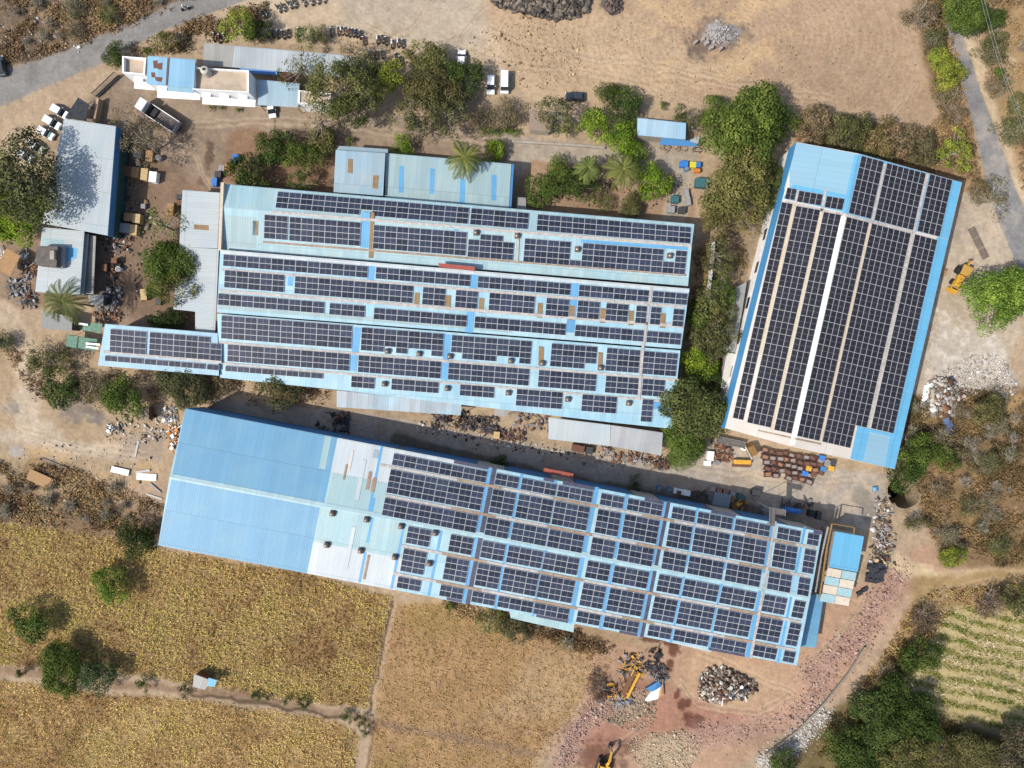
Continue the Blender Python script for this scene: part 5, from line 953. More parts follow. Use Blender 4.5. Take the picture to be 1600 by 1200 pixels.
 (212, 842, 30, 'dense', DK, "dark round tree at the long hall's blue corner"), (174, 912, 28, 'dense', (.075, .11, .018), "green round tree alone in the dry crop, nearer the blue hall"), (48, 972, 32, 'dense', (.052, .078, .018), "dark round tree alone in the dry crop, near the west side"), (95, 1042, 36, 'dense', MG, "large green tree on the path between the crops"), (152, 1057, 28, 'dense', (.055, .075, .03), "grey-green tree beside the large green tree on the path"), (108, 1082, 15, 'dense', MG, "green bush south of the large path tree"), (35, 1053, 11, 'dense', DG, "low green bush at the west end of the path"), (222, 1067, 13, 'dense', DG, "low green bush on the path west of the tiny hut"), (291, 1078, 12, 'dense', DK, "dark green bush touching the tiny field hut"),
 (704, 944, 11, 'dense', MG, "small green weed clump under the long hall's south wall"), (768, 968, 22, 'sparse', OL, "olive weeds at the stubble field's top edge"), (806, 984, 24, 'dense', (.07, .07, .035), "dark olive bush below the narrow pale canopy"), (885, 1006, 14, 'dry', OL, "brown weeds at the stubble field's corner"), (930, 1078, 20, 'dry', (.10, .06, .045), "dark brown bush on the stubble field's edge"), (672, 722, 13, 'dense', DK, "dark weed clump in the shaded alley, western"), (782, 728, 16, 'dense', DK, "round dark bush in the shaded alley by the red trough"), (992, 758, 14, 'dense', DK, "dark bush in the shaded alley near the blue drums"), (250, 155, 0.1, 'dense', DK, "")]
for x, y, r, k, c, lb in TL:
    if not lb: continue
    nm = "shrub" if r < 24 or 'bush' in lb or 'shrub' in lb or 'thicket' in lb or 'weed' in lb else "tree"; tree(x, y, r * (1.14 if r < 30 else 1.06), k, c, lb, nm, stretch=1.35 if 'yellow-green tree between' in lb else 1.0)
for i, (x, y) in enumerate([(755, 203), (763, 204), (772, 205), (781, 206), (790, 206), (799, 206), (808, 208)]): tree(x, y, 8.5, 'dense', (.08, .12, .018), "clipped green hedge bush in the row north of the lane", "hedge_bush", group="hedge bushes along the lane")
for x, y, r in [(395, 1086, 10), (446, 1096, 9), (470, 1094, 11), (478, 1104, 10), (540, 1118, 13), (569, 1124, 10), (557, 1124, 6), (561, 1134, 6), (570, 1142, 11), (418, 1092, 7), (405, 1090, 8)]: tree(x, y, r, 'dense', DG, "low dark bush on the ditch between the crops, east of the hut", "shrub", group="ditch bushes between the crops")
for x, y in [(505, 170), (515, 172), (330, 168), (345, 168), (372, 171)]: tree(x, y, 6, 'dense', MG, "small potted shrub along the foot of the office wall", "shrub", group="shrubs at the office wall")
r2 = random.Random(21)
SCR = [((1420, 610), (1600, 862), 58, "dry thorn bush in the scrub east of the stone well", "thorn bushes in the eastern scrub"), ((0, 0), (250, 95), 26, "dry thorn bush in the scrub beyond the asphalt road", "thorn bushes beyond the asphalt road"), ((1530, 20), (1600, 290), 12, "dry thorn bush on the far verge of the eastern road", "thorn bushes on the eastern verge"), ((0, 760), (200, 835), 16, "low dry bush on the waste ground above the crop", "dry bushes above the crop"), ((1380, 1080), (1600, 1200), 14, "dry thorn bush among the southeast thicket", "thorn bushes in the southeast thicket"), ((1430, 0), (1475, 190), 10, "dry thorn bush on the near verge of the eastern road", "thorn bushes on the near verge"), ((1250, 175), (1460, 245), 12, "dry twiggy bush in the hedge north of the eastern hall", "twiggy bushes in the hedge")]
ROADM = lambda x, y: any(float(sdf(p, np.array([x]), np.array([y]))[0]) > -16 for p in (ROAD_W, ROAD_E, F_SE, F_PLOUGH, F_CROP))
for (x0, y0), (x1, y1), n, lb, g in SCR:
    for i in range(n):
        x, y = r2.uniform(x0, x1), r2.uniform(y0, y1)
        if ROADM(x, y) or (1395 < x < 1450 and 735 < y < 800): continue
        if min(math.hypot(x - a_, y - b_) for a_, b_ in ((40, 560), (45, 640), (100, 700), (1560, 890), (1480, 905))) < 30: continue
        if x > 1400 and 160 < y < 260 and x < 1515 and y > 222 + (x - 1245) * .24: continue
        tree(x, y, r2.uniform(8, 21), 'dry', r2.choice([BR, BR, GB, OL, (.12, .085, .05), (.16, .12, .07), (.09, .09, .035)]), lb, "shrub", group=g)
# palms
def palm(px, py, r, label, droop=1.0, col=(.10, .115, .03)):
    R = r / 8.0; h = R * 1.7; p = P(px, py, h); t = thing("palm_tree", label, "palm", (p.x, p.y, 0)); B = MB(); q = Vector((0, 0, -.3))
    for k in range(6): e = Vector((.12 * math.sin(k), .1 * math.cos(k * 1.3), h * (k + 1) / 6)); B.tube(q, e, .2 - .012 * k, .19 - .012 * k, 8); q = e
    B.build("trunk", [BARK], t); rng = np.random.default_rng(int(px)); C_, Vv, Ff, T = 0, [], [], []
    n = 17
    for i in range(n):
        az = 2 * math.pi * i / n + rng.uniform(-.16, .16); up = rng.uniform(-.15, .75); L_ = R * rng.uniform(.82, 1.08); pts = []; tint = rng.uniform(.25, .9)
        for k in range(15):
            s_ = k / 14; rad = L_ * (s_ - .12 * s_ * s_ * (1 + up)); z = h + L_ * (up * s_ - (.55 + .35 * up) * droop * s_ * s_); pts.append(np.array([rad * math.cos(az), rad * math.sin(az), z]))
        side = np.array([-math.sin(az), math.cos(az), 0])
        for k in range(1, 15):
            for j in (0, .5):
                a = pts[k - 1] * (1 - j) + pts[k] * j; d = pts[k] - pts[k - 1]; d = d / np.linalg.norm(d); s_ = (k - 1 + j) / 14; ll = L_ * .19 * (math.sin(math.pi * min(1, s_ * .86 + .14)) ** .7 + .12)
                for sg in (-1, 1):
                    tip = a + side * sg * ll * .8 + d * ll * .62 + np.array([0, 0, -.28 * ll + rng.uniform(-.1, .1)]); b0 = len(Vv); wv = d * .075; mid = (a + tip) / 2 + np.array([0, 0, .06])
                    Vv += [a - wv * .5, mid - wv, tip, mid + wv]; Ff.append((b0, b0 + 1, b0 + 2, b0 + 3)); T.append(np.clip(tint + rng.normal(0, .12), 0, 1))
        for k in range(14):
            b0 = len(Vv); w = side * .05 * (1 - k / 16); Vv += [pts[k] - w, pts[k] + w, pts[k + 1] + w, pts[k + 1] - w]; Ff.append((b0, b0 + 1, b0 + 2, b0 + 3)); T.append(1.0)
    c = bpy.data.objects.new("crown", npmesh("crown", Vv, Ff, LEAF, T)); link(c, t); c.color = (*col, 1)
palm(726, 246, 36, "palm with yellow-green fronds leaning over the teal annex roof"); palm(974, 264, 36, "larger yellow-green palm at the east of the garden clump"); palm(920, 262, 27, "smaller half hidden palm in the middle of the garden clump", col=(.085, .11, .03)); palm(97, 470, 44, "dark green palm beside the grey workshop", col=(.07, .085, .025))

# ------------------------------------------------------------------ crops, tufts and stones
def inside(poly, n, rng, soft=4):
    pa = np.array(poly, float); lo, hi = np.maximum(pa.min(0), -60), np.minimum(pa.max(0), [1660, 1260]); out = np.empty((0, 2))
    while len(out) < n:
        q = rng.uniform(lo, hi, (n * 2, 2)); q = q[sdf(poly, q[:, 0], q[:, 1]) > rng.uniform(-soft, soft, len(q))]; out = np.concatenate([out, q])
    return out[:n]
def gzv(x, y):
    i = np.clip(((y - gy[0]) / STEP), 0, nv - 1).astype(int); j = np.clip(((x - gx[0]) / STEP), 0, nu - 1).astype(int); return Z[i, j]
def plants(name, label, poly, n, per, size, hgt, pal, seed, keep=None, cat="plants", spread=.16, asp=.5):
    rng = np.random.default_rng(seed); q = inside(poly, n, rng)
    if keep is not None: q = q[keep(q[:, 0], q[:, 1], rng)]
    a = fbm(q[:, 0], q[:, 1], 60, 3, 2); b = fbm(q[:, 0], q[:, 1], 16, 3, 4); t = np.clip((a - .5) * 2.0 + (b - .5) * 1.0 + .5 + rng.normal(0, .2, len(q)), 0, .999)
    pal = np.array(pal); k = t * (len(pal) - 1); i = k.astype(int); col = pal[i] + (pal[np.minimum(i + 1, len(pal) - 1)] - pal[i]) * (k - i)[:, None]
    c = np.repeat(np.stack([(q[:, 0] - 800) / 8, (600 - q[:, 1]) / 8, gzv(q[:, 0], q[:, 1])], 1), per, 0); m = len(c); c[:, :2] += rng.normal(0, spread, (m, 2)); c[:, 2] += rng.uniform(.15, 1, m) * hgt
    v, f = quads(c, rng.normal(size=(m, 3)) + np.array([0, 0, .9]), size * rng.uniform(.6, 1.4, m), asp, rng); cc = np.repeat(col, per, 0) * rng.uniform(.75, 1.25, (m, 1))
    o = bpy.data.objects.new(name, npmesh(name, v, f, FACE, cc)); return tag(link(o), label, cat, kind="stuff")
CR = [S(148, 114, 72, 1.25), S(188, 156, 92, 1.3), S(212, 182, 108, 1.3), S(222, 198, 120, 1.3), S(202, 186, 98, 1.3)]
plants("crop_plants", "dry yellow-brown bean crop north of the path", F_CROP, 22000, 4, .30, .5, CR, 1, lambda x, y, r: (np.sin((y + 4.2 * x) / 4.3 * 2 * math.pi / 6.5 + 2 * fbm(x, y, 40, 2, 3)) > -.45) | (r.random(len(x)) < .35), spread=.16)
plants("crop_plants", "dry yellow-brown bean crop south of the path", F_CROP2, 11000, 4, .30, .45, [S(172, 132, 84, 1.3), S(212, 174, 108, 1.35), S(228, 198, 126, 1.35), S(214, 190, 106, 1.35)], 2, spread=.2)
plants("stubble", "cut straw stubble in drilled rows", F_STUB, 9000, 3, .3, .18, [S(170, 128, 84), S(212, 170, 116), S(226, 188, 130), S(210, 178, 108)], 3, lambda x, y, r: (np.sin((y - .26 * x) * 2 * math.pi / 5.2) > -.2) | (r.random(len(x)) < .25))
plants("field_greens", "low green strips in the southeast field", F_SE, 9000, 3, .34, .3, [S(112, 128, 48), S(134, 146, 60), S(168, 160, 84)], 4, lambda x, y, r: (np.sin((y - .24 * x - 30 * fbm(x, y, 120, 5, 0)) * 2 * math.pi / 19) + r.normal(0, .6, len(x))) > .45)
plants("straw", "pale cut stalks lying in rows on the southeast field", F_SE, 3600, 3, .8, .22, [S(214, 196, 146), S(232, 216, 168)], 5, lambda x, y, r: ((np.sin((y - .24 * x - 30 * fbm(x, y, 120, 5, 0)) * 2 * math.pi / 19) + r.normal(0, .4, len(x))) < .1) & (fbm(x, y, 18, 3, 3) > .47) & (y < 1075 + .12 * (x - 1400)), asp=.2)
WEED = [S(122, 100, 74), S(152, 124, 90), S(180, 148, 106), S(200, 170, 122)]
for sd, n, lb, pl, pa in ((11, 9000, "dry brown weeds beyond the asphalt road", [(-60, -60), (420, -60), (280, 12), (190, 44), (100, 78), (0, 106), (-60, 130)], WEED), (12, 12000, "dry brown grass of the eastern scrub", [(1404, 620), (1660, 600), (1660, 885), (1480, 885), (1440, 800)], [S(104, 90, 60), S(134, 112, 78), S(168, 138, 96)]), (13, 6000, "dry weeds on the waste ground above the crop", [(-60, 720), (110, 730), (255, 790), (245, 845), (0, 815), (-60, 812)], WEED), (14, 6000, "brown undergrowth among the southeast thicket", [(1240, 1260), (1300, 1120), (1400, 1065), (1460, 1115), (1600, 1170), (1660, 1180), (1660, 1260)], [S(80, 80, 42), S(112, 104, 58), S(150, 126, 84)]), (15, 4500, "dry grass on the far verge of the eastern road", [(1530, -60), (1660, -60), (1660, 420), (1600, 300)], WEED), (16, 3200, "dry grass on the near verge of the eastern road", [(1428, -60), (1475, 0), (1508, 160), (1540, 300), (1505, 280), (1440, 212), (1470, 180)], WEED), (17, 2600, "dry grass along the striped field's west edge", [(1345, 1075), (1420, 960), (1480, 900), (1600, 895), (1600, 945), (1490, 945), (1410, 1062)], [S(176, 140, 90), S(206, 176, 116), S(150, 112, 72)]), (18, 2200, "weeds in the strip behind the eastern hall's hedge", [(1250, 175), (1470, 212), (1500, 280), (1350, 242), (1245, 218)], WEED), (19, 2000, "weeds along the verge behind the office", [(200, 75), (330, 20), (420, 5), (420, 45), (330, 62), (300, 84), (210, 86)], WEED), (20, 2400, "weeds under the trees east of the triple hall", [(1085, 390), (1150, 350), (1170, 420), (1130, 560), (1110, 690), (1065, 600)], [S(84, 84, 50), S(130, 112, 74), S(166, 140, 98)]), (22, 1500, "weeds along the long hall's south wall", [(690, 936), (900, 985), (960, 1010), (940, 1030), (860, 1000), (700, 955)], WEED), (23, 2400, "weeds around the round bushes west of the halls", [(0, 540), (160, 575), (520, 610), (500, 635), (300, 630), (60, 625)], WEED)):
    plants("dry_weeds", lb, pl, n, 4, .42, .55, pa, sd, lambda x, y, r: (fbm(x, y, 22, 3, 1) + r.normal(0, .08, len(x)) > .47) & (sdl([(1400, 885), (1470, 905), (1560, 900), (1700, 885)], x, y) > 15), spread=.25)
def stones(name, label, pts, size, pal, seed, heap=None, kind="stuff", cat="stones", flatz=.6):
    """angular stones; heap (px, py, rx, ry, height) piles them up"""
    rng = np.random.default_rng(seed); n = len(pts); x, y = pts[:, 0], pts[:, 1]; z = gzv(x, y)
    if heap: z = z + heap[4] * np.clip(1 - ((x - heap[0]) / heap[2]) ** 2 - ((y - heap[1]) / heap[3]) ** 2, 0, 1)
    s = size * np.exp(rng.normal(0, .4, n)); base = np.array([(a, b, c) for c in (-1, 1) for a, b in ((-1, -1), (1, -1), (1, 1), (-1, 1))], float) * .5
    v = base[None] * (1 + rng.uniform(-.35, .35, (n, 8, 3))); v = v * np.stack([s * rng.uniform(.7, 1.4, n), s * rng.uniform(.6, 1.1, n), s * flatz * rng.uniform(.5, 1.2, n)], 1)[:, None]
    a = rng.uniform(0, 6.28, n); t = rng.normal(0, .35, n); ca, sa = np.cos(a)[:, None], np.sin(a)[:, None]; vz = v[..., 2] + v[..., 0] * t[:, None]; vx = v[..., 0] * ca - v[..., 1] * sa; vy = v[..., 0] * sa + v[..., 1] * ca
    V_ = np.stack([vx + ((x - 800) / 8)[:, None], vy + ((600 - y) / 8)[:, None], vz + (z + s * .2)[:, None]], -1).reshape(-1, 3)
    F_ = (np.array([(3, 2, 1, 0), (4, 5, 6, 7), (0, 1, 5, 4), (1, 2, 6, 5), (2, 3, 7, 6), (3, 0, 4, 7)])[None] + (np.arange(n) * 8)[:, None, None]).reshape(-1, 4)
    col = np.array(pal)[rng.integers(0, len(pal), n)] * rng.uniform(.75, 1.2, (n, 1)); o = bpy.data.objects.new(name, npmesh(name, V_, F_, FACE, np.repeat(col, 6, 0)))
    return tag(link(o), label, cat, kind=kind if kind == "stuff" else None)
def near(line, w, n, seed):
    rng = np.random.default_rng(seed); L_ = np.array(line, float); seg = rng.integers(0, len(L_) - 1, n); t = rng.random(n)[:, None]; return L_[seg] * (1 - t) + L_[seg + 1] * t + rng.normal(0, w, (n, 2))
def disc(x, y, rx, ry, n, seed):
    rng = np.random.default_rng(seed); a = rng.uniform(0, 6.28, n); r = np.sqrt(rng.random(n)) * (1 + .15 * np.sin(3 * a + seed)); return np.stack([x + rx * r * np.cos(a), y + ry * r * np.sin(a)], 1)
PINK = [S(182, 148, 136), S(198, 164, 150), S(160, 124, 112), S(208, 180, 164)]; PALE = [S(226, 220, 210), S(200, 190, 176), S(170, 158, 144), S(236, 232, 226)]; GRAYR = [S(104, 96, 88), S(128, 118, 106), S(84, 78, 74), S(150, 138, 122)]
stones("rubble", "pink stone rubble band curving past the long hall's corner", near([(1262, 1052), (1320, 1020), (1345, 985), (1380, 930), (1405, 890)], 13, 1300, 31), .17, PINK, 41)
stones("rubble", "pink stone rubble bank above the white gravel", near([(1080, 1152), (1150, 1143), (1220, 1128), (1270, 1095), (1290, 1060)], 12, 900, 32), .16, PINK, 42)
stones("rubble", "pink stone rubble bank beside the stubble field", near([(880, 1198), (895, 1150), (925, 1112), (960, 1100)], 9, 1300, 33), .16, PINK, 43)
stones("gravel", "white gravel strip below the retaining wall", near([(1195, 1190), (1235, 1168), (1265, 1140), (1290, 1112)], 9, 2200, 34), .15, PALE, 44)
stones("rubble", "beige stone spoil beside the excavator", disc(1040, 1178, 55, 40, 1600, 35), .14, [S(206, 186, 156), S(180, 156, 126), S(220, 204, 176)], 45)
stones("rubble", "grey stone spoil below the yellow scrap", disc(980, 1108, 52, 32, 1200, 36), .15, [S(170, 150, 128), S(140, 128, 112), S(196, 178, 152)], 46)
stones("rubble", "pale demolition rubble spread below the big green tree", disc(1530, 590, 62, 34, 1700, 37), .15, PALE, 47)
stones("rubble", "pale broken concrete scattered along the dirt track east of the halls", near([(1376, 780), (1380, 825), (1378, 860), (1372, 890)], 9, 300, 38), .3, PALE + GRAYR, 48)
stones("litter", "pale litter and rubble strewn around the little brown hut", disc(220, 668, 62, 28, 300, 39), .2, PALE + [S(90, 70, 60)], 49)
stones("litter", "bits of debris strewn over the western waste ground", disc(130, 735, 110, 50, 220, 40), .16, PALE + GRAYR, 50)
stones("litter", "white litter scattered in the scrub beyond the asphalt road", disc(60, 55, 80, 40, 160, 51), .2, PALE, 51)
stones("litter", "bits of scrap strewn along the sunny side of the alley", near([(660, 668), (760, 690), (850, 702), (960, 716), (1040, 722)], 6, 420, 52), .22, GRAYR + PALE + [S(110, 74, 60)], 52)
stones("litter", "bits of scrap and dirt strewn over the crate yard", disc(195, 360, 45, 120, 420, 53), .22, GRAYR + [S(160, 130, 100), S(200, 190, 180)], 53)
stones("litter", "debris strewn in the garden soil and yard near the palms", disc(960, 300, 120, 26, 300, 54), .24, GRAYR + [S(170, 130, 100)], 54)
stones("litter", "straw litter scattered on the sand beside the ploughed field", disc(830, 80, 90, 60, 500, 55), .16, [S(226, 198, 150), S(150, 120, 92)], 55)
stones("litter", "clods scattered over the ploughed field", disc(1150, 90, 290, 90, 2600, 56), .09, [S(150, 118, 90), S(210, 180, 142), S(170, 138, 106)], 56)
def heap(px, py, rx, ry, h, n, size, pal, seed, label, name="stone_heap", cat="heap"):
    c = P(px, py); t = thing(name, label, cat, c); B = MB(); N = 20; vs = [(0, 0, h * .92)]; r_ = random.Random(seed)
    for k, (q, z) in enumerate(((.4, .8), (.75, .4), (1.02, -.1))):
        for i in range(N): a = 2 * math.pi * i / N; w = q * (1 + .12 * math.sin(3 * a + seed)) + r_.uniform(-.05, .05); vs.append((rx / 8 * w * math.cos(a), ry / 8 * w * math.sin(a), h * z * r_.uniform(.8, 1.1)))
    fs = [(0, 1 + i, 1 + (i + 1) % N) for i in range(N)] + [(1 + k * N + i, 1 + (k + 1) * N + i, 1 + (k + 1) * N + (i + 1) % N, 1 + k * N + (i + 1) % N) for k in range(2) for i in range(N)]
    B.add(vs, fs); B.build("core", [plain("heap_core_%d" % seed, tuple(np.mean(pal, 0) * .8), .95, var=.4)], t)
    o = stones("rubble", None, disc(px, py, rx, ry, n, seed), size, pal, seed + 1, (px, py, rx, ry, h)); del o["category"]; o.parent = t; o.location = -c; return t
heap(857, 4, 74, 25, 1.3, 1700, .42, GRAYR, 61, "long heap of dark broken stones at the top of the sandy lot"); heap(958, 4, 16, 18, .8, 150, .3, [S(130, 112, 104), S(110, 98, 92)], 62, "small dark ash heap beside the long stone heap", "ash_heap")
heap(1127, 54, 27, 21, .22, 420, .13, [S(196, 190, 186), S(170, 164, 160), S(210, 205, 200), S(120, 110, 106)], 63, "pale grey ash and rubble mound in the burnt ring on the field", "ash_heap")
for i, (x, y, s_) in enumerate([(1097, 64, 6), (1103, 69, 7), (1110, 77, 6), (1086, 68, 5), (1125, 78, 5)]):
    B = MB(); B.box((0, 0, .5), (s_ / 8, s_ / 9, 1.0), rnd.uniform(0, 3), taper=.8); o = B.build("concrete_block", [plain("burnt_block", S(190, 176, 168), .9, var=.4)], None, P(x, y, .2)); tag(o, "scorched concrete chunk at the edge of the ash mound", "concrete block", "concrete chunks at the ash mound")
heap(1325 - 193, 1070, 46, 27, 1.0, 760, .3, [S(196, 186, 170), S(166, 150, 132), S(216, 210, 200), S(120, 92, 76), S(90, 74, 64), S(140, 116, 96)], 64, "oval heap of broken concrete and slabs on the turning circle", "rubble_heap")
heap(1472, 618, 26, 30, 1.0, 420, .4, PALE + [S(150, 110, 84), S(96, 74, 62), S(180, 168, 150)], 65, "heap of broken slabs and timber beside the eastern hall's east wall", "rubble_heap")
heap(1386, 690 + 30, 0.1 + 8, 8, .4, 10, .4, PALE, 66, "small spill of stones at the eastern hall's southeast corner", "rubble_heap")

# ------------------------------------------------------------------ stone well
we = at0(thing("stone_well", "round dry stone well with pale rim, half hidden by a dark bush", "well")); c = P(WELL[0], WELL[1]); R = WELL[2] / 8; B = MB(); N = 36; vs, fs = [], []
for j, (r_, z) in enumerate(((R + .25, -.1), (R + .25, .22), (R - .1, .22), (R - .35, -2.5), (R - .6, -7.0))):
    for i in range(N): a = 2 * math.pi * i / N; vs.append((c.x + (r_ + .05 * math.sin(7 * a)) * math.cos(a), c.y + (r_ + .05 * math.sin(7 * a)) * math.sin(a), z))
for j in range(4):
    for i in range(N): fs.append((j * N + i, j * N + (i + 1) % N, (j + 1) * N + (i + 1) % N, (j + 1) * N + i))
B.add(vs, fs); B.build("lining", [plain("well_stone", S(176, 156, 126), .95, var=.6, scale=4)], we); B = MB(); B.tube((c.x, c.y, -7.2), (c.x, c.y, -6.6), R - .4, n=30); B.build("water", [plain("well_water", (.01, .012, .01), .1)], we)

# ------------------------------------------------------------------ crates, bins, scrap
def crate(px, py, w, d, h, ang, m, label, name="wooden_crate", cat="crate", group=None, base=0.0, lid=None):
    t = thing(name, label, cat, (P(px, py, h).x, P(px, py, h).y, gz(px, py) + base), math.radians(-ang), group); W, D = w / 8, d / 8; B = MB(); B.box((0, 0, h / 2), (W, D, h)); B.build("body", [m], t)
    B = MB(); n = max(2, int(max(W, D) / .5))
    for i in range(n):
        f = (i + .5) / n - .5; B.box((f * W, 0, h + .02), (W / n * .9, D + .06, .05)) if W > D else B.box((0, f * D, h + .02), (W + .06, D / n * .9, .05))
    B.build("lid", [lid or m], t); B = MB()
    for s_ in (-1, 1): B.box((s_ * W * .36, 0, h * .5), (.09, D + .1, h * .94))
    B.build("batten", [lid or m], t); return t
GY = "crates in the dirt yard"
for a in [(233, 243, 10, 17, 1.3, 4, WOOD, "tan crate beside a grey tub, under the see-through tree"), (214, 240, 13, 11, 1.2, 5, GREYB, "grey box against the blue eave of the pale shed"), (198, 267, 18, 15, 1.5, 6, WOODB, "brown crate half in the shed's shade, first of a row of four"), (211, 269, 11, 16, 1.5, 6, WOOD, "tan crate, second of the row of four by the shed"), (225, 272, 10, 18, 1.5, 6, WOODY, "pale yellow crate, third of the row of four by the shed"), (238.5, 276, 11, 16, 1.4, 5, WHITE, "white topped crate, fourth of the row by the shed"), (266, 327, 10, 18, 1.2, 5, WOOD, "long tan crate against the long grey roof"), (281, 317, 10, 8, 1.0, 5, WOODB, "small brown crate at the long grey roof's corner"), (279, 307, 9, 7, 1.1, 5, DARK, "black box at the long grey roof's corner"), (201, 339, 15, 12, 1.4, 5, WOOD, "tan crate north in the yard stack of four by the dark green wall"), (213, 341, 11, 14, 1.5, 5, WOODY, "yellow crate north in the yard stack of four by the dark green wall"), (194, 356, 16, 14, 1.3, 5, GREYB, "grey crate south in the yard stack of four by the dark green wall"), (208, 359, 11, 16, 1.4, 5, WOODY, "pale crate south in the yard stack of four by the dark green wall"), (178, 407, 8, 8, 1.4, 3, WOODB, "brown cube box in the shade east of the workshop, northern"), (163, 418, 7, 11, 1.3, 3, WOODB, "brown box in the shade east of the workshop, western"), (224, 460, 9, 17, 1.1, -5, WOODY, "pale yellow crate alone near the dense green tree"), (247, 471, 8, 9, .9, 5, DARK, "black box near the pale yellow crate"), (223, 322, 7, 7, .8, 5, GREYB, "small grey box in the middle of the dirt yard"), (215, 255, 4, 9, .9, 5, GREYB, "narrow grey box between the crate rows"), (346, 262, 9, 8, 1.0, 5, GREYB, "grey bin with white forks beside blue bins"), (355, 260, 7, 9, 1.0, 5, ORNG, "small orange bin beside the grey bin")]: crate(*a, group=GY)
for x, y, w, d, m, lb in [(368, 246, 10, 10, BLUEP, "square blue bin beside the big dark bush"), (335, 284, 7, 12, BLUEP, "blue bin at the triple hall's northwest corner"), (340, 272, 10, 9, DARK, "dark bin between two blue bins"), (1069, 256, 12, 9, BLUEP, "blue crate at the west end of the striped crate row"), (1083, 257, 9, 9, plain("yellow_crate_plastic", (.5, .45, .05), .6, var=.4, scale=9), "yellow crate between two blue crates"), (1091.5, 257, 6, 8, BLUEP, "blue crate at the east end of the striped crate row"), (1090, 266, 8, 5, ORNG, "flat orange bin below the blue crates"), (1055, 311, 11, 11, TEAL, "teal bin by the northern hall's east end"), (1049, 327, 11, 10, GREYB, "grey cabinet against the northern hall's roof edge"), (1066, 328, 10, 9, DARK, "black open bin beside the grey cabinet")]: crate(x, y, w, d, 1.0, 5, m, lb, "storage_bin", "bin")
crate(1097, 285, 19, 14, 1.4, 6, TEAL, "large teal tarpaulined stack under the brown-green tree", "covered_stack", "stack")
for x, y in ((1047, 276), (1046, 286), (1044.5, 296)): crate(x, y, 9, 7, .9, 8, RUSTL, "reddish crate in the row beside the light green tree", group="reddish crates by the garden")
for x, y, lb in ((1073.5, 302, "slatted grey pallet stack at the yard's east side, northern"), (1076, 314, "slatted grey pallet stack at the yard's east side, southern")): crate(x, y, 6, 13, .8, -8, GREYB, lb, "pallet_stack", "pallets")
def drum(px, py, r, h, m, label, group=None):
    t = thing("drum", label, "drum", P(px, py, h).xy.to_3d(), 0, group); B = MB(); B.tube((0, 0, 0), (0, 0, h), r, n=16); B.build("body", [m], t); B = MB(); B.tube((0, 0, h - .02), (0, 0, h + .03), r * .88, n=16); B.build("lid", [STEEL], t)
drum(1073, 263, .45, .9, BLUED, "dark blue drum below the blue crate"); drum(247, 246, .55, 1.0, GREYB, "grey tub beside the tan crate"); drum(1030, 763, .5, 1.0, BLUEP, "blue drum in the shaded alley, western of two"); drum(1046, 765, .5, 1.0, BLUEP, "blue drum in the shaded alley, eastern of two"); drum(1121, 723, .5, 1.0, GREYB, "grey drum in front of the white boxes"); drum(1293, 724, .72, .8, plain("cream_disc", S(222, 184, 116), .7), "round cream topped drum at the end of the rusty bins"); drum(184, 420, .5, 1.1, WHITE, "white drum in the shade east of the workshop")
def frame_table(px, py, w, d, h, ang, label, m=RUSTL, top=None):
    t = thing("steel_frame", label, "frame", P(px, py).to_3d() if False else (P(px, py, h).x, P(px, py, h).y, 0), math.radians(-ang)); W, D = w / 16, d / 16
    for sx in (-1, 1):
        for sy in (-1, 1): B = MB(); B.box((sx * W, sy * D, h / 2), (.08, .08, h)); B.build("leg", [m], t)
    B = MB()
    for sx in (-1, 1): B.box((sx * W, 0, h), (.1, D * 2, .1)); B.box((0, sx * D, h + .003), (W * 2, .1, .1))
    B.build("top_frame", [m], t)
frame_table(1040, 231, 9, 8, .8, 30, "tilted brown steel frame in front of the light blue shed"); frame_table(1066, 231, 11, 8, .8, 0, "square brown steel frame in front of the blue lean-to"); frame_table(1089, 234, 11, 6, .7, 5, "dark red steel frame under the huge tree's edge", RUST); frame_table(1012, 723, 10, 7, .9, 5, "black steel frame beside the alley scrap", DARK); frame_table(1165, 660, 20, 6, 2.4, 10, "dark hoist frame against the eastern hall's south gable", DARK)
# rusty stillages by the eastern hall
def stillage():
    t = thing("stillage", "rusty steel stillage bin", "stillage", group="rusty stillages by the eastern hall"); W, D, h = .62, .42, .75
    for sx in (-1, 1):
        for sy in (-1, 1): B = MB(); B.box((sx * W, sy * D, h / 2 + .05), (.09, .09, h + .1)); B.build("leg", [RUST], t)
    B = MB()
    for s_ in (-1, 1): B.box((s_ * W, 0, .5), (.04, D * 2 - .1, .6)); B.box((0, s_ * D, .5), (W * 2 - .1, .04, .6))
    B.box((0, 0, .18), (W * 2 - .1, D * 2 - .1, .05)); B.build("bin_body", [RUST], t); B = MB(); B.box((0, 0, .5), (W * 1.7, D * 1.6, .42), taper=.9); B.build("load", [RUSTL], t); return t
st0 = stillage(); k = 0; LBL = "rusty stillage bin in the packed block beside the eastern hall"; st0["label"] = LBL; G_ST = "rusty stillages by the eastern hall"
LOADS = [plain("scrap_load_grey", S(170, 160, 156), .8, var=.5, scale=6), plain("scrap_load_brown", S(128, 96, 84), .8, var=.5, scale=6), RUSTL]
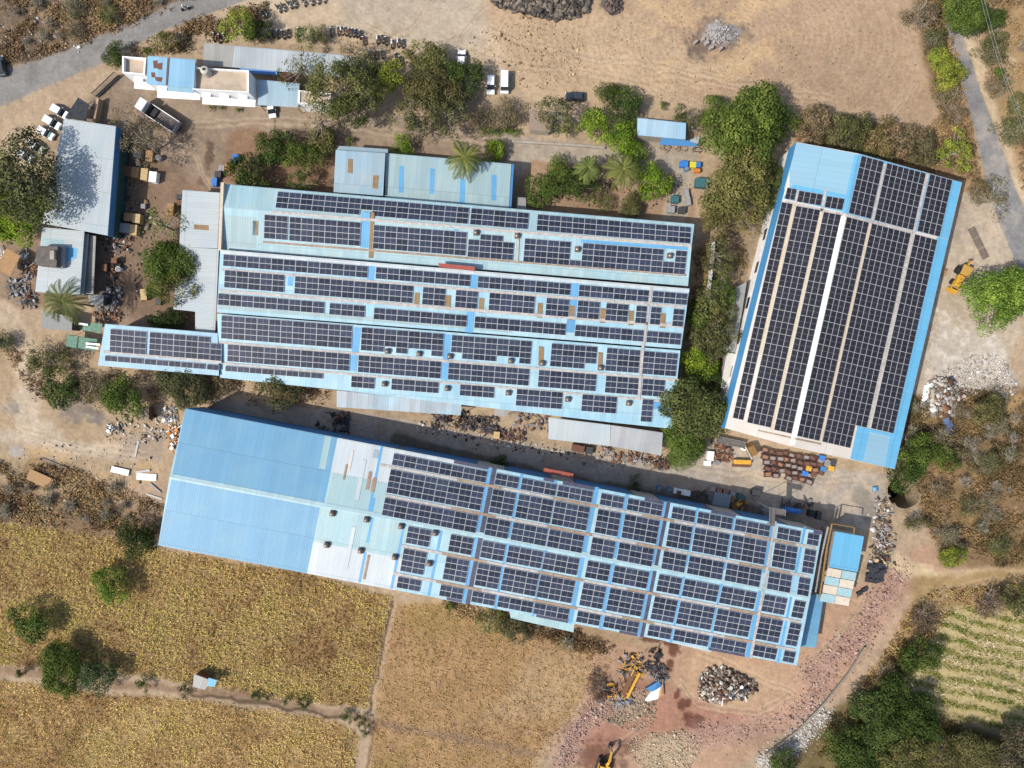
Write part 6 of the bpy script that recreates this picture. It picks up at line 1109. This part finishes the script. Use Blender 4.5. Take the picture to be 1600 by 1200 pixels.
for row in range(5):
    for col in range(9):
        x, y = 1194 + col * 10.6 + row * 1.2 + rnd.uniform(-1.6, 1.6), 703 + row * 9.2 + col * 1.9 + rnd.uniform(-1.6, 1.6)
        if (row >= 3 and col > 6) or (row == 4 and col in (2,)) or (row == 0 and col > 8): continue
        rz_ = math.radians(-10 + rnd.uniform(-16, 16)); loc = P(x, y).xy.to_3d(); sw = {RUSTL: rnd.choice(LOADS)}
        if k == 0: st0.location = loc; st0.rotation_euler.z = rz_
        else: copy_tree(st0, loc, rz_, LBL, G_ST, rnd.uniform(.92, 1.12), sw)
        k += 1
for x, y, m, lb in ((1285, 716, BLUEP, "small light blue bin beside the cream topped drum"), (1258, 740, BLUEP, "blue bin south of the rusty stillages"), (1272, 741, RUST, "rusty bin next to the blue bin"), (1299, 732, YEL, "yellow lid bin beside the cream topped drum"), (1287, 733, BLUED, "dull blue bin beside the cream topped drum"), (1264, 732, YEL, "yellow bin among the rusty stillages"), (1302, 723, DARK, "dark bin east of the cream topped drum")): crate(x, y, 9, 7, .8, 15, m, lb, "storage_bin", "bin")
for y, x, lb in ((709, 1111, "white sack box, northern of three by the big dark tree"), (716, 1110, "white sack box, middle of three by the big dark tree"), (724, 1106, "white sack box, southern of three by the big dark tree")): crate(x, y, 10, 7, .9, 5, WHITE, lb, "white_box", "box")
cv = thing("conveyor", "grey belt conveyor lying along the eastern hall's south gable", "conveyor", P(1142, 691, 1).xy.to_3d(), math.radians(-12)); B = MB(); B.box((0, 0, 1.0), (5.6, 1.1, .12)); B.build("belt", [plain("dusty_belt", S(120, 115, 112), .9, var=.4)], cv)
for s_ in (-1, 1): B = MB(); B.box((0, s_ * .6, 1.05), (5.7, .1, .25)); B.build("side_rail", [STEEL], cv)
for x in (-2.3, 2.3): B = MB(); B.box((x, 0, .5), (.1, 1.0, 1.0)); B.build("leg", [RUST], cv)
hp = thing("hopper", "ochre chute hopper tilted at the end of the conveyor", "hopper", P(1175, 704, 1.5).xy.to_3d(), math.radians(28)); B = MB(); B.box((0, 0, 1.3), (1.7, 2.6, 1.6), taper=.75); B.build("chute", [plain("ochre_hopper_paint", S(160, 118, 66), .7, var=.35)], hp); B = MB(); B.box((-.95, 0, 2.1), (.25, 2.8, .2)); B.build("rim", [PALEC], hp)
hp = thing("trough_bin", "long yellow trough bin south of the conveyor", "bin", P(1160, 722, 1).xy.to_3d(), math.radians(-2)); B = MB(); B.box((0, 0, .7), (3.3, .85, .8), taper=1.0); B.build("trough", [YEL], hp); B = MB(); B.box((0, -.75, .35), (3.5, .5, .5)); B.build("skid", [RUST], hp)
cd = thing("cable_reel", "white cable reel beside the ochre hopper", "reel", P(1163, 700, .8).xy.to_3d()); B = MB(); B.tube((0, 0, .05), (0, 0, .15), .55, n=18); B.tube((0, 0, .75), (0, 0, .85), .55, n=18); B.build("flange", [WHITE], cd); B = MB(); B.tube((0, 0, .1), (0, 0, .87), .25, n=12); B.build("core", [DARK], cd)
def scrap(px, py, w, d, h, n, mats, seed, label, name="scrap_pile", ang=0, lmax=2.0):
    """tangle of beams, plates and offcuts"""
    r = random.Random(seed); t = thing(name, label, "scrap", P(px, py).xy.to_3d(), math.radians(-ang)); B = MB(); ml = list(dict.fromkeys(mats))
    for i in range(n):
        mi = ml.index(r.choice(mats)); x, y = r.uniform(-w, w) / 16, r.uniform(-d, d) / 16; z = h * max(.08, 1 - (abs(x) * 16 / w) ** 2 * .6 - (abs(y) * 16 / d) ** 2 * .6) * r.uniform(.15, 1); k = r.random()
        if k < .5: a = r.uniform(0, 6.28); l = r.uniform(.4, lmax) / 2; dz = r.uniform(-.25, .25); e = Vector((math.cos(a) * l, math.sin(a) * l, dz)); q = Vector((x, y, z + .15)); B.tube(q - e, q + e, r.uniform(.04, .12), n=5, mi=mi)
        elif k < .8: B.box((x, y, z), (r.uniform(.3, .9), r.uniform(.2, .7), r.uniform(.05, .4)), r.uniform(0, 3), mi, taper=r.uniform(.7, 1))
        else: B.tube((x, y, z), (x + r.uniform(-.1, .1), y + r.uniform(-.1, .1), z + r.uniform(.15, .4)), r.uniform(.2, .4), n=10, mi=mi)
    B.build("offcuts", ml, t)
    return t
scrap(705, 656, 60, 26, 1.1, 90, [DARK, BLACK, RUST], 1, "black scrap metal heap under the small canopy by the alley"); scrap(748, 662, 60, 22, 1.6, 80, [DARK, BLACK, CONCD], 2, "sooty black stack beside the burnt scrap heap"); scrap(690, 651, 24, 12, .7, 40, [GREYB, STEEL, RUST], 3, "silvery offcuts at the end of the patchwork lean-to"); scrap(795, 680, 50, 16, .9, 60, [RUST, RUST, DARK], 4, "dark red scrap row along the alley edge"); scrap(765, 672, 26, 14, .9, 34, [RUST, DARK], 5, "rusty castings beside the tan box"); crate(776, 680, 9, 11, 1.0, 5, WOODY, "tan box standing at the alley edge among rusty scrap")
scrap(832, 655, 60, 34, .8, 70, [STEEL, GREYB, RUSTL, WOODB], 6, "mixed grey scrap between two lean-tos, with a white basin"); scrap(985, 714, 60, 14, .8, 60, [RUSTL, WOODB, GREYB], 7, "pile of timber and brackets below the weathered lean-to"); scrap(1036, 722, 34, 20, .9, 50, [DARK, RUST, WOODB], 8, "dark scrap frames at the alley bend"); scrap(1130, 706, 30, 30, .9, 60, [RUSTL, WOODB, RUST], 9, "brown root-like scrap between white boxes and conveyor"); scrap(945, 703, 12, 10, .8, 34, [GREYB, RUSTL], 10, "white and red offcuts beside the dark bins")
for i, x in enumerate((899, 908, 921)): crate(x, 700 + i * 2, 10, 11, 1.1, 8, (RUST, RUST, DARK)[i], "dark bin in the row below the pale lean-to by the alley", "storage_bin", "bin", "dark bins by the alley")
scrap(530, 655, 34, 20, .9, 40, [DARK, RUST, BLACK], 11, "dark scrap in the shade west of the patchwork lean-to"); scrap(180, 312, 40, 26, .9, 50, [DARK, BLACK, GREYB], 12, "black scrap heap along the dark green wall"); scrap(188, 378, 40, 30, .9, 60, [WOODB, RUST, GREYB, DARK], 13, "mixed box scrap north of the dirt yard's workshop"); scrap(172, 470, 40, 40, 1.0, 70, [DARK, GREYB, STEEL], 14, "grey scrap tangle beside the small dark roof"); scrap(168, 494, 40, 18, .9, 50, [WOODB, RUSTL, DARK], 15, "brown scrap heap north of the west wing"); scrap(183, 428, 26, 30, 1.0, 40, [DARK, BLACK, WOODB], 16, "dark machine parts in the shade east of the workshop")
scrap(30, 450, 34, 34, .8, 60, [GREYB, STEEL, CONCD], 17, "rack of pale steel grids at the west side"); scrap(48, 418, 26, 30, .8, 50, [GREYB, DARK, WOODB], 18, "clutter of parts beside the workshop's west wall"); scrap(45, 470, 24, 26, .8, 40, [GREYB, DARK, RUST], 19, "scrap beside the palm's west fronds"); scrap(25, 398, 50, 8, .5, 20, [WHITE, WHITE, GREYB], 20, "white pipes lying south of the bright green tree", lmax=4)
for q, lb in (([(0, 405), (10, 388), (32, 400), (16, 432), (0, 424)], "tan plywood sheet roof at the frame's west side"),): B = MB(); B.slab(ccw([P(x, y, 2.4) for x, y in q]), .08); tag(B.build("plywood_cover", [WOOD]), lb, "cover")
scrap(985, 1040, 36, 40, 1.3, 70, [YEL, YEL, GREYB, DARK], 21, "yellow machine frames heaped on the red earth"); scrap(965, 1078, 40, 24, 1.0, 50, [RUSTL, WOODB, YEL, DARK], 22, "brown scrap at the stubble field's corner"); scrap(972, 1092, 26, 14, .7, 44, [GREYB, DARK, STEEL], 23, "stack of grey beams below the yellow conveyor", lmax=3.2); scrap(1020, 1030, 26, 34, 1.6, 40, [BLACK, DARK], 24, "black tangled scrap beside the yellow frames"); scrap(1028, 1053, 26, 22, 1.3, 60, [STEEL, CONCD, DARK], 25, "block of grey steel offcuts above the blue tarpaulin")
cv = thing("conveyor", "yellow and brown conveyor lying among the scrap by the stubble field", "conveyor", P(988, 1070, 1).xy.to_3d(), math.radians(63)); B = MB(); B.box((0, .75, .9), (5.2, .9, .2)); B.build("belt", [WOODB], cv); B = MB(); B.box((0, -.2, 1.0), (5.4, .45, .4)); B.build("boom", [YEL], cv)
for x in (-2, 2): B = MB(); B.box((x, .2, .45), (.2, 1.6, .9)); B.build("leg", [YEL], cv)
def drape(px_poly, hs_, m, name, label, cat, parent=None):
    B = MB(); n = len(px_poly); pts = [P(x, y, z) for (x, y), z in zip(px_poly, hs_)]; c = sum(pts, Vector()) / n + Vector((0, 0, .3)); vs = [c] + pts + [Vector((p.x, p.y, 0)) for p in pts]
    B.add(vs, [(0, 1 + i, 1 + (i + 1) % n) for i in range(n)] + [(1 + i, 1 + n + i, 1 + n + (i + 1) % n, 1 + (i + 1) % n) for i in range(n)]); return tag(B.build(name, [m]), label, cat) if parent is None else B.build(name, [m], parent)
tp = at0(thing("tarpaulin", "crumpled blue and white tarpaulin at the foot of the scrap", "tarpaulin")); drape([(1009, 1076), (1030, 1064), (1034, 1072), (1020, 1082)], [.7, .9, .6, .5], BLUED, "blue_half", "", "", tp); drape([(1008, 1094), (1022, 1076), (1032, 1074), (1028, 1092), (1012, 1096)], [.3, .6, .5, .3, .2], WHITE, "white_half", "", "", tp); drape([(1029, 1080), (1036, 1066), (1038, 1086), (1028, 1092)], [.4, .6, .4, .3], plain("peach_tarp", S(206, 160, 120), .8), "peach_half", "", "", tp)
for pl, hs_, m, lb in (([(1474, 655), (1482, 652), (1494, 670), (1484, 682), (1476, 676)], [.5, .6, .3, .2, .3], plain("faded_blue_tarp", S(120, 140, 186), .8), "faded blue tarpaulin on the rubble by the eastern hall"), ([(1446, 602), (1458, 598), (1462, 606), (1448, 624), (1438, 634)], [.4, .5, .4, .3, .2], WHITE, "white plastic sheet on the rubble edge"), ([(1364, 761), (1372, 760), (1372, 768), (1365, 768)], [.4] * 4, M_BLU, "small light blue sheet on the dirt track"), ([(1266, 788), (1270, 786), (1276, 796), (1266, 798)], [.3] * 4, BLUEP, "")):
    if lb: drape(pl, hs_, m, "tarpaulin", lb, "tarpaulin")
drape([(1228, 793), (1254, 797), (1250, 804), (1226, 800)], [2.2, 2.2, 2.0, 2.0], BLUEP, "tarpaulin", "bright blue tarpaulin stretched in the shade north of the long hall", "tarpaulin")
tr_ = thing("tyre_pile", "pile of black rubber slabs by the striped annex", "rubber pile", P(1365, 890).xy.to_3d()); r_ = random.Random(5)
for i in range(22): B = MB(); B.box((r_.uniform(-1.3, 1.3), r_.uniform(-2.0, 1.6), .15 + .05 * i), (r_.uniform(1.0, 1.9), r_.uniform(.7, 1.1), .22), r_.uniform(-.4, .6)); B.build("rubber_slab", [plain("dusty_rubber", S(66, 66, 74), .8, var=.4)], tr_)
for x, y in ((1342, 926), (1350, 920)): B = MB(); B.box((0, 0, .3), (1.1, .8, .5), .5, taper=.9); tag(B.build("rubber_bale", [MATS["dusty_rubber"]], None, P(x, y)), "dark rubber bale lying south of the rubber pile", "bale", "rubber bales by the annex")
# pipes beside the plant room
pp = at0(thing("pipework", "ochre and grey pipes on posts between the long hall and the plant room", "pipework")); OCH = plain("ochre_pipe", S(170, 130, 70), .6, var=.3)
for pts, m, r_ in (([(1300, 818, 6.5), (1291, 860, 6.5), (1285, 905, 6.5), (1280, 935, 6.5)], OCH, .16), ([(1294, 823, 6.2), (1283, 870, 6.2), (1274, 925, 6.2)], GREYB, .2), ([(1300, 818, 6.5), (1335, 824, 6.5)], OCH, .1), ([(1335, 824, 6.5), (1334, 834, 6.5)], OCH, .1)):
    B = MB(); q = [P(*p) for p in pts]
    for a, b in zip(q[:-1], q[1:]): B.tube(a, b, r_, n=8)
    B.build("pipe", [m], pp)
for x, y in ((1300, 818), (1290, 865), (1281, 930)): q = P(x, y, 6.4); B = MB(); B.tube((q.x, q.y, 0), q, .09); B.build("post", [RUST], pp)
# stair tower, stacked goods and bins in the shaded alley
sg = at0(thing("stair_tower", "grey steel stair and landing at the long hall's northeast eave", "stair tower")); B = MB(); B.slab(ccw([P(1203, 793, 8.9), P(1212, 793.5, 8.9), P(1210, 822, 8.9), P(1202, 821, 8.9)]), .12); B.slab(ccw([P(1212.5, 794, 8.8), P(1228, 797, 8.8), P(1227, 806, 8.8), P(1212, 803, 8.8)]), .12); B.build("landing", [plain("steel_grating", S(120, 116, 112), .7, var=.5, scale=7)], sg)
for x, y in ((1203, 794), (1227, 797), (1227, 806), (1203, 820)): q = P(x, y, 9.9); B = MB(); B.tube((q.x, q.y, 0), q, .06); B.build("post", [STEEL], sg)
B = MB()
for pl in ([(1203, 793), (1228, 797), (1227, 806)], [(1202, 821), (1203, 793)]):
    for z in (9.4, 9.9):
        for a, b in zip(pl[:-1], pl[1:]): B.tube(P(*a, z), P(*b, z), .035, n=5)
B.build("handrail", [STEEL], sg)
for x, y, w, d, h, m, lb in ((1114, 764, 8, 7, .9, GREYB, "grey bin at the west end of the row in the alley shade"), (1124, 767, 8, 7, .9, RUSTL, "rusty bin in the row of the alley shade, second"), (1134, 769, 8, 7, .9, RUSTL, "rusty bin in the row of the alley shade, third"), (1145, 771, 6, 6, .9, GREYB, "small grey bin at the east end of the row in the alley shade"), (1128, 781, 26, 20, 1.1, plain("grey_table_top", S(150, 165, 172), .6), "broad grey table in the alley shade"), (1157, 776, 8, 8, 1.0, TEAL, "teal bin in the alley shade beside the table"), (1182, 770, 12, 9, 1.4, DARK, "black cabinet in the alley shade"), (1066, 769, 26, 8, 1.2, WHITE, "long white bench in the alley shade beside the blue drums"), (1061, 770, 6, 6, 1.5, WOODB, "small brown box on the white bench"), (1198, 795, 10, 9, 1.2, GREYB, "grey grid cage in the alley shade by the stair tower"), (1269, 803, 9, 9, 1.3, BLACK, "black tank in the alley shade near the plant room"), (1280, 806, 6, 12, 1.3, DARK, "dark locker in the alley shade near the plant room")): crate(x, y, w, d, h, 11, m, lb, "storage_bin" if 'bin' in lb else "cabinet", "bin" if 'bin' in lb else "furniture")
scrap(1155, 786, 26, 16, .9, 30, [WOODB, YEL, DARK], 31, "brown and yellow parts in the alley shade below the teal bin"); scrap(1090, 775, 30, 14, .7, 30, [DARK, RUST], 32, "dark scrap in the alley shade west of the grey table"); scrap(1245, 786, 50, 12, .8, 40, [DARK, STEEL, RUST], 33, "dark scrap in the alley shade behind the blue tarpaulin"); scrap(520, 668, 50, 20, .9, 30, [DARK, BLACK], 34, "black scrap in the deep shade of the alley's west end")
# boards and sheets on the western waste ground
def boards(px, py, w, d, ang, n, m, label, name="plywood_stack", cat="boards", h=.12):
    t = thing(name, label, cat, P(px, py).xy.to_3d(), math.radians(-ang)); r = random.Random(int(px))
    for i in range(n): B = MB(); B.box((r.uniform(-.06, .06) * w / 8, r.uniform(-.04, .04) * d / 8, .1 + i * h), (w / 8, d / 8, h * .8), r.uniform(-.03, .03)); B.build("board", [m], t)
boards(66, 748, 36, 17, 24, 6, WOOD, "stack of tan plywood boards on the western waste ground"); boards(229, 745, 30, 10, 4, 2, WHITE, "clean white sheet lying west of the blue hall", "white_sheet"); boards(190, 736, 28, 9, 14, 3, WHITE, "stack of torn white sheets west of the clean sheet", "white_sheet"); boards(214, 701, 3, 26, 12, 1, PALEC, "long pale plank on the ground north of the white sheets", "plank"); boards(86, 723, 46, 1.5, 24, 1, DARK, "long dark pole on the ground by the plywood stack", "pole", "pole"); boards(243, 762, 22, 3, 40, 2, GREYB, "grey planks leaning towards the blue hall's west wall", "plank"); boards(242, 776, 26, 3, 20, 1, PALEC, "pale plank pointing at the blue hall's west wall", "plank"); boards(225, 736, 22, 4, 170, 2, PALEC, "pale offcut planks between the white sheets", "plank")
scrap(271, 684, 14, 38, .9, 40, [ORNG, WOODB, YEL, WHITE], 41, "orange beams and offcuts along the blue hall's west wall", lmax=2.6); scrap(265, 648, 22, 24, .7, 40, [WHITE, GREYB, STEEL], 42, "white plastic heap at the blue hall's northwest corner"); scrap(182, 668, 30, 12, .5, 24, [WHITE, STEEL, DARK], 43, "white scrap lying below the little brown hut"); scrap(1380, 830, 20, 60, .7, 50, [WOODB, GREYB, RUSTL, PALEC], 44, "trail of timber and slabs east of the plant room"); scrap(1376, 872, 20, 26, 1.0, 34, [RUST, WOODY, DARK], 45, "dark machinery scrap beside the plant room"); scrap(1410, 690, 12, 24, .8, 22, [WOODB, WOODY, GREYB], 46, "timber scrap against the eastern hall's east wall"); scrap(1136, 1078, 60, 30, 2.0, 46, [WHITE, PALEC, RUST, DARK], 47, "white beams and plates on top of the concrete heap", lmax=3); scrap(1480, 630, 50, 46, 1.8, 60, [PALEC, WOODB, RUST, GREYB], 48, "slabs and timbers tangled on the rubble by the eastern hall", lmax=3)
pl_ = thing("pallet_run", "row of slatted grey pallets laid on the ground near the road's turn", "pallets", P(1528, 380).xy.to_3d(), math.radians(-64))
for k in range(3):
    B = MB(); x = (k - 1) * 2.25
    for i in range(9): B.box((x - .95 + i * .24, 0, .3), (.16, 1.3, .06))
    for y in (-.55, .55): B.box((x, y, .14), (2.1, .1, .26))
    B.build("pallet", [plain("weathered_timber", S(140, 126, 116), .9, var=.3)], pl_)
crate(1474, 425, 9, 9, .9, 25, WOOD, "pale wooden box west of the yellow backhoe")
# green scaffold at the west wing
gs_ = at0(thing("scaffold", "green steel platform and frames at the end of the west wing", "scaffold"))
for pl, z in (([(105, 523), (121, 526), (119, 544), (103, 541)], 2.6), ([(122, 526), (152, 530), (148, 548), (120, 544)], 2.4), ([(131, 504), (160, 506), (157, 520), (128, 516)], 2.5)):
    B = MB(); B.slab(ccw([P(x, y, z) for x, y in pl]), .1); B.build("platform", [GREENP], gs_)
    for x, y in pl: q = P(x, y, z); B = MB(); B.tube((q.x, q.y, 0), (q.x, q.y, z - .1), .05); B.build("post", [DARK], gs_)
for pl in ([(134, 535), (156, 537), (156, 540), (134, 538.5)], [(134, 540), (154, 543), (153, 546), (134, 543)], [(123, 504), (137, 506), (137, 509), (123, 507)]): B = MB(); B.slab(ccw([P(x, y, 2.9) for x, y in pl]), .2); B.build("beam", [WHITE], gs_)
# power lines on the far verge
for k, lb in ((0, "thin power line over the far road verge, western strand"), (1, "thin power line over the far road verge, eastern strand")):
    B = MB(); a, b = P(1524 + 5 * k, -40, 8), P(1610 + 5 * k, 230, 8)
    for i in range(8): p, q = a.lerp(b, i / 8), a.lerp(b, (i + 1) / 8); s1, s2 = i / 8, (i + 1) / 8; p.z -= 4 * s1 * (1 - s1); q.z -= 4 * s2 * (1 - s2); B.tube(p, q, .03, n=4, caps=False)
    tag(B.build("power_line", [STEEL]), lb, "cable")
